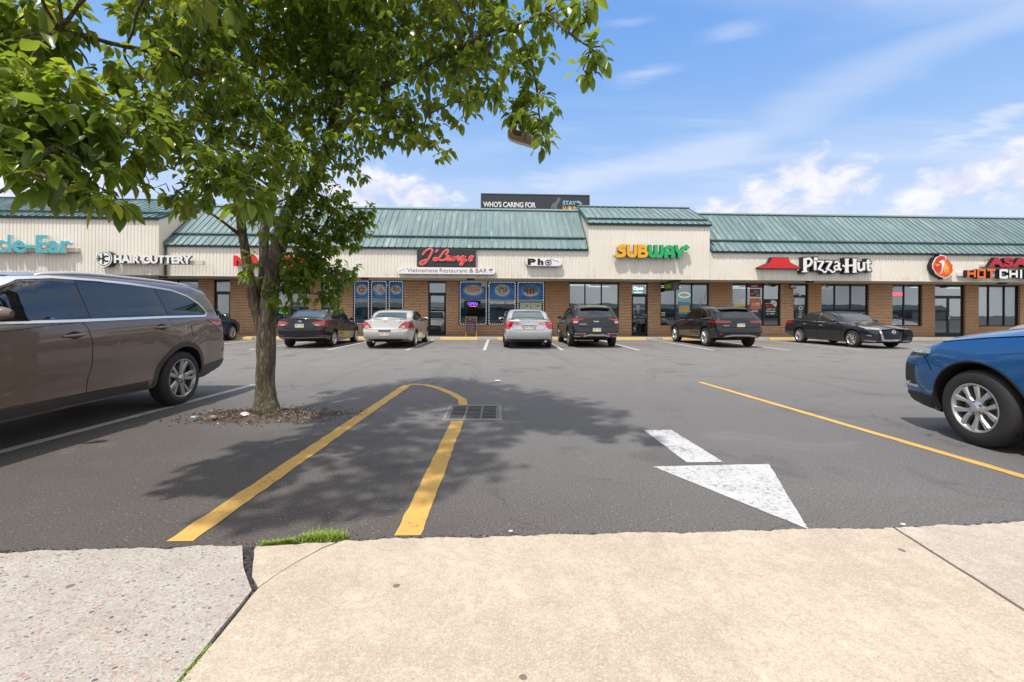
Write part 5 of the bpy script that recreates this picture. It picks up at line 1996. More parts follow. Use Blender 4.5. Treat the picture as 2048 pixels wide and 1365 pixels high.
def silver_coupe():
    sp = sedan_spec(4.89, .908, 1.43, 1.03, 3.75, .322)
    k = 4.89 / 4.8
    sp['top'] = [(0, .60), (.08, .70), (.3, .79), (.7, .87), (1.2, .945), (1.42, 1.0), (1.8, 1.19), (2.15, 1.34), (2.5, 1.41), (2.85, 1.425), (3.2, 1.40), (3.6, 1.31), (3.95, 1.19), (4.25, 1.10), (4.45, 1.065), (4.7, 1.07), (4.89, 1.075)]
    sp['tail'] = [(.24, 4.70), (.36, 4.82), (.52, 4.885), (.64, 4.89), (.70, 4.85), (.85, 4.80), (1.0, 4.765), (1.08, 4.77)]
    sp['plan'] = [(0, .80), (.12, .87), (.45, .955), (1.0, .992), (1.6, 1.0), (3.5, 1.0), (4.2, .975), (4.6, .93), (4.89, .90)]
    sp['rt'] = .20
    c = Car(sp)
    P = paint('pale_silver_paint', (0.52, 0.515, 0.495), .35)
    r = car_root('coupe', 'pale silver coupe with two slanted red tail lights, left of the restaurant door', -4.02, 17.32 + 3.75 - 4.89 / 2, 90)
    c.body(r, P)
    sedan_doors(c, r, P, True)
    sedan_glass(c, r, False, rglass=LIGHTGLASS, coupe=True)
    boot(c, r, P, .70, 1.045, .66, .50)
    sym_lamp(c, r, 'tail_light', [REDL, CLEARL], [([(4.22, .955), (4.40, .985), (4.70, .90), (4.72, .735), (4.50, .80)], 0, .009)],
             [([(.52, .985), (.66, 1.0), (.84, .93), (.90, .735), (.70, .72), (.60, .80)][0:0] or [(.46, .735), (.50, .80), (.60, .92), (.70, .985), (.86, .95), (.90, .73)], 0, .009), ([(.54, .755), (.60, .83), (.68, .83), (.70, .75)], 1, .012)])
    c.part('crease_strip', 'B', strip_poly([(-.80, .415), (-.4, .40), (.4, .40), (.80, .415)], .012), mat('shadow_line', (0.20, 0.195, 0.18), .5), r, .005, .05)  # darker strip paints the shade line under the bumper crease
    c.part('rear_valance', 'B', rounded([(-.52, .26), (-.46, .335), (.46, .335), (.52, .26)], .03), BLACKP, r, .006, .05)
    sp_ = MB()
    vs = []
    for i in range(13):
        y = -.62 + 1.24 * i / 12
        h_, n_ = c.hit('T', 4.66 - .10 * abs(y) ** 2, y)
        vs.append(c.T((4.66 - .10 * y * y, y, h_.z + .028)))
    sp_.tube(vs, [.006] + [.016] * 11 + [.006], 8)
    sp_.build('lip_spoiler', P, r, smooth=True)
    c.part('plate_recess', 'B', rounded([(-.22, .62), (-.22, .685), (.22, .685), (.22, .62)], .02), mat('navy_frame', (0.03, 0.035, 0.08), .4), r, .007, .04)
    mb = MB()
    ring_poly(c, mb, 'B', 0, .965, .058, .038, .009, .012)
    c.panel(mb, 'B', strip_poly([(-.04, .972), (0, .985), (.04, .972)], .008), .012, .02)
    mb.build('badge', CHROME, r)
    plate(c, r, 0, .56, .31, .15)
    mirror_pair(c, r, 1.76, .975, P)
    add_wheels(c, r, 'five', [RIMS, BLACKP])
    ex = MB()
    ex.tube([(-2.05, .42, .26), (-2.36, .42, .25)], .035, 14)
    ex.build('exhaust_pipe', SATIN, r, smooth=True, sharp=40)


def silver_sedan(x, y, label, silver=(0.46, 0.475, 0.50), name='silver_paint', face=90, rear=True):
    sp = sedan_spec(4.80, .911, 1.475, 1.0, 3.775, .325, tail=[(.26, 4.64), (.38, 4.75), (.52, 4.795), (.66, 4.80), (.76, 4.76), (.9, 4.735), (1.0, 4.725), (1.09, 4.735)])
    sp['top'] = [(a, z + (.02 if a > 4.2 else 0)) for a, z in sp['top']]
    c = Car(sp)
    P = paint(name, silver, .40)
    r = car_root('sedan', label, x, y + 3.775 - 2.4, face)
    c.body(r, P)
    sedan_doors(c, r, P)
    sedan_glass(c, r, True, rglass=LIGHTGLASS)
    boot(c, r, P, .70, 1.06, .52, .70)
    RC = mat('pinkish_lamp', (0.55, 0.10, 0.09), .1, 0, 1)
    sym_lamp(c, r, 'tail_light', [REDL, CLEARL, RC], [([(4.22, .985), (4.36, 1.01), (4.70, 1.0), (4.70, .77), (4.52, .82)], 0, .009)],
             [([(.56, .99), (.85, 1.0), (.87, .745), (.72, .71), (.62, .82)], 0, .009), ([(.34, .915), (.40, .975), (.60, .99), (.64, .89), (.40, .885)], 2, .009), ([(.42, .918), (.45, .955), (.56, .962), (.60, .915)], 1, .012), ([(.68, .90), (.68, .955), (.82, .96), (.82, .90)], 2, .012)])
    c.part('chrome_bar', 'B', strip_poly([(-.34, .895), (0, .885), (.34, .895)], .018), CHROME, r, .012, .04)
    c.part('plate_recess', 'B', rounded([(-.24, .70), (-.27, .865), (.27, .865), (.24, .70)], .03), mat('recess_shade', tuple(v * .55 for v in silver), .4, .3), r, .006, .05)  # body colour darkened to paint the shade inside the plate recess
    c.part('rear_valance', 'B', rounded([(-.60, .28), (-.52, .345), (.52, .345), (.60, .28)], .03), mat('dark_grey_plastic', (.06, .06, .062), .6), r, .006, .05)
    mb = MB()
    ring_poly(c, mb, 'B', 0, .96, .060, .040, .009, .010)
    c.panel(mb, 'B', strip_poly([(-.04, .967), (0, .985), (.04, .967)], .008), .010, .02)
    mb.build('badge', CHROME, r)
    plate(c, r, 0, .785)
    mirror_pair(c, r, 1.72, .98, P)
    add_wheels(c, r, 'seven', [RIMS, BLACKP])
    ex = MB()
    ex.lathe([(.032, 0), (.042, -.004), (.042, .10), (.034, .10), (.034, .01), (.0, .05)], 20, 0, Matrix.Translation((-2.34, -.60, .285)) @ Matrix.Rotation(R(-90), 4, 'Z'))
    ex.build('exhaust_pipe', CHROME, r, smooth=True, sharp=40)
    return c, r


def suv_glass(c, r, rear, k, trim=True):
    a = scaled([(1.58, 1.06), (1.75, 1.21), (2.05, 1.42), (2.35, 1.515), (2.40, 1.08)], k)
    b = scaled([(2.48, 1.085), (2.44, 1.53), (2.9, 1.54), (3.28, 1.51), (3.36, 1.12)], k)
    q = scaled([(3.46, 1.13), (3.38, 1.50), (3.62, 1.46), (3.90, 1.33), (4.02, 1.20), (3.92, 1.155)], k)
    tr = [(scaled([(1.54, 1.04), (2.4, 1.062), (3.4, 1.105), (4.05, 1.14)], k), .018)] if trim else None
    windows(c, r, [a, b, q], [(1.40 * k, -.72), (1.40 * k, .72), (2.16 * k, .57), (2.16 * k, -.57)], rear, 'B', tr, car_glass('privacy_glass', (0.006, 0.008, 0.010), .10))


def suv_doors(c, r, P):
    k = c.L / 4.66
    fx = c.sp['fa'] + c.sp['R'] + .14
    ra, zc, Rw = c.sp['ra'], c.sp['R'], c.sp['R'] + .14
    d = doors(c, r, P, [[(fx, .42), (fx - .02, .7), (fx + .04, 1.01), (2.42 * k, 1.045), (2.45 * k, .8), (2.42 * k, .42)],
                        [(2.44 * k, .42), (2.47 * k, .8), (2.44 * k, 1.05), (3.44 * k, 1.09), (3.47 * k, .90)] + arc(ra, zc, Rw, 112, 176, 7) + [(ra - Rw, .42)]])
    for md in 'RL':
        handle(c, d[(md, 0)], 2.22 * k, .92, P, md)
        handle(c, d[(md, 1)], 3.22 * k, .96, P, md)
        c.part('sill_trim', md, [(fx, .26), (fx, .38), (ra - Rw, .39), (ra - Rw + .02, .27)], BLACKP, r, .008, .05)


def rear_spoiler(c, r, m, hw, x0, x1, z, under=True):
    vs, fs = [], []
    n = 12
    for i in range(n + 1):
        y = -hw + 2 * hw * i / n
        k = 1 - .10 * abs(2 * i / n - 1) ** 3
        dz = -.03 * (2 * i / n - 1) ** 2
        xe = x0 + (x1 - x0) * k
        for x, zz in ((x0, z + .012), (xe, z - .012), (xe, z - .042), (x0 + .02, z - .055)):
            vs.append(c.T((x, y, zz + dz)))
    for i in range(n):
        for q in range(4):
            fs.append((i * 4 + q, i * 4 + (q + 1) % 4, (i + 1) * 4 + (q + 1) % 4, (i + 1) * 4 + q))
    fs += [(0, 1, 2, 3), tuple(n * 4 + q for q in (3, 2, 1, 0))]
    mb = MB()
    mb.add(vs, fs)
    mb.build('spoiler', m, r, smooth=True, sharp=30, fixn=True)


def black_crossover():
    Lc = 4.66
    sp = suv_spec(Lc, .932, 1.665, .92, 3.675, .365)
    c = Car(sp)
    P = paint('graphite_black_paint', (0.008, 0.009, 0.011), .15)
    r = car_root('crossover', 'black crossover with white rear letters and a silver bumper skid, between two stalls', 3.69, 17.68 + 3.675 - Lc / 2, 90)
    c.body(r, P)
    suv_doors(c, r, P)
    suv_glass(c, r, [(-.64, 1.16), (-.56, 1.47), (.56, 1.47), (.64, 1.16)], Lc / 4.66)
    rear_spoiler(c, r, BLACKP, .56, 4.12, 4.42, 1.545)
    sym_lamp(c, r, 'tail_light', [REDL, CLEARL, BLACKP], [([(4.10, 1.08), (4.16, 1.14), (4.50, 1.10), (4.50, .93), (4.34, .95)], 0, .009)],
             [([(.46, 1.085), (.48, 1.115), (.66, 1.09), (.86, 1.10), (.86, .93), (.70, .93), (.66, 1.04)], 0, .009), ([(.70, .93), (.70, 1.0), (.84, 1.0), (.84, .93)], 1, .012)])
    c.part('garnish', 'B', strip_poly([(-.48, 1.10), (0, 1.085), (.48, 1.10)], .035), BLACKP, r, .007, .05)
    badge_text(c, r, 'KIA', 0, 1.0, .21, .055, mat('badge_white', (.8, .8, .8), .3, .3))
    c.part('model_strip', 'B', [(-.64, .885), (-.64, .905), (-.38, .905), (-.38, .885)], SATIN, r, .006, .03)
    c.part('tailgate_seam', 'B', strip_poly([(-.72, 1.05), (-.70, .84), (-.58, .80), (.58, .80), (.70, .84), (.72, 1.05)], .010), SEAM, r, .004, .05, skirt=0)
    c.part('rear_bumper_trim', 'B', rounded([(-.80, .37), (-.86, .60), (-.60, .615), (.60, .615), (.86, .60), (.80, .37)], .04), BLACKP, r, .007, .05)
    sym_lamp(c, r, 'reflector', [REDD, SATIN], [], [([(.46, .47), (.40, .56), (.80, .565), (.80, .50)], 1, .009), ([(.49, .478), (.44, .548), (.78, .552), (.78, .508)], 0, .012)])
    c.part('skid_plate', 'B', [(-.82, .43), (-.84, .465), (-.52, .44), (-.38, .50), (-.22, .535), (-.10, .515), (0, .53), (.10, .515), (.22, .535), (.38, .50), (.52, .44), (.84, .465), (.82, .43), (.50, .395), (.34, .455), (-.34, .455), (-.50, .395)], SATIN, r, .012, .04)
    plate(c, r, 0, .70)
    cladding(c, r, BLACKP, .06)
    mirror_pair(c, r, 1.70, 1.06, P)
    add_wheels(c, r, 'turbine', [RIMD, RIMB])
    for sg in (-1, 1):
        mb = MB()
        pts = []
        for i in range(20):
            x = 2.1 + 1.9 * i / 19
            h_, n_ = c.hit('T', x, sg * .60)
            pts.append(c.T((x, sg * .60, h_.z + .035 * min(1, 5 * i / 19, 5 * (1 - i / 19)) + .006)))
        mb.tube(pts, .014, 8)
        mb.build('roof_rail', BLACKP, r, smooth=True)


def dark_crossover():
    Lc = 4.73
    sp = suv_spec(Lc, .965, 1.655, .88, 3.755, .378, tum=.38)
    k = Lc / 4.66
    sp['top'] = [(0, .78), (.1, .88), (.35, .97), (.8, 1.04), (1.2, 1.10), (1.40, 1.16), (1.8, 1.40), (2.15, 1.56), (2.55, 1.635), (2.95, 1.65), (3.5, 1.615), (4.1, 1.535), (4.45, 1.48), (4.73, 1.44)]
    sp['tail'] = [(.30, Lc - .16), (.42, Lc - .04), (.56, Lc), (.70, Lc - .01), (.78, Lc - .05), (.95, Lc - .075), (1.08, Lc - .11), (1.22, Lc - .24), (1.35, Lc - .38), (1.46, Lc - .46)]
    c = Car(sp)
    P = paint('midnight_paint', (0.006, 0.007, 0.013), .15)
    r = car_root('crossover', 'navy black crossover with slim red tail lights and sloping rear by the sandwich shop', 9.20, 17.72 + 3.755 - Lc / 2, 91.2)
    c.body(r, P)
    suv_doors(c, r, P)
    a = [(1.66, 1.06), (1.85, 1.22), (2.15, 1.42), (2.45, 1.50), (2.50, 1.08)]
    b = [(2.58, 1.085), (2.53, 1.515), (2.95, 1.52), (3.22, 1.49), (3.34, 1.115)]
    q = [(3.41, 1.12), (3.29, 1.475), (3.5, 1.43), (3.72, 1.32), (3.82, 1.20), (3.74, 1.14)]
    loop = [(1.58, 1.04), (1.85, 1.255), (2.15, 1.455), (2.45, 1.535), (2.95, 1.552), (3.30, 1.51), (3.55, 1.44), (3.78, 1.325), (3.89, 1.20), (3.83, 1.12), (3.4, 1.085), (2.5, 1.05), (1.62, 1.03)]
    windows(c, r, [a, b, q], [(1.48, -.72), (1.48, .72), (2.24, .57), (2.24, -.57)], [(-.64, 1.14), (-.56, 1.385), (.56, 1.385), (.64, 1.14)], 'B', [(loop[5:11], .030), (loop[:6], .014), (loop[10:], .014)], car_glass('privacy_glass', (0.006, 0.008, 0.010), .10))
    rear_spoiler(c, r, BLACKP, .58, 3.95, 4.40, 1.525)
    sym_lamp(c, r, 'tail_light', [REDD, REDL], [([(4.06, 1.00), (4.12, 1.045), (4.58, 1.03), (4.58, .945), (4.30, .955)], 0, .009)],
             [([(.36, .955), (.38, 1.04), (.90, 1.05), (.90, .95)], 0, .009), ([(.40, .985), (.40, 1.0), (.86, 1.005), (.86, .99)], 1, .012)])
    c.part('plate_recess', 'B', rounded([(-.44, .79), (-.36, .985), (.36, .985), (.44, .79)], .04), mat('recess_black', (.02, .022, .026), .3), r, .007, .05)
    c.part('tailgate_seam', 'B', strip_poly([(-.76, .93), (-.72, .78), (.72, .78), (.76, .93)], .010), SEAM, r, .004, .05, skirt=0)
    c.part('rear_bumper_trim', 'B', rounded([(-.80, .36), (-.84, .52), (.84, .52), (.80, .36)], .04), BLACKP, r, .007, .05)
    c.part('skid_plate', 'B', [(-.70, .40), (-.60, .475), (-.30, .515), (.30, .515), (.60, .475), (.70, .40), (.58, .42), (.30, .455), (-.30, .455), (-.58, .42)], SATIN, r, .012, .04)
    sym_lamp(c, r, 'reflector', [REDD], [], [([(.72, .50), (.76, .585), (.84, .59), (.82, .50)], 0, .010)])
    c.part('model_strip', 'B', [(-.66, .845), (-.66, .862), (-.44, .862), (-.44, .845)], SATIN, r, .006, .03)
    for md in 'RL':
        c.part('chrome_sill', md, strip_poly([(1.42, .405), (2.4, .385), (3.22, .40)], .022), SATIN, r, .014, .05)
    plate(c, r, 0, .885)
    mirror_pair(c, r, 1.82, 1.07, P)
    add_wheels(c, r, 'turbine', [RIMS, RIMB])
    return c


def grey_sedan():
    Lc = 4.90
    sp = sedan_spec(Lc, .926, 1.445, .985, 3.81, .338, rn=.24, bown=.15, nose=[(.2, .10), (.33, .02), (.5, .0), (.70, .01), (.78, .05), (.86, .15)])
    sp['top'] = [(0, .76), (.06, .815), (.3, .885)] + [(x, z) for x, z in sp['top'] if x > .6]
    sp['belt'] = [(0, .69), (.3, .80)] + [(x, z) for x, z in sp['belt'] if x > .6]
    c = Car(sp)
    P = paint('dark_grey_paint', (0.022, 0.027, 0.039), .4)
    r = car_root('sedan', 'dark slate grey sedan facing the street with a chrome framed grille', 14.80, 17.28 + (Lc / 2 - .985), -86)
    c.body(r, P)
    sedan_doors(c, r, P, hm=CHROME)
    k = Lc / 4.8
    sedan_glass(c, r, True, tint=car_glass('grey_car_glass', (0.03, 0.034, 0.034), .10))
    for md in 'RL':
        c.part('pillar_trim', md, strip_poly(scaled([(2.67, 1.0), (2.655, 1.38)], k), .045), CHROME, r, .010, .04)
        c.part('pillar_trim', md, strip_poly(scaled([(3.74, 1.03), (3.97, 1.13)], k), .03), CHROME, r, .010, .04)
    sym_lamp(c, r, 'tail_light', [REDL], [([(4.20, .93), (4.30, 1.0), (4.78, .985), (4.78, .86), (4.50, .87)], 0, .009)], [([(.42, .90), (.42, .97), (.88, .985), (.88, .86)], 0, .009)])
    sym_lamp(c, r, 'headlight', [CLEARL, AMBER, BLACKP], [([(.10, .735), (.14, .77), (.40, .815), (.76, .848), (.60, .80), (.34, .755)], 0, .009), ([(.58, .80), (.58, .825), (.75, .846), (.66, .815)], 1, .012)],
             [([(.46, .70), (.50, .735), (.86, .775), (.86, .735)], 0, .009)], 'F')
    # grille: dark mesh in a broad U of chrome
    U0 = [(-.51, .745), (-.45, .745), (-.33, .355), (.33, .355), (.45, .745), (.51, .745), (.39, .295), (-.39, .295)]
    c.part('grille', 'F', rounded([(-.45, .74), (-.33, .36), (.33, .36), (.45, .74)], .03), mat('grille_navy', (0.010, 0.014, 0.030), .35), r, .008, .05)
    c.part('grille_frame', 'F', U0, CHROME, r, .020, .04, skirt=.025)
    mb = MB()
    ring_poly(c, mb, 'F', 0, .635, .075, .075, .016, .024)
    c.panel(mb, 'F', [(-.095, .622), (-.095, .648), (.095, .648), (.095, .622)], .028, .03)
    mb.build('badge', CHROME, r)
    c.part('front_valance', 'F', rounded([(-.60, .22), (-.56, .265), (.56, .265), (.60, .22)], .03), BLACKP, r, .008, .05)
    sym_lamp(c, r, 'fog_lamp', [BLACKP, CHROME], [([(.14, .40), (.16, .50), (.34, .52), (.36, .46), (.28, .39)], 0, .007), ([(.18, .475), (.20, .51), (.34, .525), (.36, .49)], 1, .011)], [([(.62, .37), (.60, .46), (.84, .50), (.84, .40)], 0, .007)], 'F')
    for md in 'RL':
        c.part('bumper_lip', md, strip_poly([(.10, .285), (.45, .30)], .03), SATIN, r, .010, .04)
    c.part('bumper_lip', 'F', strip_poly([(-.84, .30), (-.45, .285), (.45, .285), (.84, .30)], .028), SATIN, r, .010, .05)
    mirror_pair(c, r, 1.72 * k, .975, P)
    add_wheels(c, r, 'turbine', [RIMS, RIMB])
    ex = MB()
    ex.prism([(1.06, .30), (1.0, .34), (.2, .34), (.2, .30)], -.6, .6, 'xz')
    plate(c, r, 0, .80)


def navy_suv():
    Lc = 4.65
    sp = suv_spec(Lc, .92, 1.67, .93, 3.635, .362)
    c = Car(sp)
    P = paint('navy_paint', (0.016, 0.045, 0.13), .4)
    r = car_root('suv', 'dark navy SUV half hidden behind the brown car and the tree trunk', -13.25, 21.5 + .93 - Lc / 2, 90)
    c.body(r, P)
    suv_doors(c, r, P)
    suv_glass(c, r, [(-.64, 1.16), (-.56, 1.47), (.56, 1.47), (.64, 1.16)], Lc / 4.66)
    sym_lamp(c, r, 'tail_light', [REDL], [([(4.1, .92), (4.15, 1.08), (4.5, 1.08), (4.5, .93)], 0, .008)], [([(.45, .93), (.45, 1.04), (.88, 1.08), (.88, .93)], 0, .008)])
    sym_lamp(c, r, 'headlight', [CLEARL], [([(.10, .80), (.14, .87), (.5, .94), (.4, .86)], 0, .008)], [([(.52, .78), (.52, .84), (.86, .87), (.86, .80)], 0, .008)], 'F')
    cladding(c, r, BLACKP, .05)
    plate(c, r, 0, .82)
    mirror_pair(c, r, 1.70, 1.06, CHROME)
    add_wheels(c, r, 'turbine', [RIMS, RIMB])


brown_suv()
blue_suv()
black_sedan()
silver_coupe()
silver_sedan(1.125, 17.2, 'bright silver sedan with angular red and clear tail lights, right of the chalkboard sign')
black_crossover()
dark_crossover()
grey_sedan()
navy_suv()
silver_sedan(25.35, 17.0, 'white sedan almost hidden behind the bonnet of the blue car', (0.72, 0.72, 0.73), 'white_paint_car')
# ------------------------------------------------------------------ the pear tree in its pit
def bark_nodes(g, p, t):
    co = wpos(g)
    st = g.new('ShaderNodeMapping', {0: co, 'Scale': (1, 1, 0.13)}).outputs[0]
    n = g.noise(st, 60, 6, 0.7, 0.5)
    n5 = g.noise(st, 26, 5, 0.6, 1.0)
    v = g.math('MULTIPLY', g.math('ABSOLUTE', g.math('SUBTRACT', n5, 0.5)), 1.0)
    n2 = g.noise(co, 4, 4, 0.6)
    c = g.mix(g.maprange(n, 0.3, 0.72), (0.095, 0.073, 0.054), (0.36, 0.285, 0.21))
    c = g.mix(g.maprange(v, 0.10, 0.0, 0.0, 0.7), c, (0.035, 0.027, 0.020))
    c = g.mix(g.maprange(n2, 0.48, 0.68, 0.0, 0.55), c, (0.19, 0.185, 0.08))      # moss and lichen
    L(t, c, p.inputs['Base Color'])
    h = g.math('ADD', n, g.math('MULTIPLY', g.math('MINIMUM', v, 0.12), 6.0))
    bump(g, p, h, 1.0, 0.018)
    p.inputs['Roughness'].default_value = 0.92


BARK = mat('bark', fn=bark_nodes)


def leaf_nodes(g, p, t):
    rnd_ = g.new('ShaderNodeNewGeometry').outputs['Random Per Island']
    co = wpos(g)
    big = g.noise(co, 1.6, 3, 0.5)
    f = g.math('ADD', g.math('MULTIPLY', rnd_, 0.75), g.math('MULTIPLY', g.math('SUBTRACT', big, 0.5), 0.9), clamp=True)
    c = g.ramp(f, [(0.0, (0.065, 0.115, 0.022)), (0.34, (0.120, 0.185, 0.030)), (0.68, (0.215, 0.268, 0.044)), (0.93, (0.30, 0.335, 0.062)), (1.0, (0.34, 0.20, 0.05))])
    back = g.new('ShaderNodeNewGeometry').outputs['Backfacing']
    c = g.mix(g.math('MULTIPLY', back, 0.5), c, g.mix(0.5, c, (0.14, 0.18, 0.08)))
    L(t, c, p.inputs['Base Color'])
    p.inputs['Roughness'].default_value = 0.27
    p.inputs['Specular IOR Level'].default_value = 0.55
    tl = g.new('ShaderNodeBsdfTranslucent', {0: g.mix(1.0, c, (2.7, 2.5, 1.0), 'MULTIPLY')})
    mx = g.new('ShaderNodeMixShader', {0: 0.50, 1: p.outputs[0], 2: tl.outputs[0]})
    L(t, mx.outputs[0], t.nodes['Material Output'].inputs[0])


LEAF = mat('pear_leaf', fn=leaf_nodes)
LIMBS = [
    ([(-2.886, 5.76, -0.03), (-2.889, 5.755, 0.06), (-2.893, 5.75, 0.2), (-2.90, 5.75, 0.44), (-2.885, 5.75, 0.81), (-2.89, 5.75, 1.05), (-2.86, 5.74, 1.3), (-2.83, 5.73, 1.55), (-2.782, 5.72, 1.81), (-2.69, 5.7, 2.24), (-2.56, 5.65, 2.54), (-2.35, 5.6, 2.79), (-2.16, 5.55, 3.07), (-2.04, 5.5, 3.355), (-1.96, 5.45, 3.7), (-1.99, 5.4, 4.26), (-2.11, 5.4, 4.85), (-2.2, 5.3, 5.5)],
     [.215, .168, .126, .110, .107, .114, .106, .100, .096, .092, .078, .072, .066, .058, .048, .038, .026, .012]),
    ([(-2.92, 5.74, 0.92), (-2.955, 5.725, 1.15), (-2.995, 5.7, 1.373), (-3.035, 5.65, 1.678), (-3.069, 5.6, 2.038), (-3.068, 5.5, 2.381), (-3.019, 5.3, 2.684), (-2.955, 5.0, 2.926), (-2.864, 4.6, 3.089), (-2.9, 4.3, 3.5), (-2.95, 4.2, 4.1)],
     [.06, .072, .068, .062, .055, .05, .042, .036, .03, .022, .012]),
    ([(-3.08, 5.58, 2.14), (-3.112, 5.55, 2.222), (-3.131, 5.4, 2.271), (-3.185, 5.3, 2.337), (-3.234, 5.2, 2.40), (-3.268, 5.1, 2.432)], [.03, .024, .018, .014, .011, .007]),
    ([(-2.91, 5.77, 1.0), (-2.945, 5.78, 1.25), (-2.962, 5.8, 1.501), (-2.97, 5.85, 1.947), (-2.985, 5.9, 2.401), (-2.917, 5.95, 2.864), (-2.849, 6.0, 3.466), (-2.709, 5.9, 4.009), (-2.574, 5.8, 4.722), (-2.502, 5.7, 5.532)],
     [.05, .07, .066, .06, .056, .052, .047, .04, .028, .012]),
    ([(-2.053, 5.5, 3.295), (-1.691, 5.2, 3.474), (-1.251, 4.8, 3.628), (-0.717, 4.4, 3.686), (-0.208, 3.9, 3.64), (0.167, 3.6, 3.589), (0.36, 3.4, 3.55), (0.43, 3.33, 3.45), (0.478, 3.25, 3.335), (0.56, 3.2, 3.235), (0.651, 3.2, 3.187)],
     [.045, .04, .034, .028, .022, .017, .012, .0105, .009, .008, .006]),
    ([(0.127, 3.62, 3.58), (0.248, 3.6, 3.311), (0.308, 3.58, 3.022), (0.326, 3.55, 2.771)], [.014, .011, .009, .005]),
    ([(-3.019, 5.3, 2.684), (-2.959, 4.6, 2.74), (-2.692, 3.6, 2.607), (-2.553, 3.0, 2.411), (-2.478, 2.6, 2.17), (-2.509, 2.5, 2.001), (-2.56, 2.47, 1.93), (-2.62, 2.45, 1.875)], [.035, .03, .024, .019, .015, .012, .010, .007]),
    ([(-2.849, 6.0, 3.466), (-2.802, 5.2, 3.786), (-2.834, 4.4, 3.672), (-2.769, 3.6, 3.301), (-2.801, 3.0, 3.076)], [.035, .03, .024, .018, .01]),
    ([(-2.40, 5.6, 2.73), (-2.328, 5.6, 2.76), (-2.113, 5.75, 2.697), (-1.914, 5.9, 2.609), (-1.769, 5.95, 2.524)], [.03, .022, .017, .012, .006]),
    ([(-2.72, 5.7, 2.1), (-2.60, 5.71, 2.16), (-2.48, 5.75, 2.128), (-2.272, 5.85, 1.954), (-2.119, 5.95, 1.805)], [.03, .024, .018, .012, .006]),
    ([(-2.80, 5.72, 1.62), (-2.66, 5.76, 1.68), (-2.5, 5.8, 1.62), (-2.38, 5.82, 1.52)], [.024, .017, .012, .006]),
    ([(-0.717, 4.4, 3.686), (-0.637, 4.2, 3.253), (-0.671, 4.0, 2.893)], [.016, .011, .006]),
    ([(-1.251, 4.8, 3.628), (-1.1, 4.6, 3.3), (-0.95, 4.35, 3.05)], [.018, .012, .006]),
    ([(-2.864, 4.6, 3.089), (-2.386, 3.9, 2.519), (-1.994, 3.5, 2.281), (-1.75, 3.3, 2.15)], [.022, .017, .012, .006]),
    ([(0.52, 3.22, 3.29), (0.57, 3.2, 3.34), (0.62, 3.2, 3.38), (0.60, 3.2, 3.52)], [.007, .006, .006, .004]),
    ([(-2.04, 5.5, 3.36), (-1.7, 5.3, 4.0), (-1.35, 5.05, 4.6), (-1.0, 4.8, 5.2)], [.035, .028, .02, .01]),
]
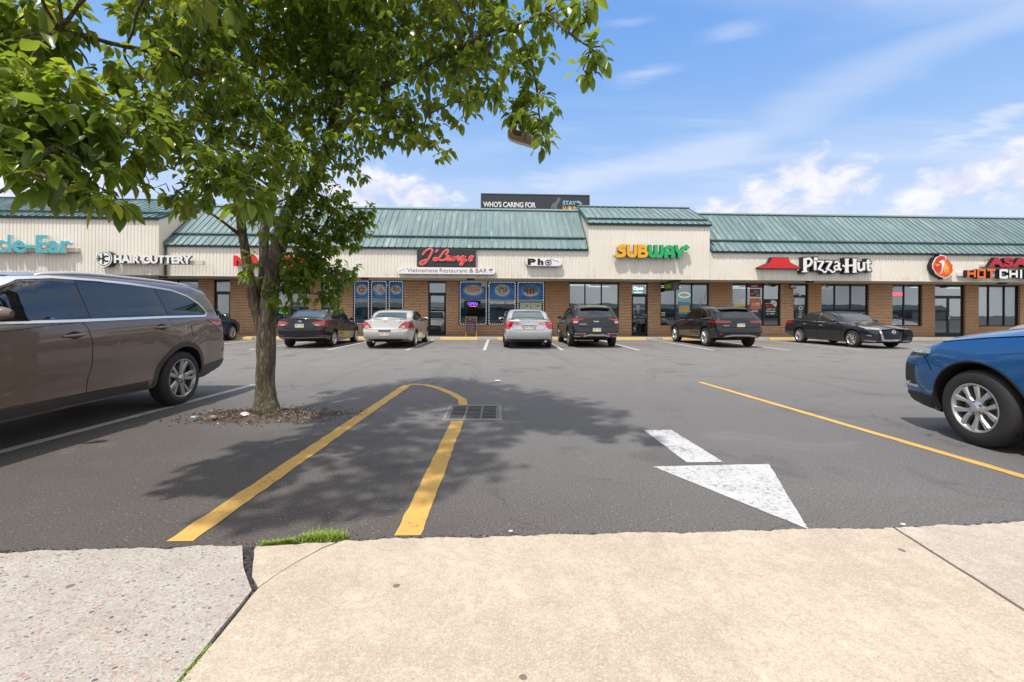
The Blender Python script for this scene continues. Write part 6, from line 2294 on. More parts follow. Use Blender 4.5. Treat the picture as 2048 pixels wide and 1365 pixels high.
BLOBS = [(-2.98, 3.0, 3.2, 0.283), (-3.07, 2.8, 2.76, 0.28), (-2.81, 2.8, 2.74, 0.171), (-3.21, 3.1, 3.13, 0.207), (-2.57, 2.7, 2.42, 0.315), (-2.69, 2.6, 2.36, 0.231), (-2.48, 2.5, 2.13, 0.167), (-2.5, 2.9, 2.46, 0.306), (-2.38, 2.7, 2.11, 0.186), (-2.24, 2.65, 1.9, 0.094), (-2.4, 2.6, 1.98, 0.13), (-2.9, 2.6, 2.27, 0.26), (-2.65, 3.5, 3.0, 0.331), (-2.62, 3.5, 2.68, 0.331), (-2.56, 3.2, 2.35, 0.196), (-2.88, 4.2, 3.83, 0.443), (-3.26, 4.3, 4.04, 0.263), (-2.62, 4.2, 3.34, 0.467), (-2.38, 3.7, 2.61, 0.288), (-2.36, 3.4, 2.15, 0.181), (-2.05, 3.5, 2.37, 0.241), (-1.7, 3.2, 2.11, 0.171), (-2.28, 3.6, 2.25, 0.16), (-1.86, 3.6, 2.43, 0.22), (-2.69, 5.2, 4.35, 0.607), (-2.58, 4.6, 3.25, 0.409), (-2.38, 5.0, 3.59, 0.5), (-2.89, 4.8, 4.21, 0.427), (-2.15, 5.5, 4.67, 0.672), (-1.99, 5.4, 4.03, 0.54), (-2.12, 4.9, 3.07, 0.338), (-2.18, 4.4, 2.83, 0.342), (-1.75, 5.2, 4.21, 0.404), (-1.31, 5.0, 4.44, 0.583), (-1.25, 4.8, 3.73, 0.453), (-1.4, 4.6, 3.17, 0.317), (-0.98, 4.3, 3.08, 0.263), (-0.65, 4.0, 2.87, 0.169), (-0.51, 3.9, 2.66, 0.087), (-0.84, 4.3, 3.2, 0.239), (-0.59, 4.5, 4.14, 0.525), (-0.55, 4.2, 3.49, 0.364), (-0.17, 4.0, 3.81, 0.378), (-0.1, 3.8, 3.25, 0.262), (0.21, 3.6, 3.61, 0.3), (0.25, 3.6, 3.23, 0.18), (-0.29, 3.9, 3.1, 0.173), (0.09, 3.7, 2.97, 0.123), (0.42, 3.4, 3.6, 0.151), (0.29, 3.6, 2.93, 0.192), (0.36, 3.5, 2.67, 0.117), (0.19, 3.6, 2.85, 0.14), (0.67, 3.2, 3.12, 0.107), (0.58, 3.2, 3.5, 0.107), (0.74, 3.2, 3.19, 0.057), (0.6, 3.2, 3.02, 0.064), (-2.01, 5.3, 3.45, 0.324), (-1.82, 5.6, 3.15, 0.261), (-2.12, 5.7, 2.71, 0.329), (-1.91, 5.9, 2.38, 0.295), (-2.25, 5.8, 2.2, 0.335), (-2.48, 5.6, 2.32, 0.249), (-2.38, 5.8, 1.73, 0.335), (-2.62, 5.6, 1.52, 0.187), (-2.07, 6.0, 1.81, 0.28), (-1.75, 5.9, 2.48, 0.144), (-2.46, 5.7, 1.93, 0.304), (-2.16, 5.9, 1.45, 0.164), (-1.69, 5.9, 2.61, 0.092), (-2.9, 5.4, 1.92, 0.096), (-2.82, 5.3, 1.74, 0.082), (-2.39, 5.4, 2.72, 0.24), (-2.18, 5.3, 2.99, 0.236), (-2.51, 5.3, 2.46, 0.206), (-2.53, 5.0, 2.28, 0.156)]
ABOVE = [(-2.9, 5.5, 5.3, .95), (-1.9, 5.0, 5.25, .85), (-1.1, 4.7, 5.1, .75), (-0.5, 4.3, 4.85, .6), (-3.3, 4.6, 4.9, .7), (-2.5, 6.2, 4.9, .9), (-2.2, 4.5, 5.0, .75), (-3.5, 5.6, 4.3, .6), (-3.0, 3.7, 4.3, .5), (-1.7, 5.9, 4.7, .7), (0.0, 3.9, 4.4, .45), (-1.5, 4.2, 4.7, .55), (-1.9, 2.6, 3.6, .55), (-1.35, 3.0, 3.95, .5), (-2.2, 3.2, 4.05, .6), (-1.15, 3.6, 4.4, .6), (-.55, 3.4, 4.2, .45), (-2.35, 1.75, 3.25, .42), (-1.75, 1.95, 3.4, .45), (-1.3, 2.3, 3.6, .4)]


def build_tree():
    rnd = random.Random(21)
    root = thing('pear_tree', 'leafy green pear tree with a mossy split trunk in a soil pit', 'tree', tuple(TREE))
    o = TREE

    def rel(p):
        return (p[0] - o.x, p[1] - o.y, p[2] - o.z)

    def smooth_path(pts, rad, sub=4, wob=0.0, seed=0):
        P = [Vector(q) for q in pts]
        out, rr = [], []
        for i in range(len(P) - 1):
            p0, p1, p2, p3 = P[max(i - 1, 0)], P[i], P[i + 1], P[min(i + 2, len(P) - 1)]
            for j in range(sub):
                t = j / sub
                q = 0.5 * ((2 * p1) + (p2 - p0) * t + (2 * p0 - 5 * p1 + 4 * p2 - p3) * t * t + (3 * p1 - p0 - 3 * p2 + p3) * t ** 3)
                if wob:
                    q = q + Vector((noise.noise(q * 5 + Vector((seed, 0, 0))), noise.noise(q * 5 + Vector((0, seed, 9))), noise.noise(q * 5 + Vector((4, 0, seed))))) * wob
                out.append(q)
                rr.append(rad[i] + (rad[i + 1] - rad[i]) * t)
        out.append(P[-1])
        rr.append(rad[-1])
        return out, rr
    tm = MB()
    allpts = []
    for i, (pts, rad) in enumerate(LIMBS):
        P, rr = smooth_path(pts, rad, 5, 0.012 if i > 0 else 0.006, i * 3.1)
        tm.tube([rel(q) for q in P], rr, 20 if i in (0, 1, 3) else 8, 0, True, None, i * 1.7 + .3)
        for q, k in zip(P, rr):
            allpts.append((q, k))
    # twigs that carry the leaf masses
    nodes = []
    for bi, (x, y, z, r) in enumerate(BLOBS + ABOVE):
        cen = Vector((x, y, z))
        best = min((q for q in allpts if q[1] < .06), key=lambda q: (q[0] - cen).length)[0]
        if (best - cen).length > 0.04:
            mid = (best + cen) / 2 + Vector((rnd.uniform(-.05, .05), rnd.uniform(-.05, .05), .06 * (best - cen).length))
            P, rr = smooth_path([best, mid, cen], [.010, .008, .005], 4, 0.02, bi)
            tm.tube([rel(q) for q in P], rr, 6)
        cover = (2.9 if y > 5.45 and z < 2.9 else 2.1) if bi < len(BLOBS) else (1.5 if y < 3.3 else 2.3)
        nl = int(cover * PI * r * r / 0.0026) + 8
        nc = max(2, nl // 8)
        for c in range(nc):
            while True:
                d = Vector((rnd.uniform(-1, 1), rnd.uniform(-1, 1), rnd.uniform(-1, 1)))
                if d.length <= 1:
                    break
            pass
            d *= (0.55 + 0.45 * rnd.random()) if rnd.random() < .6 else 1.0
            p = cen + Vector((d.x * r * 1.04, d.y * r * 1.04, d.z * r * .95))
            if (p - Vector((.12, 3.62, 2.70))).length < .15 and p.z < 2.80:
                continue
            nodes.append((p, cen, r))
            if r > .15 and rnd.random() < .35 and bi < len(BLOBS):
                q = cen + (p - cen) * .3
                m_ = (p + q) / 2 + Vector((rnd.uniform(-.03, .03), rnd.uniform(-.03, .03), rnd.uniform(0, .05)))
                tm.tube([rel(q), rel(m_), rel(p)], [.0045, .0035, .002], 5, 0, False)
    # a few bare, dead twigs
    for bx, by, bz, dx, dz in ((-2.62, 4.3, 3.62, -.25, .32), (-3.1, 3.3, 2.75, -.3, .2), (-2.78, 4.4, 3.55, -.45, .12), (-1.9, 5.0, 3.1, .3, .25), (-2.45, 3.4, 2.35, -.2, -.08), (-3.2, 5.2, 2.36, -.3, .14), (0.3, 3.4, 3.5, .16, .12)):
        p = Vector((bx, by, bz))
        for k in range(3):
            q = p + Vector((dx * rnd.uniform(.5, 1.1), rnd.uniform(-.15, .15), dz * rnd.uniform(.3, 1.2)))
            tm.tube([rel(p), rel((p + q) / 2 + Vector((0, 0, .03))), rel(q)], [.006, .004, .002], 5, 0, False)
            for j in range(5):
                s = p + (q - p) * rnd.uniform(.3, 1)
                tm.tube([rel(s), rel(s + Vector((rnd.uniform(-.04, .04), rnd.uniform(-.04, .04), rnd.uniform(-.02, .05))))], [.003, .0018], 4, 0, False)
    tm.build('trunk', BARK, root, smooth=True, sharp=60)
    # leaves
    V, F = [], []
    T_ = (0.0, 0.16, 0.45, 0.78, 1.0)
    Wd = (0.03, 0.62, 1.0, 0.66, 0.0)
    for p, cen, r in nodes:
        out = (p - cen)
        out = out.normalized() if out.length > 1e-4 else Vector((1, 0, 0))
        n_leaf = rnd.randint(6, 10)
        for k in range(n_leaf):
            a = rnd.uniform(0, 2 * PI)
            h = Vector((math.cos(a), math.sin(a), 0)) * 0.8 + out * 0.45 + Vector((0, 0, rnd.uniform(-1.25, .22)))
            d = h.normalized()
            ln = rnd.triangular(.036, .100, .078) * (1.32 if cen.y < 3.4 else 1.0)
            wd = ln * rnd.uniform(.28, .37)
            up = Vector((rnd.uniform(-.5, .5), rnd.uniform(-.5, .5), 1.0))
            side = d.cross(up)
            if side.length < 1e-3:
                continue
            side.normalize()
            nrm = side.cross(d).normalized()
            fold = rnd.uniform(.10, .55)
            curl = rnd.uniform(.15, .75) * ln
            b = p + d * rnd.uniform(.012, .045) + Vector((rnd.gauss(0, .012), rnd.gauss(0, .012), rnd.gauss(0, .012)))
            i0 = len(V)
            tw = rnd.uniform(-.35, .35)
            for t, w in zip(T_, Wd):
                c = b + d * (ln * t) + Vector((0, 0, -curl * t * t * .8)) + nrm * (.04 * ln * math.sin(PI * t))
                s2 = (side + nrm * tw * t)
                lift = nrm * (fold * wd * w)
                wv = .06 * wd * math.sin(7 * t + k)
                V.append(rel(c - s2 * (wd * w) + lift + nrm * wv))
                V.append(rel(c))
                V.append(rel(c + s2 * (wd * w) + lift - nrm * wv))
            for j in range(4):
                q = i0 + j * 3
                F.append((q, q + 1, q + 4, q + 3))
                F.append((q + 1, q + 2, q + 5, q + 4))
    me = bpy.data.meshes.new('crown')
    me.from_pydata(V, [], F)
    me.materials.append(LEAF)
    me.polygons.foreach_set('use_smooth', [True] * len(F))
    me.update()
    cr = bpy.data.objects.new('crown', me)
    COL.objects.link(cr)
    cr.parent = root
    print('leaves', len(V) // 15)


build_tree()


# ------------------------------------------------------------------ a pair of old shoes thrown up into the tree
def shoe(loc, rot, label):
    root = thing('hanging_shoe', label, 'shoe', loc, 0, 'old shoes hanging in the tree')
    root.rotation_euler = rot
    Ls = .285
    wid = pchip([(0, .010), (.012, .026), (.03, .036), (.08, .036), (.15, .037), (.21, .048), (.255, .042), (.285, .012)])
    hgt = pchip([(0, .045), (.012, .070), (.03, .074), (.07, .050), (.10, .056), (.13, .078), (.155, .072), (.20, .055), (.25, .045), (.285, .028)])
    sole = MB()
    n = 22
    v = []
    for i in range(n + 1):
        x = Ls * i / n
        w = wid(x) + .004
        lift = .012 * max(0, (x - .22) / .06) ** 2 + .030 * (2 * x / Ls - 1) ** 2
        v += [(x, -w, lift), (x, w, lift), (x, w, .026 + lift), (x, -w, .026 + lift)]
    f = []
    for i in range(n):
        for q in range(4):
            f.append((i * 4 + q, i * 4 + (q + 1) % 4, i * 4 + 4 + (q + 1) % 4, i * 4 + 4 + q))
    f += [(0, 1, 2, 3), tuple(n * 4 + q for q in (3, 2, 1, 0))]
    sole.add(v, f)
    sole.build('sole', mat('shoe_sole', (.55, .50, .44), .8), root, smooth=True, sharp=40, fixn=True)
    up = MB()
    v = []
    for i in range(n + 1):
        x = Ls * i / n
        w, h = wid(x), hgt(x)
        lift = .012 * max(0, (x - .22) / .06) ** 2 + .030 * (2 * x / Ls - 1) ** 2
        z0 = .024 + lift
        op = 1 if .02 < x < .115 else 0
        pts = []
        for k in range(11):
            a = PI * k / 10
            y, z = -w * math.cos(a), z0 + (h) * math.sin(a) ** .7
            if op:
                inn_ = [(-1.0, 0), (-1.02, .45), (-.96, .85), (-.84, 1.0), (-.72, .6), (0, .12), (.72, .6), (.84, 1.0), (.96, .85), (1.02, .45), (1.0, 0)][k]
                y, z = w * inn_[0], z0 + h * inn_[1]
            pts.append((x, y, z))
        v += pts
    f = [(i * 11 + q, i * 11 + q + 1, i * 11 + 12 + q, i * 11 + 11 + q) for i in range(n) for q in range(10)]
    up.add(v, f)
    up.build('upper', mat('shoe_canvas', (.20, .155, .10), .9), root, smooth=True, sharp=60)
    tc = MB()
    v = []
    for i in range(9):
        x = .225 + .060 * i / 8
        w, h = wid(x) + .003, hgt(x) + .003
        z0 = .024 + .012 * max(0, (x - .22) / .06) ** 2 + .030 * (2 * x / Ls - 1) ** 2
        v += [(x, -w * math.cos(PI * k / 10), z0 + h * math.sin(PI * k / 10) ** .7) for k in range(11)]
    tc.add(v, [(i * 11 + q, i * 11 + q + 1, i * 11 + 12 + q, i * 11 + 11 + q) for i in range(8) for q in range(10)])
    tc.build('toe_cap', mat('shoe_toe', (.46, .42, .38), .7), root, smooth=True)
    lc = MB()
    for k in range(5):
        x = .125 + k * .018
        h = hgt(x) + .028
        lc.tube([(x, -.022, h - .012), (x + .004, 0, h + .003), (x + .008, .022, h - .012)], .003, 6)
    lc.tube([(.12, .01, hgt(.12) + .03), (.10, .02, .17), (.09, .01, .24)], .0025, 6)
    lc.build('lace', mat('shoe_lace', (.55, .52, .47), .9), root, smooth=True)


shoe((0.075, 3.70, 2.715), (R(66), R(13), R(-6)), 'worn tan canvas shoe dangling open below the right hand branch of the tree')
shoe((0.19, 3.74, 2.86), (R(10), R(-70), R(30)), 'second old shoe caught among leaves just above the dangling one')
# ------------------------------------------------------------------ lettering and signs
def ribbon(mb, pts, w, y0, y1, mi=0, ms=None, closed=False, sub=6, smooth=True):
    """a flat stroke of width w along (x, z) points on the facade, front at y0, back at y1"""
    P = [Vector(p) for p in pts]
    if smooth and len(P) > 2:
        out = []
        for i in range(len(P) - 1):
            p0, p1, p2, p3 = P[max(i - 1, 0)], P[i], P[i + 1], P[min(i + 2, len(P) - 1)]
            for j in range(sub):
                t = j / sub
                out.append(0.5 * ((2 * p1) + (p2 - p0) * t + (2 * p0 - 5 * p1 + 4 * p2 - p3) * t * t + (3 * p1 - p0 - 3 * p2 + p3) * t ** 3))
        P = out + [P[-1]]
    n = len(P)
    A, B = [], []
    for i, p in enumerate(P):
        d = (P[min(i + 1, n - 1)] - P[max(i - 1, 0)])
        d = d.normalized() if d.length > 1e-9 else Vector((1, 0))
        k = Vector((-d.y, d.x)) * (w / 2)
        A.append(p + k)
        B.append(p - k)
    v = [(a.x, y0, a.y) for a in A] + [(b.x, y0, b.y) for b in B] + [(a.x, y1, a.y) for a in A] + [(b.x, y1, b.y) for b in B]
    front = [(i, i + 1, n + i + 1, n + i) for i in range(n - 1)]
    side = [(i + 1, i, 2 * n + i, 2 * n + i + 1) for i in range(n - 1)] + [(n + i, n + i + 1, 3 * n + i + 1, 3 * n + i) for i in range(n - 1)]
    side += [(0, n, 3 * n, 2 * n), (n - 1, 3 * n - 1, 4 * n - 1, 2 * n - 1)]
    # the front must look along -Y
    a, b, c = (Vector(v[i]) for i in front[0][:3])
    if (b - a).cross(c - a).y > 0:
        front = [q[::-1] for q in front]
        side = [q[::-1] for q in side]
    mb.add(v, front, mi)
    o = len(mb.v) - len(v)
    for q in side:
        mb.f.append(tuple(i + o for i in q))
        mb.m.append(mi if ms is None else ms)
    return mb


def slabpoly(mb, poly, y0, y1, mi=0, ms=None):
    """an upright flat shape given as (x, z), with its own edge material"""
    A = sum(a[0] * b[1] - b[0] * a[1] for a, b in zip(poly, list(poly[1:]) + [poly[0]]))
    if A < 0:
        poly = list(poly)[::-1]
    n = len(poly)
    v = [(p[0], y0, p[1]) for p in poly] + [(p[0], y1, p[1]) for p in poly]
    o = len(mb.v)
    mb.add(v, [tuple(range(n))], mi)
    for i in range(n):
        mb.f.append((o + (i + 1) % n, o + i, o + i + n, o + (i + 1) % n + n))
        mb.m.append(mi if ms is None else ms)
    return mb


def add_text(mb, s, x0, x1, z0, z1, y0, depth=0.01, offset=0.0, shear=0.0, space=1.0, mi=0, ms=None):
    v, f = text_data(s, 1.0, offset, shear, 0.05, space)
    w = fit(v, x0, x1, z0, z1, y0, depth)
    o = len(mb.v)
    mb.v += w
    for q in f:
        n = sum((Vector(v[q[i]]).cross(Vector(v[q[(i + 1) % len(q)]])) for i in range(len(q))), Vector())
        mb.f.append(tuple(i + o for i in q))
        mb.m.append(mi if ms is None or (n.length > 0 and abs(n.z) > .5 * n.length) else ms)
    return mb


def channel_letters(root, s, x0, x1, z0, z1, y0, depth, mats, offset=0.02, shear=0.0, space=1.0):
    """one part per character"""
    v, f = text_data(s, 1.0, offset, shear, 0.05, space)
    w = fit(v, x0, x1, z0, z1, y0, depth)
    lo = root.location
    w = [(p[0] - lo.x, p[1] - lo.y, p[2] - lo.z) for p in w]
    for lv, lf in letters(w, f):
        mb = MB()
        mb.v = lv
        for q in lf:
            a = sum((Vector(lv[q[i]]).cross(Vector(lv[q[(i + 1) % len(q)]])) for i in range(len(q))), Vector())
            mb.f.append(q)
            mb.m.append(0 if a.length > 0 and abs(a.y) > .5 * a.length else 1)
        mb.build('letter', mats, root)


def local(mb, root):
    lo = root.location
    mb.v = [(x - lo.x, y - lo.y, z - lo.z) for x, y, z in mb.v]
    return mb


def piece(mb, name, mats, root, **k):
    return local(mb, root).build(name, mats, root, **k)


def ell(cx, cz, rx, rz, n=32, a0=0, a1=360):
    return [(cx + rx * math.cos(R(a0 + (a1 - a0) * i / n)), cz + rz * math.sin(R(a0 + (a1 - a0) * i / n))) for i in range(n if a1 - a0 == 360 else n + 1)]


RACE = mat('raceway_beige', (0.62, 0.58, 0.49), 0.5)
INK = mat('sign_black', (0.012, 0.012, 0.013), 0.4)
SWHITE = mat('sign_white', (0.80, 0.80, 0.80), 0.35)
SRED = mat('sign_red', (0.62, 0.015, 0.02), 0.35)
SGREY = mat('sign_return_grey', (0.10, 0.095, 0.09), 0.5)

# cyan letters at the far left
t = thing('shop_sign', 'cyan rounded letters on the tall cream fascia above the brown car', 'sign', (-21, YL - .1, 3.9))
m = MB(); m.box(-24.6, -18.92, YL - .16, YL - .012, 3.98, 4.16); piece(m, 'raceway', RACE, t)
channel_letters(t, 'Miracle-Ear', -24.35, -19.05, 3.905, 4.69, YL - .32, .15, [mat('sign_cyan', (0.06, 0.42, 0.50), .35), mat('sign_return_pale', (0.62, 0.66, 0.66), .4)], .018)

# white letters with a round emblem
t = thing('shop_sign', 'white block letters beside a round black and white monogram emblem', 'sign', (-15.5, YL - .1, 3.6))
m = MB(); m.box(-17.1, -13.42, YL - .17, YL - .012, 3.45, 3.63); piece(m, 'raceway', RACE, t)
channel_letters(t, 'HAIR CUTTERY', -17.206, -13.84, 3.475, 3.845, YL - .30, .13, [SWHITE, SGREY], .045, 0, .98)
m = MB()
cx, cz = -17.63, 3.665
slabpoly(m, ell(cx, cz, .36, .36, 40), YL - .31, YL - .01, 0, 1)
slabpoly(m, ell(cx, cz, .315, .315, 40), YL - .314, YL - .30, 1)
slabpoly(m, ell(cx, cz, .285, .285, 40), YL - .318, YL - .30, 0)
ribbon(m, [(cx - .20, cz + .14), (cx - .20, cz - .12)], .07, YL - .323, YL - .3, 1)
ribbon(m, [(cx - .03, cz + .24), (cx - .03, cz - .24)], .075, YL - .3235, YL - .3, 1)
ribbon(m, [(cx - .27, cz + .0), (cx - .03, cz + .0)], .065, YL - .324, YL - .3, 1)
ribbon(m, ell(cx + .12, cz + .0, .125, .115, 18, 50, 310), .07, YL - .3245, YL - .3, 1, smooth=False)
piece(m, 'emblem', [SWHITE, INK], t)

# red letters behind the tree
t = thing('shop_sign', 'red block letters mostly hidden behind the tree trunk and leaves', 'sign', (-10.3, YC - .1, 3.6))
m = MB(); m.box(-12.2, -8.5, YC - .12, YC - .012, 3.56, 3.72); piece(m, 'raceway', RACE, t)
channel_letters(t, 'NAILS SPA', -12.245, -8.449, 3.425, 3.93, YC - .24, .12, [mat('sign_bright_red', (0.72, 0.02, 0.02), .35), mat('sign_return_red', (0.30, 0.01, 0.01), .4)], .05, 0, 1.0)

# script sign
t = thing('shop_sign', 'black panel with red neon script lettering', 'sign', (-2.456, YC - .1, 3.95))
m = MB(); m.box(-3.844, -1.068, YC - .14, YC - .012, 3.50, 4.375); piece(m, 'panel', mat('panel_charcoal', (0.028, 0.030, 0.034), .5), t)
K = 2.776 / 1100


def jl(pts):
    return [(-3.844 + (x - 500) * K, 4.375 - (y - 135) * K * .985) for x, y in pts]


JL = [[(605, 275), (640, 220), (700, 168), (755, 155), (788, 182), (768, 245), (720, 340), (660, 420), (600, 455), (562, 442), (565, 415), (615, 385), (712, 350)],
      [(885, 160), (878, 188), (845, 215)],
      [(1035, 270), (1072, 225), (1080, 183), (1055, 170), (1000, 212), (950, 280), (900, 345), (852, 375), (815, 362), (820, 338), (855, 325), (895, 347), (945, 367), (1000, 365), (1055, 335)],
      [(1055, 335), (1070, 297), (1098, 290), (1098, 325), (1075, 366), (1052, 352)], [(1118, 298), (1100, 345), (1118, 370), (1158, 335), (1180, 292), (1164, 345), (1178, 370), (1200, 350)],
      [(1228, 292), (1210, 366), (1225, 330), (1262, 294), (1284, 304), (1270, 348), (1284, 370), (1310, 350)],
      [(1392, 300), (1352, 290), (1320, 328), (1332, 366), (1370, 342), (1402, 294), (1372, 398), (1332, 455), (1308, 440), (1340, 402), (1440, 360)],
      [(1475, 345), (1530, 318), (1548, 296), (1525, 286), (1488, 312), (1476, 352), (1496, 376), (1545, 345)]]
m = MB()
for i, p in enumerate(JL):
    ribbon(m, jl(p), .085, YC - .170 - .0006 * i, YC - .141, 0)
piece(m, 'script_back', mat('neon_pink', (0.80, 0.36, 0.34), .4, emit=(0.9, 0.25, 0.2), es=.12), t)
m = MB()
for i, p in enumerate(JL):
    ribbon(m, jl(p), .046, YC - .184 - .0006 * i, YC - .166, 0)
piece(m, 'script_face', mat('neon_red', (0.62, 0.03, 0.04), .4, emit=(0.9, 0.05, 0.05), es=.15), t)

# long white box below it
t = thing('shop_sign', 'long narrow white sign box with maroon serif lettering and a cocktail glass', 'sign', (-2.435, YC - .1, 3.3))
VX0, VX1, VZ0, VZ1, VY = -4.744, -.126, 3.142, 3.452, YC - .24


def capsule(x0, x1, z0, z1, n=10):
    r = (z1 - z0) / 2
    return ell(x1 - r, (z0 + z1) / 2, r, r, n, -90, 90) + ell(x0 + r, (z0 + z1) / 2, r, r, n, 90, 270)


m = MB(); slabpoly(m, capsule(VX0, VX1, VZ0, VZ1), VY, YC - .012, 0, 1); piece(m, 'sign_box', [SWHITE, mat('sign_edge_silver', (.45, .44, .43), .4, .3)], t)
MAR = mat('sign_maroon', (0.20, 0.012, 0.035), .5)
m = MB()
KV = (VX1 - VX0) / 1855


def vx(x):
    return VX0 + (x - 120) * KV


for s, a, b in (('Vietnamese', 305, 880), ('Restaurant', 918, 1440), ('&', 1475, 1558), ('BAR', 1598, 1812)):
    add_text(m, s, vx(a), vx(b), VZ0 + .075, VZ0 + .265, VY - .006, .005, -.004, 0, 1.06)
piece(m, 'lettering', MAR, t)
m = MB()
slabpoly(m, [(vx(1840), VZ1 - .10), (vx(1885), VZ1 - .055), (vx(1875), VZ1 - .17)], VY - .005, VY - .001)
slabpoly(m, [(vx(1872), VZ1 - .05), (vx(1925), VZ1 - .05), (vx(1905), VZ1 - .14)], VY - .006, VY - .001)
ribbon(m, [(vx(1880), VZ1 - .16), (vx(1892), VZ1 - .24), (vx(1905), VZ1 - .14)], .012, VY - .0065, VY - .001)
piece(m, 'glass_emblem', MAR, t)
m = MB()
ribbon(m, [(vx(150), VZ0 + .11), (vx(210), VZ0 + .17), (vx(270), VZ0 + .23)], .05, VY - .005, VY - .001)
piece(m, 'pale_swoosh', mat('pale_swoosh', (.55, .56, .66), .5), t)

# soup sign
t = thing('shop_sign', 'small white capsule sign with black chunky letters and a bowl with chopsticks', 'sign', (2.18, YC - .1, 3.75))
PX0, PX1, PZ0, PZ1, PY = 1.298, 3.06, 3.555, 3.94, YC - .21
m = MB(); slabpoly(m, capsule(PX0, PX1, PZ0, PZ1), PY, YC - .012, 0, 1); slabpoly(m, capsule(PX0 + .02, PX1 - .02, PZ0 + .02, PZ1 - .02), PY - .006, PY - .001, 0)
piece(m, 'sign_box', [SWHITE, SGREY], t)
m = MB()
add_text(m, 'P', PX0 + .10, PX0 + .49, PZ0 + .05, PZ1 - .03, PY - .014, .006, .06)
add_text(m, 'h', PX0 + .58, PX0 + .86, PZ0 + .05, PZ1 - .03, PY - .014, .006, .06)
bx, bz = PX0 + 1.09, PZ0 + .175
ribbon(m, ell(bx, bz, .150, .125, 28) + [(bx + .150, bz)], .024, PY - .015, PY - .007, smooth=False)
ribbon(m, ell(bx, bz, .115, .095, 24) + [(bx + .115, bz)], .010, PY - .014, PY - .007, smooth=False)
slabpoly(m, ell(bx, bz, .07, .05, 20), PY - .013, PY - .007)
ribbon(m, [(bx + .10, bz + .12), (bx + .14, bz + .17), (bx + .12, bz + .19)], .02, PY - .016, PY - .007)
ribbon(m, [(bx + .18, bz + .16), (bx + .20, bz + .19)], .015, PY - .016, PY - .007)
piece(m, 'lettering', INK, t)
m = MB()
ribbon(m, [(bx + .20, bz + .13), (bx + .50, bz + .01)], .014, PY - .014, PY - .007)
ribbon(m, [(bx + .22, bz + .15), (bx + .52, bz + .05)], .014, PY - .0145, PY - .007)
piece(m, 'chopsticks', mat('pale_grey_print', (.5, .5, .52), .5), t)

# sandwich shop letters
t = thing('shop_sign', 'chunky yellow and green arrow tipped letters on the raised cream bay', 'sign', (7.3, YB - .1, 4.3))
SX0, SX1, SZ0, SZ1, SY = 5.505, 9.234, 3.965, 4.665, YB - .30
KS = (SX1 - SX0) / (1715 - 395)


def sw(p):
    return [(SX0 + (x - 395) * KS, 4.615 - (y - 160) * KS * 1.005) for x, y in p]


SW_ = 58 * KS
m = MB(); m.box(SX0 + .15, SX1 - .25, YB - .10, YB - .012, 4.15, 4.34); piece(m, 'raceway', RACE, t)
SUBL = [('y', [[(610, 190), (530, 190), (492, 215), (500, 245), (550, 265), (580, 300), (572, 335), (530, 350), (455, 350)]], [[(470, 300), (398, 348), (470, 398)]]),
        ('y', [[(652, 162), (652, 300), (672, 340), (714, 352), (756, 340), (772, 300), (772, 162)]], []),
        ('y', [[(838, 162), (838, 382)], [(838, 188), (910, 188), (940, 210), (936, 248), (900, 264), (838, 264)], [(880, 264), (940, 275), (962, 310), (945, 345), (900, 355), (838, 355)]], []),
        ('g', [[(1022, 162), (1022, 300), (1036, 340), (1072, 352), (1110, 338), (1122, 300), (1122, 162)], [(1122, 300), (1136, 340), (1172, 352), (1212, 338), (1226, 300), (1226, 162)]], []),
        ('g', [[(1296, 382), (1296, 260), (1310, 212), (1354, 190), (1398, 212), (1412, 260), (1412, 382)], [(1296, 300), (1412, 300)]], []),
        ('g', [[(1478, 162), (1478, 205), (1494, 258), (1532, 278), (1572, 262), (1590, 222), (1612, 200), (1664, 195)], [(1532, 270), (1532, 382)]], [[(1650, 150), (1715, 200), (1650, 250)]])]
YF = mat('sign_yellow', (0.80, 0.42, 0.025), .35)
GF = mat('sign_green', (0.012, 0.42, 0.13), .35)
for li, (c, st, tri) in enumerate(SUBL):
    m = MB()
    for k, p in enumerate(st):
        ribbon(m, sw(p), SW_ * (.92 if len(st) > 1 and c == 'y' else 1), SY - .0015 * k - .0004 * li, SY + .19, 0, 1)
    for k, p in enumerate(tri):
        slabpoly(m, sw(p), SY - .006, SY + .188, 0, 1)
    piece(m, 'letter', [YF if c == 'y' else GF, mat('yellow_return', (.30, .15, .01), .5) if c == 'y' else mat('green_return', (.01, .10, .05), .5)], t)

# red roof shape and white slab serif letters
t = thing('shop_sign', 'red flat topped roof shape above the pizza shop, at the left of the white lettering', 'sign', (13.7, YC - .1, 3.8))
KH = (14.78 - 12.649) / (815 - 130)


def ht(p):
    return [(12.649 + (x - 130) * KH, 4.085 - (y - 120) * KH * .985) for x, y in p]


hat = [(345, 120), (612, 120), (622, 150), (650, 205), (815, 283), (815, 303), (130, 303), (130, 283), (300, 208), (325, 165)]
m = MB(); slabpoly(m, ht(hat), YC - .26, YC - .012, 0, 0); piece(m, 'roof_back', INK, t)
m = MB(); slabpoly(m, car_offset(ht(hat), -.022), YC - .268, YC - .255, 0); piece(m, 'roof_face', SRED, t)
t = thing('shop_sign', 'white slab serif letters outlined in black on the right hand cream fascia', 'sign', (16.6, YC - .1, 3.75))
KP = (18.353 - 14.828) / (1915 - 850)


def pz(p):
    return [(14.86 + (x - 850) * KP, 4.085 - (y - 130) * KP * 1.0) for x, y in p]


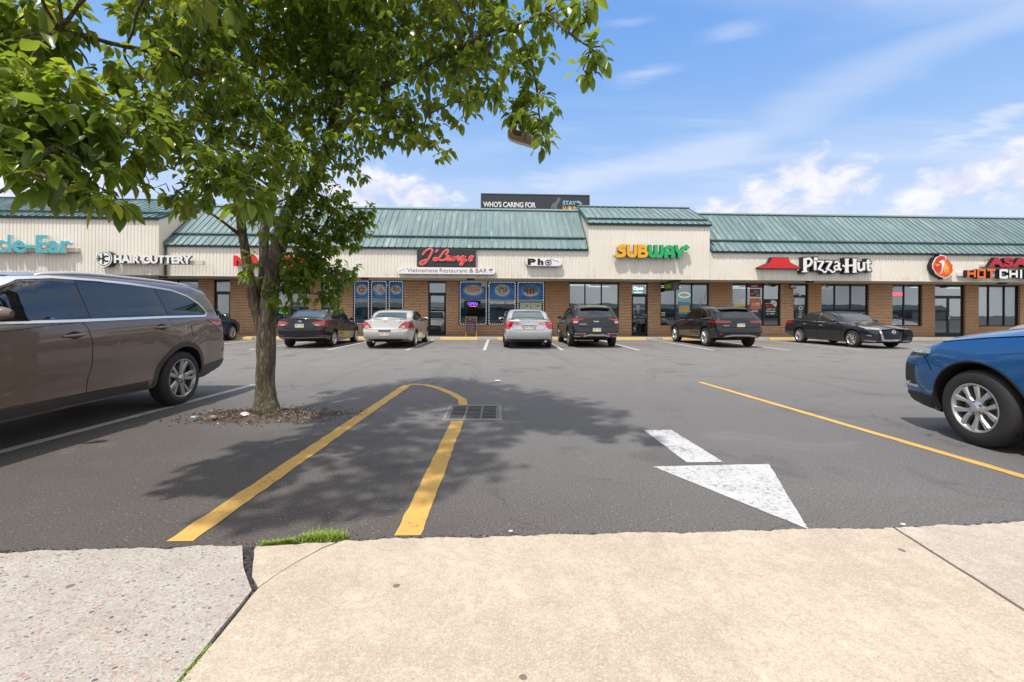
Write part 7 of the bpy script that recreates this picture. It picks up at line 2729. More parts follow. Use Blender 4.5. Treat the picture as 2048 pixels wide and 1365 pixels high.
PZ = [[([(888, 140), (888, 345)], 52), ([(842, 340), (930, 340)], 16), ([(862, 148), (940, 146)], 16), ([(900, 152), (960, 148), (988, 190), (962, 240), (905, 262)], 34)],
      [([(1042, 188), (1042, 315)], 40), ([(1015, 190), (1045, 190)], 14), ([(1024, 150), (1078, 150)], 46)],
      [([(1076, 186), (1178, 186)], 22), ([(1165, 190), (1095, 305)], 34), ([(1085, 300), (1145, 315), (1180, 345), (1218, 328)], 24)],
      [([(1200, 186), (1304, 186)], 22), ([(1290, 190), (1220, 305)], 34), ([(1210, 300), (1270, 315), (1306, 345), (1346, 325)], 24)],
      [([(1406, 205), (1406, 285), (1442, 308)], 36), ([(1338, 205), (1378, 184), (1408, 210)], 24), ([(1402, 242), (1345, 258), (1338, 292), (1368, 308), (1406, 288)], 24)],
      [([(1526, 145), (1526, 345)], 52), ([(1648, 145), (1648, 345)], 52), ([(1462, 242), (1500, 258), (1560, 244), (1650, 238)], 24), ([(1494, 148), (1560, 148)], 15), ([(1494, 341), (1560, 341)], 15), ([(1614, 148), (1680, 148)], 15), ([(1614, 341), (1680, 341)], 15)],
      [([(1708, 190), (1708, 285), (1735, 312), (1778, 292)], 36), ([(1790, 190), (1790, 312)], 36)],
      [([(1856, 152), (1856, 290), (1876, 308), (1900, 300)], 36), ([(1818, 195), (1904, 195)], 22)], [([(1893, 318), (1903, 318)], 14)]]
m = MB()
k = 0
for L_ in PZ:
    for p, w in L_:
        q = pz(p)
        d0 = Vector(q[0]) - Vector(q[1])
        d1 = Vector(q[-1]) - Vector(q[-2])
        e = 16 * KP
        q = [tuple(Vector(q[0]) + d0.normalized() * e)] + q[1:-1] + [tuple(Vector(q[-1]) + d1.normalized() * e)]
        ribbon(m, q, (w + 30) * KP, YC - .24 - .0004 * k, YC - .012, 0)
        k += 1
piece(m, 'letter_backs', INK, t)
for L_ in PZ:
    m = MB()
    for j, (p, w) in enumerate(L_):
        ribbon(m, pz(p), w * KP, YC - .272 - .0006 * j, YC - .256, 0)
    piece(m, 'letter', SWHITE, t)

# round rooster emblem
t = thing('emblem_sign', 'round orange and red rooster head emblem with a white edge', 'sign', (22.03, YC - .1, 3.70))
ex, ez, er = 22.03, 3.70, .60


def rp(pts):
    """emblem outline points in the sheet's own grid -> metres"""
    return [(ex + (x - 330) / 150 * er, ez - (y - 340) / 150 * er) for x, y in pts]


m = MB()
spk = [(300, 190), (345, 200), (385, 210), (372, 232), (420, 255), (446, 300), (478, 310), (468, 352), (482, 372), (462, 420), (425, 462), (405, 470), (352, 495), (345, 480), (295, 460), (245, 430), (222, 385), (202, 365), (200, 310), (222, 262), (248, 222), (290, 212)]
slabpoly(m, rp([(x - 14, y + 2) for x, y in spk]), YC - .22, YC - .012, 1, 1)
slabpoly(m, rp(spk), YC - .235, YC - .2205, 0, 0)
piece(m, 'emblem_back', [SWHITE, INK], t)
OR = mat('sign_orange', (0.78, 0.13, 0.015), .4)
m = MB()
sp2 = car_offset(rp(spk), -.035)
slabpoly(m, sp2, YC - .240, YC - .2355, 0)
slabpoly(m, rp([(300, 205), (350, 212), (372, 222), (330, 250), (262, 285), (245, 262), (262, 232)]), YC - .244, YC - .2405, 1)
slabpoly(m, rp([(222, 330), (262, 310), (318, 302), (332, 330), (318, 380), (285, 412), (248, 400), (226, 370)]), YC - .244, YC - .2405, 1)
slabpoly(m, bez(rp([(275, 285), (318, 262), (352, 268), (362, 300), (338, 350), (330, 392), (298, 438), (318, 390), (322, 320), (308, 292)]), 3), YC - .246, YC - .2405, 2)
slabpoly(m, bez(rp([(362, 290), (392, 325), (412, 360), (400, 405), (372, 415), (345, 392), (345, 345)]), 3), YC - .247, YC - .2405, 3)
slabpoly(m, rp([(248, 318), (282, 305), (298, 318), (270, 332), (252, 338)]), YC - .248, YC - .2405, 3)
ribbon(m, rp([(370, 402), (378, 370), (392, 402)]), .028, YC - .249, YC - .2405, 0)
ribbon(m, rp([(390, 240), (430, 290), (448, 340), (440, 390)]), .022, YC - .2485, YC - .2405, 1)
ribbon(m, rp([(288, 440), (350, 440), (410, 452)]), .022, YC - .2485, YC - .2405, 1)
ribbon(m, rp([(268, 300), (290, 298), (300, 304)]), .018, YC - .2495, YC - .2405, 4)
ribbon(m, rp([(240, 285), (262, 290), (300, 265)]), .014, YC - .2495, YC - .2405, 4)
piece(m, 'emblem_face', [OR, mat('emblem_red', (.62, .03, .015), .4), SWHITE, mat('emblem_gold', (.80, .42, .08), .4), INK], t)

# red and orange/white block letters at the right edge
t = thing('shop_sign', 'dark red slab letters at the right edge, above the orange and white ones', 'sign', (26, YC - .1, 3.95))
m = MB(); m.box(24.2, 28.2, YC - .12, YC - .012, 3.72, 3.84); piece(m, 'raceway', RACE, t)
channel_letters(t, "ASAD'S", 24.33, 27.95, 3.70, 4.195, YC - .33, .20, [mat('sign_crimson', (.45, .012, .03), .4), INK], .055, 0, 1.08)
t = thing('shop_sign', 'square orange and white letters at the right edge, below the dark red ones', 'sign', (26.5, YC - .1, 3.4))
m = MB(); m.box(23.0, 29.6, YC - .12, YC - .012, 3.26, 3.44); piece(m, 'raceway', SWHITE, t)
BL = {'H': [[(0, 0), (0, 1)], [(1, 0), (1, 1)], [(0, .5), (1, .5)]], 'O': [[(0, -.1), (0, 1.1)], [(1, -.1), (1, 1.1)], [(0, 0), (1, 0)], [(0, 1), (1, 1)]], 'T': [[(.5, -.1), (.5, 1)], [(-.12, 1), (1.12, 1)]],
      'C': [[(0, -.1), (0, 1.1)], [(0, 0), (1.08, 0)], [(0, 1), (1.08, 1)], [(1, 0), (1, .3)], [(1, .7), (1, 1)]], 'I': [[(.5, -.1), (.5, 1.1)]], 'K': [[(0, -.1), (0, 1.1)], [(0, .5), (1, 1.08)], [(.3, .6), (1, -.08)]],
      'E': [[(0, -.1), (0, 1.1)], [(0, 0), (1.05, 0)], [(0, .5), (.9, .5)], [(0, 1), (1.05, 1)]], 'N': [[(0, -.1), (0, 1.1)], [(1, -.1), (1, 1.1)], [(0, 1.0), (1, 0)]]}
xx = 23.22
for ch, cm in [(c, 'o') for c in 'HOT'] + [(' ', '')] + [(c, 'w') for c in 'CHICKEN']:
    if ch == ' ':
        xx += .13
        continue
    wd = .44 if ch != 'I' else .20
    m = MB()
    for j, st in enumerate(BL[ch]):
        lw = .105
        ribbon(m, [(xx + lw / 2 + u * (wd - lw), 3.125 + lw / 2 + v_ * (.465 - lw)) for u, v_ in st], lw, YC - .34 - .0006 * j, YC - .13, 0, 1, smooth=False)
    piece(m, 'letter', [mat('sign_hot_orange', (.80, .14, .015), .4) if cm == 'o' else SWHITE, INK], t)
    xx += wd + .075

# small hanging blade sign
t = thing('blade_sign', 'small green hanging sign with a yellow and white word under the soffit', 'sign', (9.05, 22.6, 2.76))
m = MB(); m.box(8.70, 9.02, 22.05, 23.25, 2.50, 2.93); m.box(8.82, 8.88, 22.4, 22.46, 2.931, 2.984); m.box(8.82, 8.88, 22.9, 22.96, 2.931, 2.984)
piece(m, 'cabinet', mat('sign_cabinet_grey', (.09, .085, .085), .5), t)
m = MB(); m.box(8.690, 8.699, 22.09, 23.21, 2.53, 2.90); piece(m, 'green_face', mat('blade_green', (.012, .16, .02), .4), t)
m = MB()
v, f = text_data('SUBWAY', 1, .05, 0, .02)
w = fit(v, 0, .92, 2.60, 2.82, 0, .004)
for ch_i, (lv, lf) in enumerate(letters(w, f)):
    m.add([(8.688 - .004 + p[1], 23.10 - p[0], p[2]) for p in lv], lf, 0 if ch_i < 3 else 1)
piece(m, 'lettering', [mat('blade_yellow', (.75, .55, .04), .4), mat('blade_pale', (.62, .75, .30), .4)], t)


# ------------------------------------------------------------------ what hangs in the windows
YP = YW + 0.122


def food(m, cx, cz, rx, rz, y, cols, seed, n=46):
    r = random.Random(seed)
    for i in range(n):
        a, q = r.uniform(0, 2 * PI), math.sqrt(r.random())
        x, z = cx + math.cos(a) * rx * q * .92, cz + math.sin(a) * rz * q * .92
        s = r.uniform(.10, .24) * min(rx, rz)
        rot = r.uniform(0, 180)
        e = [(x + (s * r.uniform(.8, 1.7)) * math.cos(R(k * 60)) * math.cos(R(rot)) - s * .6 * math.sin(R(k * 60)) * math.sin(R(rot)), z + s * math.cos(R(k * 60)) * math.sin(R(rot)) + s * .6 * math.sin(R(k * 60)) * math.cos(R(rot))) for k in range(6)]
        slabpoly(m, e, y - .0001 * i, y + .002, r.choice(cols))


PB = mat('poster_blue', fn=lambda g, p, t: L(t, g.mix(g.maprange(g.noise(wpos(g), 2.2, 3, .5), .35, .65), (0.025, 0.125, 0.43), (0.05, 0.22, 0.60)), p.inputs['Base Color']), rough=.4)
FOODM = [PB, mat('plate_china', (.70, .68, .66), .4), mat('food_tan', (.48, .25, .10), .6), mat('food_brown', (.22, .09, .03), .6), mat('food_orange', (.62, .20, .04), .6), mat('food_green', (.06, .17, .03), .6),
         mat('food_pale', (.68, .55, .42), .6), mat('food_mauve', (.24, .16, .15), .6), mat('food_yellow', (.70, .45, .08), .6), mat('poster_glow', (.12, .34, .68), .5)]
POST = [(-7.415, -6.66, 'fried pieces on an oval white plate', (.26, .25, 0), [2, 2, 3, 4]), (-6.555, -5.76, 'three small heaps on a white plate', (.28, .24, 1), [2, 4, 5, 6, 3]), (-5.655, -4.925, 'brown stir fry in a white dish', (.25, .22, 0), [3, 2, 4, 5]),
        (-1.985, -.60, 'sliced pale salmon on an oval platter', (.46, .26, 2), [6, 6, 2, 4]), (-.49, .925, 'noodle soup with green herbs in a round bowl', (.38, .29, 3), [7, 6, 7, 5]), (1.01, 2.40, 'grilled red brown meat on dark green leaves', (.42, .28, 4), [4, 3, 4, 2])]
for i, (x0, x1, what, (rx, rz, st), cols) in enumerate(POST):
    t = thing('food_poster', 'blue window poster of ' + what, 'poster', ((x0 + x1) / 2, YP, 2.47), 0, 'blue food posters in the restaurant windows')
    m = MB()
    z0, z1 = 2.035, 2.895
    m.box(x0, x1, YP - .004, YP, z0, z1, 0)
    cx, cz = (x0 + x1) / 2, 2.50
    slabpoly(m, ell(cx, cz, rx * 1.22, rz * 1.22, 36), YP - .006, YP, 9)
    if st == 1:
        slabpoly(m, bez([(cx - .30, cz + .10), (cx, cz + .28), (cx + .22, cz + .20), (cx + .30, cz - .10), (cx + .05, cz - .27), (cx - .16, cz - .12)], 5), YP - .008, YP, 1)
        food(m, cx + .08, cz - .07, .17, .15, YP - .010, [5, 3, 2], 7, 30)
        food(m, cx - .16, cz + .09, .09, .08, YP - .010, [4, 4], 8, 12)
        food(m, cx + .06, cz + .17, .11, .08, YP - .010, [4, 8], 9, 14)
    elif st == 2:
        slabpoly(m, ell(cx, cz, rx, rz, 36), YP - .008, YP, 1)
        slabpoly(m, ell(cx, cz + .05, rx * .93, rz * .75, 30), YP - .010, YP, 6)
        for j in range(7):
            ribbon(m, [(cx - .38 + j * .01, cz + .16 - j * .035), (cx, cz + .18 - j * .04), (cx + .38 - j * .01, cz + .15 - j * .035)], .03, YP - .0115 - .0001 * j, YP, 2 if j % 2 else 6)
        food(m, cx, cz - .14, rx * .8, rz * .38, YP - .013, [4, 6, 1], 11, 34)
    elif st == 4:
        food(m, cx, cz + .07, rx * .95, rz * .75, YP - .008, [5, 5, 5], 14, 60)
        slabpoly(m, ell(cx, cz - .12, rx * .92, rz * .62, 30, 180, 360), YP - .016, YP, 1)
        for j in range(5):
            slabpoly(m, [(cx - .20 + j * .085, cz - .20), (cx - .13 + j * .085, cz - .20), (cx - .14 + j * .085, cz + .12), (cx - .20 + j * .085, cz + .12)], YP - .018 - .0002 * j, YP, 4 if j % 2 else 3)
        food(m, cx + .26, cz - .06, .10, .12, YP - .019, [4, 6], 15, 10)
    else:
        slabpoly(m, ell(cx, cz, rx, rz, 36), YP - .008, YP, 1)
        food(m, cx, cz, rx * .82, rz * .80, YP - .010, cols, 20 + i, 64)
        if st == 3:
            food(m, cx, cz + .12, rx * .45, rz * .34, YP - .017, [5, 5, 8], 33, 22)
    piece(m, 'poster_sheet', FOODM, t)


def lights_border(x0, x1, mull, z0, z1, label):
    t = thing('string_lights', label, 'string lights', ((x0 + x1) / 2, YP - .03, 1.8), 0, 'dashed light borders of the restaurant windows')
    m = MB()
    y = YW + .075

    def run(a, b):
        n = int(math.hypot(b[0] - a[0], b[1] - a[1]) / .118)
        for i in range(n):
            p = (a[0] + (b[0] - a[0]) * (i + .2) / n, a[1] + (b[1] - a[1]) * (i + .2) / n)
            q = (a[0] + (b[0] - a[0]) * (i + .78) / n, a[1] + (b[1] - a[1]) * (i + .78) / n)
            m.tube([(p[0], y, p[1]), (q[0], y, q[1])], .017, 6, 0)
        m.tube([(a[0], y + .012, a[1]), (b[0], y + .012, b[1])], .008, 5, 1)
    xs = [x0] + list(mull) + [x1]
    for i, (a, b) in enumerate(zip(xs, xs[1:])):
        a2, b2 = a + .075, b - .075
        run((a2, z0), (a2, z1))
        run((b2, z0), (b2, z1))
        run((a2, z1), (b2, z1))
        run((a2, z0), (b2, z0))
    piece(m, 'light_run', [mat('light_tube_white', (.80, .80, .82), .4, emit=(1, 1, 1), es=.25), mat('light_wire_blue', (.02, .03, .10), .5)], t)


lights_border(-7.475, -4.866, (-6.612, -5.709), .73, 2.925, 'dashed white light border round the narrower restaurant window by the silver coupe')
lights_border(-2.05, 2.462, (-.545, .967), .73, 2.925, 'dashed white light border round the wide restaurant window behind the silver sedan')


def curtain(x0, x1, z0, z1, tie, label):
    t = thing('curtain', label, 'curtain', ((x0 + x1) / 2, YW + .23, z0), 0, 'teal curtains in the restaurant windows')
    m = MB()
    nx, nz = 26, 14
    v = []
    for j in range(nz + 1):
        u = j / nz
        z = z0 + (z1 - z0) * u
        k = 1 - tie * math.exp(-((u - .35) / .22) ** 2)
        for i in range(nx + 1):
            s = i / nx
            v.append((x0 + (x1 - x0) * s * k, YW + .23 + .035 * math.sin(s * 34) * k, z))
    m.add(v, [(j * (nx + 1) + i, j * (nx + 1) + i + 1, (j + 1) * (nx + 1) + i + 1, (j + 1) * (nx + 1) + i) for j in range(nz) for i in range(nx)])
    piece(m, 'cloth', mat('teal_cloth', (.05, .36, .46), .8), t, smooth=True)


curtain(-7.40, -6.95, .74, 2.03, .0, 'teal curtain at the left end of the window by the silver coupe')
curtain(-5.75, -5.55, .74, 2.03, .0, 'narrow teal curtain by the middle mullion of the window beside the silver coupe')
curtain(-4.93, -5.12, .74, 2.03, .0, 'teal curtain at the right end of the window by the silver coupe')
curtain(-1.98, -1.45, .74, 1.98, .45, 'teal tied curtain at the left of the wide restaurant window, behind the chalkboard')
curtain(-.47, -.05, .74, 1.98, .40, 'teal tied curtain in the middle pane of the wide restaurant window')
t = thing('shop_counter', 'pale green counter low behind the window by the silver coupe', 'counter', (-6.2, YW + 1.0, .12))
m = MB(); m.box(-7.3, -5.3, YW + .9, YW + 1.5, .12, 1.08); m.box(-7.35, -5.25, YW + .86, YW + 1.55, 1.081, 1.12, 1); piece(m, 'counter_body', [mat('counter_green', (.22, .36, .30), .5), mat('counter_top', (.4, .42, .4), .4)], t)


def glow(name, col, es):
    return mat(name, tuple(min(.8, c) for c in col), .5, emit=col, es=es)


def neon(label, s, x0, x1, z0, z1, cols, y=None, es=2.2, name='neon_sign', off=-.01):
    t = thing(name, label, 'sign', ((x0 + x1) / 2, y or YP - .02, z0))
    m = MB()
    v, f = text_data(s, 1, off, 0, .02)
    w = fit(v, x0, x1, z0, z1, y or YP - .02, .01)
    for i, (lv, lf) in enumerate(letters(w, f)):
        m.add(lv, lf, i % len(cols))
    piece(m, 'lettering', [glow('neon_%s_%d_%d' % (s.strip('-')[:4], i, int(1000 * sum(c))), c, es) for i, c in enumerate(cols)], t)
    return t


t = neon('purple and blue glowing open sign in the wide restaurant window', 'OPEN', -1.565, -1.08, 1.71, 1.865, [(.30, .08, 1.0), (.10, .12, 1.0)])
m = MB(); m.box(-1.60, -1.04, YP - .006, YP - .002, 1.68, 1.885, 0); piece(m, 'backing', mat('sign_dark_backing', (.01, .01, .02), .6), t)
m = MB(); ribbon(m, [(-1.48, 1.655), (-1.12, 1.655)], .02, YP - .02, YP - .012, 0); piece(m, 'underline', glow('neon_underline', (1.0, .12, .10), 1.5), t)
neon('red glowing open sign in the right hand window left of the double door', 'OPEN', 21.49, 22.04, 2.36, 2.51, [(1.0, .05, .08)])
neon('green glowing phone number in the dark window right of the trunk', '-551-8821', -11.227, -10.675, 1.25, 1.42, [(.08, .9, .12)], None, 1.2, 'led_sign')
t = neon('white glowing open sign with a green bar over the sandwich shop door', 'Open', 7.19, 7.70, 2.53, 2.74, [(.9, 1.0, .97)], None, 1.6)
m = MB(); m.box(7.19, 7.70, YP - .02, YP - .014, 2.50, 2.522, 0); m.box(7.20, 7.66, YP - .02, YP - .014, 2.40, 2.47, 1); piece(m, 'green_bars', [glow('bar_green', (.02, .45, .25), .8), glow('bar_mint', (.35, .75, .62), .7)], t)
t = thing('window_lettering', 'small white lettering across the middle pane of the wide restaurant window', 'lettering', (.2, YP, 1.86))
m = MB(); add_text(m, 'VIETNAMESE CUISINE', -.446, .888, 1.78, 1.925, YP - .008, .004, .05, 0, 1.08); piece(m, 'lettering', SWHITE, t)
t = thing('valance_rail', 'pale rail across the panes under the three right hand food posters', 'rail', (.2, YP, 2.0))
m = MB()
for a, b in ((-1.98, -.60), (-.49, .92), (1.01, 2.40)):
    m.box(a, b, YP - .006, YP, 1.965, 1.995)
piece(m, 'rail_strip', mat('rail_pale', (.48, .50, .50), .5), t)
t = thing('menu_sheet', 'pale green menu sheets taped in the right pane of the wide restaurant window', 'menu', (1.7, YP, 1.4))
m = MB(); m.box(1.16, 1.70, YP - .004, YP, .98, 1.84, 0); m.box(1.73, 2.28, YP - .004, YP, .98, 1.84, 0)
rr_ = random.Random(4)
for a in (1.20, 1.77):
    for i in range(9):
        z = 1.76 - i * .085
        m.box(a, a + .03, YP - .006, YP - .0041, z - .02, z + .02, 1)
        m.box(a + .07, a + rr_.uniform(.22, .42), YP - .006, YP - .0041, z - .008, z + .008, 1)
    slabpoly(m, ell(a + .34, 1.70, .08, .06, 14), YP - .0065, YP - .004, 2)
piece(m, 'sheets', [mat('menu_green', (.55, .66, .50), .6), mat('menu_ink', (.10, .12, .10), .6), mat('menu_dish', (.28, .22, .10), .6)], t)

# sandwich shop window
t = thing('neon_sign', 'oval green and white neon outline with a red centre in the sandwich shop window', 'sign', (9.93, YP, 2.3))
m = MB()
e = ell(9.93, 2.316, .33, .145, 30); m.tube([(x, YP - .02, z) for x, z in e + e[:1]], .014, 8, 0, False)
e = ell(9.93, 2.316, .29, .11, 30); m.tube([(x, YP - .02, z) for x, z in e + e[:1]], .008, 6, 1, False)
for k, x in enumerate((9.78, 9.88, 9.98, 10.08)):
    m.tube([(x - .03, YP - .02, 2.28), (x, YP - .02, 2.35), (x + .03, YP - .02, 2.29)], .010, 6, 2)
piece(m, 'neon_tubes', [glow('neon_green', (.15, .7, .3), .6), glow('neon_pale', (.8, .9, .8), .5), glow('neon_red2', (.9, .15, .2), .6)], t)
t = thing('window_poster', 'sky blue poster of a long sandwich in the sandwich shop window', 'poster', (9.93, YP, 1.7))
m = MB(); m.box(9.627, 10.225, YP - .004, YP, 1.30, 2.03, 0); m.box(9.63, 10.22, YP - .006, YP, 1.94, 2.025, 1)
slabpoly(m, bez([(9.66, 1.70), (9.8, 1.76), (10.0, 1.75), (10.2, 1.70), (10.19, 1.56), (9.9, 1.52), (9.66, 1.58)], 4), YP - .007, YP, 2)
food(m, 9.92, 1.62, .26, .07, YP - .009, [3, 4, 5, 6], 41, 40)
slabpoly(m, bez([(9.66, 1.56), (9.9, 1.50), (10.19, 1.54), (10.2, 1.44), (9.9, 1.40), (9.66, 1.45)], 4), YP - .014, YP, 2)
piece(m, 'poster_sheet', [mat('poster_sky', (.10, .34, .58), .5), mat('poster_pale_blue', (.42, .62, .75), .5), FOODM[8], FOODM[5], FOODM[4], FOODM[3], FOODM[6]], t)
t = thing('window_decal', 'cream leaf stem outline decal on the right pane of the sandwich shop window', 'decal', (11.0, YP, 2.2))
m = MB()
ribbon(m, [(10.95, 1.50), (10.83, 1.75), (10.82, 2.0), (10.90, 2.2)], .03, YP - .004, YP)
ribbon(m, [(11.16, 2.85), (11.15, 2.5), (11.05, 2.15), (11.12, 2.05)], .025, YP - .0045, YP)
piece(m, 'decal_lines', mat('decal_cream', (.55, .52, .35), .5), t)
t = thing('window_decal', 'small red white and blue flag decal low in the left sandwich shop pane', 'decal', (8.75, YP, 1.3))
m = MB(); m.box(8.70, 8.90, YP - .004, YP, 1.28, 1.33, 0); m.box(8.70, 8.90, YP - .004, YP, 1.335, 1.38, 1); m.box(8.70, 8.90, YP - .004, YP, 1.18, 1.27, 2); piece(m, 'decal_sheet', [SRED, SWHITE, mat('decal_khaki', (.4, .42, .25), .6)], t)
t = thing('door_notice', 'stack of small pale notices on the sandwich shop door', 'notice', (7.4, YP, 1.5))
m = MB(); m.box(7.32, 7.52, YP - .03, YP - .026, 1.62, 1.74, 0); m.box(7.34, 7.50, YP - .03, YP - .026, 1.48, 1.58, 0); m.box(7.36, 7.50, YP - .03, YP - .026, 1.34, 1.42, 1); m.box(7.66, 7.86, YP - .045, YP - .04, 1.22, 1.30, 2)
piece(m, 'notices', [mat('notice_pale', (.45, .5, .45), .6), mat('notice_pink', (.45, .18, .25), .6), mat('notice_green', (.03, .30, .17), .6)], t)

# pizza shop window
t = thing('window_poster', 'white yellow and red pizza poster at the left of the pizza shop window', 'poster', (12.95, YP, 1.9))
m = MB(); m.box(12.66, 13.26, YP - .004, YP, 1.30, 2.13, 0); m.box(12.66, 13.26, YP - .006, YP - .0041, 1.30, 1.72, 1); m.box(12.68, 13.24, YP - .006, YP - .0041, 1.73, 1.86, 2)
food(m, 12.96, 1.98, .26, .10, YP - .008, [3, 4, 0], 51, 26)
m.box(12.78, 13.16, YP - .008, YP - .0062, 1.42, 1.60, 4)
piece(m, 'poster_sheet', [SWHITE, SRED, mat('poster_lime', (.62, .70, .12), .5), mat('poster_grey', (.35, .35, .36), .5), mat('poster_dark_red', (.25, .01, .02), .5)], t)
t = thing('window_poster', 'orange red deal poster in the middle pane of the pizza shop window', 'poster', (13.85, YP, 1.85))
m = MB(); m.box(13.53, 14.14, YP - .004, YP, 1.56, 2.15, 0)
for k, (z0, z1) in enumerate(((2.04, 2.12), (1.95, 2.02), (1.60, 1.66), (1.68, 1.74))):
    for j in range(6):
        m.box(13.57 + j * .09, 13.57 + j * .09 + .06, YP - .0055, YP - .0041, z0, z1, 1)
add_text(m, '13', 13.64, 13.84, 1.77, 1.92, YP - .007, .002, .03, 0, 1, 2)
m.box(13.88, 14.06, YP - .006, YP - .0041, 1.86, 1.92, 2); m.box(13.88, 14.06, YP - .006, YP - .0041, 1.78, 1.83, 2)
m.box(13.62, 13.98, YP - .004, YP, 1.42, 1.53, 3)
piece(m, 'poster_sheet', [mat('poster_orange_red', (.62, .10, .04), .5), mat('poster_soft_orange', (.70, .30, .16), .5), SWHITE, mat('poster_silver', (.5, .5, .5), .5)], t)
t = thing('window_poster', 'dark red banner hanging high in the middle pane of the pizza shop window', 'poster', (13.82, YP, 2.6))
m = MB(); m.box(13.40, 14.20, YP - .004, YP, 2.72, 2.90, 0); m.box(13.54, 14.10, YP - .004, YP, 2.24, 2.66, 1); m.box(13.60, 13.95, YP - .006, YP - .0041, 2.76, 2.86, 2); slabpoly(m, ell(13.86, 2.50, .15, .10, 16), YP - .006, YP, 3)
m.box(13.60, 13.68, YP - .006, YP - .0041, 2.36, 2.44, 2); m.box(13.90, 14.04, YP - .006, YP - .0041, 2.30, 2.36, 2)
piece(m, 'banner', [mat('banner_red', (.30, .02, .03), .5), mat('banner_wine', (.20, .03, .04), .5), mat('banner_pale', (.6, .5, .5), .5), mat('banner_green', (.15, .30, .20), .5)], t)
t = thing('window_poster', 'black poster with white lettering and a pizza slice in the right pizza shop pane', 'poster', (14.7, YP, 1.7))
m = MB(); m.box(14.30, 15.09, YP - .004, YP, 1.20, 2.12, 0)
for i_ in range(1):
    slabpoly(m, ell(14.82, 1.86, .20, .20, 20, -60, 140) + [(14.78, 1.82)], YP - .006, YP - .0041, 1)
for k in range(5):
    slabpoly(m, ell(14.80 + .05 * math.cos(k * 1.3) + .06, 1.90 + .06 * math.sin(k * 2.1), .022, .022, 8), YP - .0075, YP - .006, 0)
add_text(m, 'Late Nite', 14.40, 14.75, 1.86, 1.92, YP - .008, .002, .03, 0, 1, 1)
add_text(m, 'PIZZA', 14.38, 14.92, 1.68, 1.80, YP - .0085, .002, .04, .1, 1, 2)
add_text(m, 'Open til', 14.45, 14.92, 1.54, 1.63, YP - .008, .002, .04, 0, 1, 1)
add_text(m, 'Midnight', 14.42, 14.96, 1.41, 1.51, YP - .008, .002, .04, 0, 1, 1)
add_text(m, 'or later', 14.45, 14.92, 1.30, 1.38, YP - .008, .002, .04, 0, 1, 1)
piece(m, 'poster_sheet', [mat('poster_black', (.012, .012, .014), .5), SWHITE, mat('poster_flame', (.62, .05, .03), .5)], t)
t = thing('door_notice', 'white badge and printed lines on the dark pizza shop door', 'notice', (16.3, YP, 1.5))
m = MB(); slabpoly(m, ell(16.32, 1.64, .12, .12, 14), YP - .03, YP - .026, 0); slabpoly(m, ell(16.32, 1.64, .06, .06, 10), YP - .032, YP - .026, 1)
for z, w_ in ((1.46, .22), (1.38, .12), (1.29, .24), (1.20, .16), (1.16, .34)):
    m.box(16.32 - w_ / 2, 16.32 + w_ / 2, YP - .03, YP - .026, z, z + .022, 0)
m.box(15.95, 16.15, YP - .03, YP - .026, 1.86, 1.95, 0)
piece(m, 'notices', [mat('notice_white', (.7, .7, .7), .6), INK], t)
t = thing('door_notice', 'cream notes taped on the glass door left of the restaurant window', 'notice', (-8.6, YP, 1.4))
m = MB(); m.box(-8.98, -8.80, YP - .03, YP - .026, 1.32, 1.46, 0); m.box(-8.74, -8.66, YP - .03, YP - .026, 1.32, 1.48, 1); m.box(-8.40, -8.30, YP - .03, YP - .026, 1.34, 1.56, 1); piece(m, 'notices', [mat('notice_cream', (.62, .58, .42), .6), mat('notice_grey', (.45, .47, .5), .6)], t)
t = thing('red_chair', 'red chair seen through the right hand window beyond the double door', 'chair', (27.0, 24.4, .12))
m = MB(); m.box(-.24, .24, -.24, .24, .42, .50, 0); m.build('seat', mat('chair_red', (.30, .02, .03), .6), t)
m = MB(); m.box(-.24, .24, .19, .25, .50, 1.15, 0); m.build('backrest', MATS['chair_red'], t)
for a, b in ((-.21, -.21), (.21, -.21), (-.21, .21), (.21, .21)):
    m = MB(); m.tube([(a, b, 0), (a, b, .42)], .018, 8); m.build('leg', DARK, t)
pl = thing('potted_plant', 'dark leafy plant inside the window left of the double door', 'plant', (22.0, 24.1, .12))
m = MB(); m.lathe([(0, 0), (.16, 0), (.2, .4), (.17, .4), (.15, .36), (0, .36)], 20, 0, Matrix.Rotation(R(90), 4, 'X') @ Matrix.Scale(-1, 4, Vector((0, 1, 0)))); m.v = [(a, b, abs(c)) for a, b, c in m.v]; m.build('pot', mat('pot_brown', (.12, .06, .03), .7), pl, fixn=True)
m = MB()
rp_ = random.Random(77)
for i in range(150):
    a, e_, l_ = rp_.uniform(0, 2 * PI), rp_.uniform(-.2, 1.3), rp_.uniform(.15, .62)
    c = Vector((math.cos(a) * math.cos(e_) * l_, math.sin(a) * math.cos(e_) * l_ * .5, .62 + math.sin(e_) * l_ * 1.5))
    d = Vector((math.cos(a), math.sin(a), -.4)).normalized() * .12
    s_ = d.cross(Vector((0, 0, 1))).normalized() * .035
    m.add([c - d, c + s_, c + d, c - s_], [(0, 1, 2, 3)])
m.build('foliage', mat('house_plant_leaf', (.03, .09, .02), .5), pl)

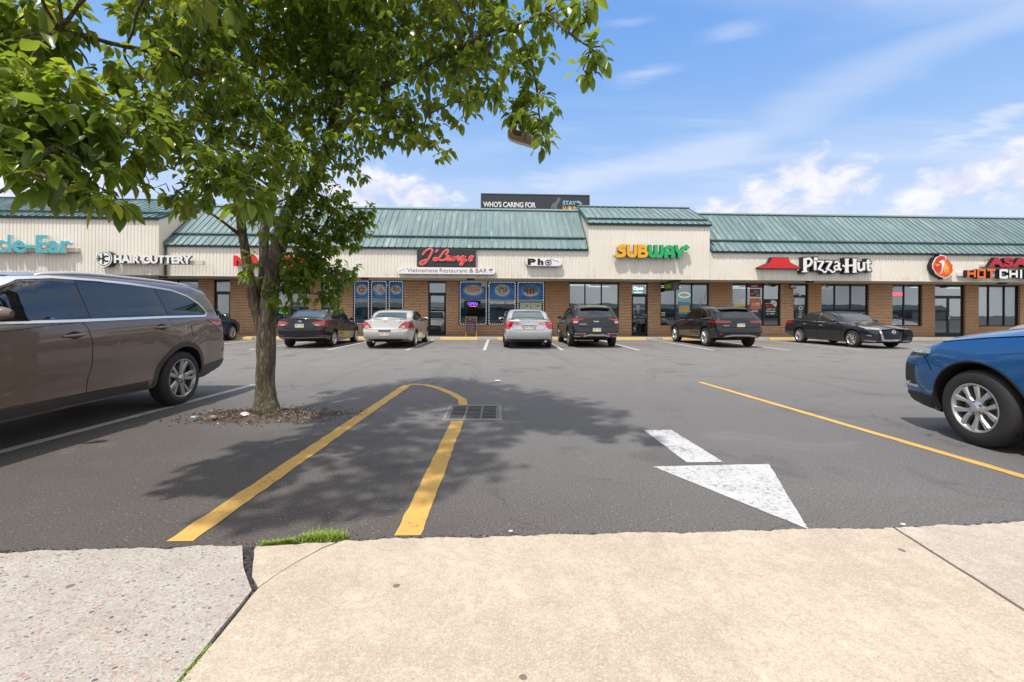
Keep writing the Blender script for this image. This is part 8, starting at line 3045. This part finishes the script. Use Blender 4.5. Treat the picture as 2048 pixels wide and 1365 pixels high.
# fluorescent fittings in the shops
TUBE = mat('fluorescent_tube', (.8, .8, .8), .5, emit=(1.0, .98, .93), es=4.0)
fit_o = None
for i, (x, y) in enumerate(((4.6, 25.2), (6.0, 26.6), (9.0, 25.4), (10.5, 27), (13.4, 25.6), (14.8, 27), (19.2, 25.4), (20.3, 27.2), (21.9, 24.9), (22.6, 26.8), (24.7, 25.2), (27.3, 25.6), (-.6, 26.5), (-6.2, 26.8), (-10.6, 25.6), (-8.6, 25.4), (-16.5, 26))):
    if fit_o is None:
        fit_o = thing('ceiling_light', '', 'ceiling light', (x, y, 2.94), 0, 'fluorescent ceiling lights inside the shops')
        m = MB(); m.box(-.61, .61, -.15, .15, -.02, .0); m.build('housing', mat('fitting_white', (.6, .6, .6), .5), fit_o)
        m = MB(); m.box(-.59, .59, -.12, .12, -.035, -.0205); m.build('tube', TUBE, fit_o)
        r0 = fit_o
    else:
        r0 = fit_o.copy()
        COL.objects.link(r0)
        r0.location = (x, y, 2.94)
        for ch in fit_o.children:
            c2 = ch.copy()
            COL.objects.link(c2)
            c2.parent = r0
    r0['label'] = 'white fluorescent ceiling light inside a shop, seen through the window glass'

# chalkboard on the walkway
t = thing('sandwich_board', 'small chalkboard sandwich board with coloured chalk writing by the restaurant window', 'sign board', (-1.34, 22.75, .12))
for nm, tilt, back in (('front_board', .16, 0), ('back_board', -.16, 1)):
    M = Matrix.Translation((0, (.20 if back else -.20), 0)) @ Matrix.Rotation(-tilt, 4, 'X')
    m = MB()
    m.box(-.29, -.245, -.012, .012, 0, 1.02, 0, M)
    m.box(.245, .29, -.012, .012, 0, 1.02, 0, M)
    m.box(-.245, .245, -.011, .011, .97, 1.02, 0, M)
    m.box(-.245, .245, -.011, .011, .22, .26, 0, M)
    m.box(-.245, .245, -.006, .006, .26, .97, 1, M)
    m.build(nm, [mat('board_wood', (.36, .22, .11), .6), mat('chalk_board', (.035, .03, .04), .7)], t)
m = MB()
rc_ = random.Random(12)
M = Matrix.Translation((0, -.20, 0)) @ Matrix.Rotation(-.16, 4, 'X')
for row in range(7):
    z = .90 - row * .093
    x = -.20
    while x < .20:
        w_ = rc_.uniform(.03, .09)
        pts = [(x + w_ * i / 4, z + rc_.uniform(-.028, .028)) for i in range(5)]
        sub = MB()
        ribbon(sub, pts, .016, -.0085 - .0003 * rc_.random(), -.0062)
        m.add(sub.v, sub.f, (row + rc_.randrange(2)) % 4 if row not in (2,) else 1, M)
        x += w_ + .015
m.build('chalk_writing', [mat('chalk_white', (.7, .7, .72), .9), mat('chalk_red', (.6, .12, .12), .9), mat('chalk_blue', (.35, .42, .65), .9), mat('chalk_pink', (.65, .42, .5), .9)], t)

# billboard beyond the roof
t = thing('billboard', 'dark grey billboard with white and orange words showing above the roof', 'billboard', (5.04, 61, 0))
m = MB(); m.box(-2.293, 12.367, 61.0, 61.5, 13.25, 17.45, 0); piece(m, 'panel', mat('billboard_grey', (.030, .038, .048), .6), t)
m = MB(); m.box(-2.40, 12.47, 60.95, 61.55, 17.451, 17.56); m.box(-2.40, -2.294, 60.95, 61.55, 13.2, 17.45); m.box(12.368, 12.47, 60.95, 61.55, 13.2, 17.45); m.box(-2.40, 12.47, 60.95, 61.55, 13.05, 13.249); piece(m, 'frame', mat('billboard_frame', (.10, .13, .14), .6), t)
m = MB(); m.tube([(5.0, 61.9, 0), (5.0, 61.9, 13.5)], .45, 20); m.box(-1.5, 11.5, 61.6, 62.1, 13.3, 13.8); m.box(-1.5, 11.5, 61.51, 62.0, 15.2, 15.5); piece(m, 'post', mat('billboard_post', (.2, .21, .22), .6), t, smooth=True, sharp=40)
m = MB(); add_text(m, "WHO'S CARING FOR", -2.05, 5.07, 15.70, 16.45, 60.97, .02, .022, 0, .95); piece(m, 'lettering', SWHITE, t)
m = MB(); add_text(m, 'GRANDMA?', -2.0, 2.6, 14.62, 15.40, 60.97, .02, .03, 0, .95); piece(m, 'lettering', mat('billboard_pink', (.62, .35, .33), .6), t)
m = MB(); add_text(m, 'STAY', 8.75, 10.62, 16.13, 16.71, 60.97, .02, .035); piece(m, 'lettering', mat('billboard_blue', (.25, .50, .68), .6), t)
m = MB(); slabpoly(m, [(10.55, 16.50), (10.72, 16.72), (11.0, 16.72), (11.42, 16.35), (11.38, 16.22), (11.05, 16.20), (11.05, 16.34), (10.92, 16.40)], 60.96, 60.99); piece(m, 'house_mark', mat('billboard_blue2', (.22, .42, .55), .6), t)
m = MB(); add_text(m, 'H', 8.76, 9.24, 15.35, 15.98, 60.97, .02, .05); add_text(m, 'ME', 10.18, 11.75, 15.35, 15.98, 60.97, .02, .05)
ribbon(m, ell(9.72, 15.665, .27, .27, 24) + [(9.99, 15.665)], .11, 60.965, 60.995, smooth=False); piece(m, 'lettering', mat('billboard_orange', (.75, .32, .05), .6), t)
m = MB(); slabpoly(m, ell(9.72, 15.665, .17, .17, 18), 60.96, 60.99); piece(m, 'round_mark', mat('billboard_cream', (.6, .55, .5), .6), t)
m = MB()
for k, (pts, w_) in enumerate((([(7.55, 14.8), (7.9, 15.3), (7.75, 15.9), (8.0, 16.5), (8.35, 17.1)], .42), ([(7.35, 15.2), (7.3, 15.8), (7.7, 16.4)], .3), ([(7.6, 14.0), (7.5, 14.7), (7.8, 15.2)], .5))):
    ribbon(m, pts, w_, 60.985 - .003 * k, 60.998)
piece(m, 'smoke_print', mat('billboard_smoke', (.13, .15, .17), .7), t)

# the low building over the road behind the camera, which the shop windows mirror
t = thing('store_building', 'long low pale store across the street with a blue grey roof band', 'building', (30, -62, 0))
m = MB(); m.box(-75, 75, -9, 9, 0, 2.3); m.build('wall', mat('store_wall', (.42, .38, .32), .8), t)
m = MB(); m.prism([(-9.3, 2.301), (9.3, 2.301), (9.3, 2.5), (7.0, 3.7), (-7.0, 3.7), (-9.3, 2.5)], -75.3, 75.3, 'yz'); m.build('roof', mat('store_roof', (.08, .12, .13), .6), t, fixn=True)
for i in range(10):
    m = MB(); m.box(-68 + i * 14, -60 + i * 14, 9.001, 9.06, .6, 2.1); m.build('window', CARGLASS, t)
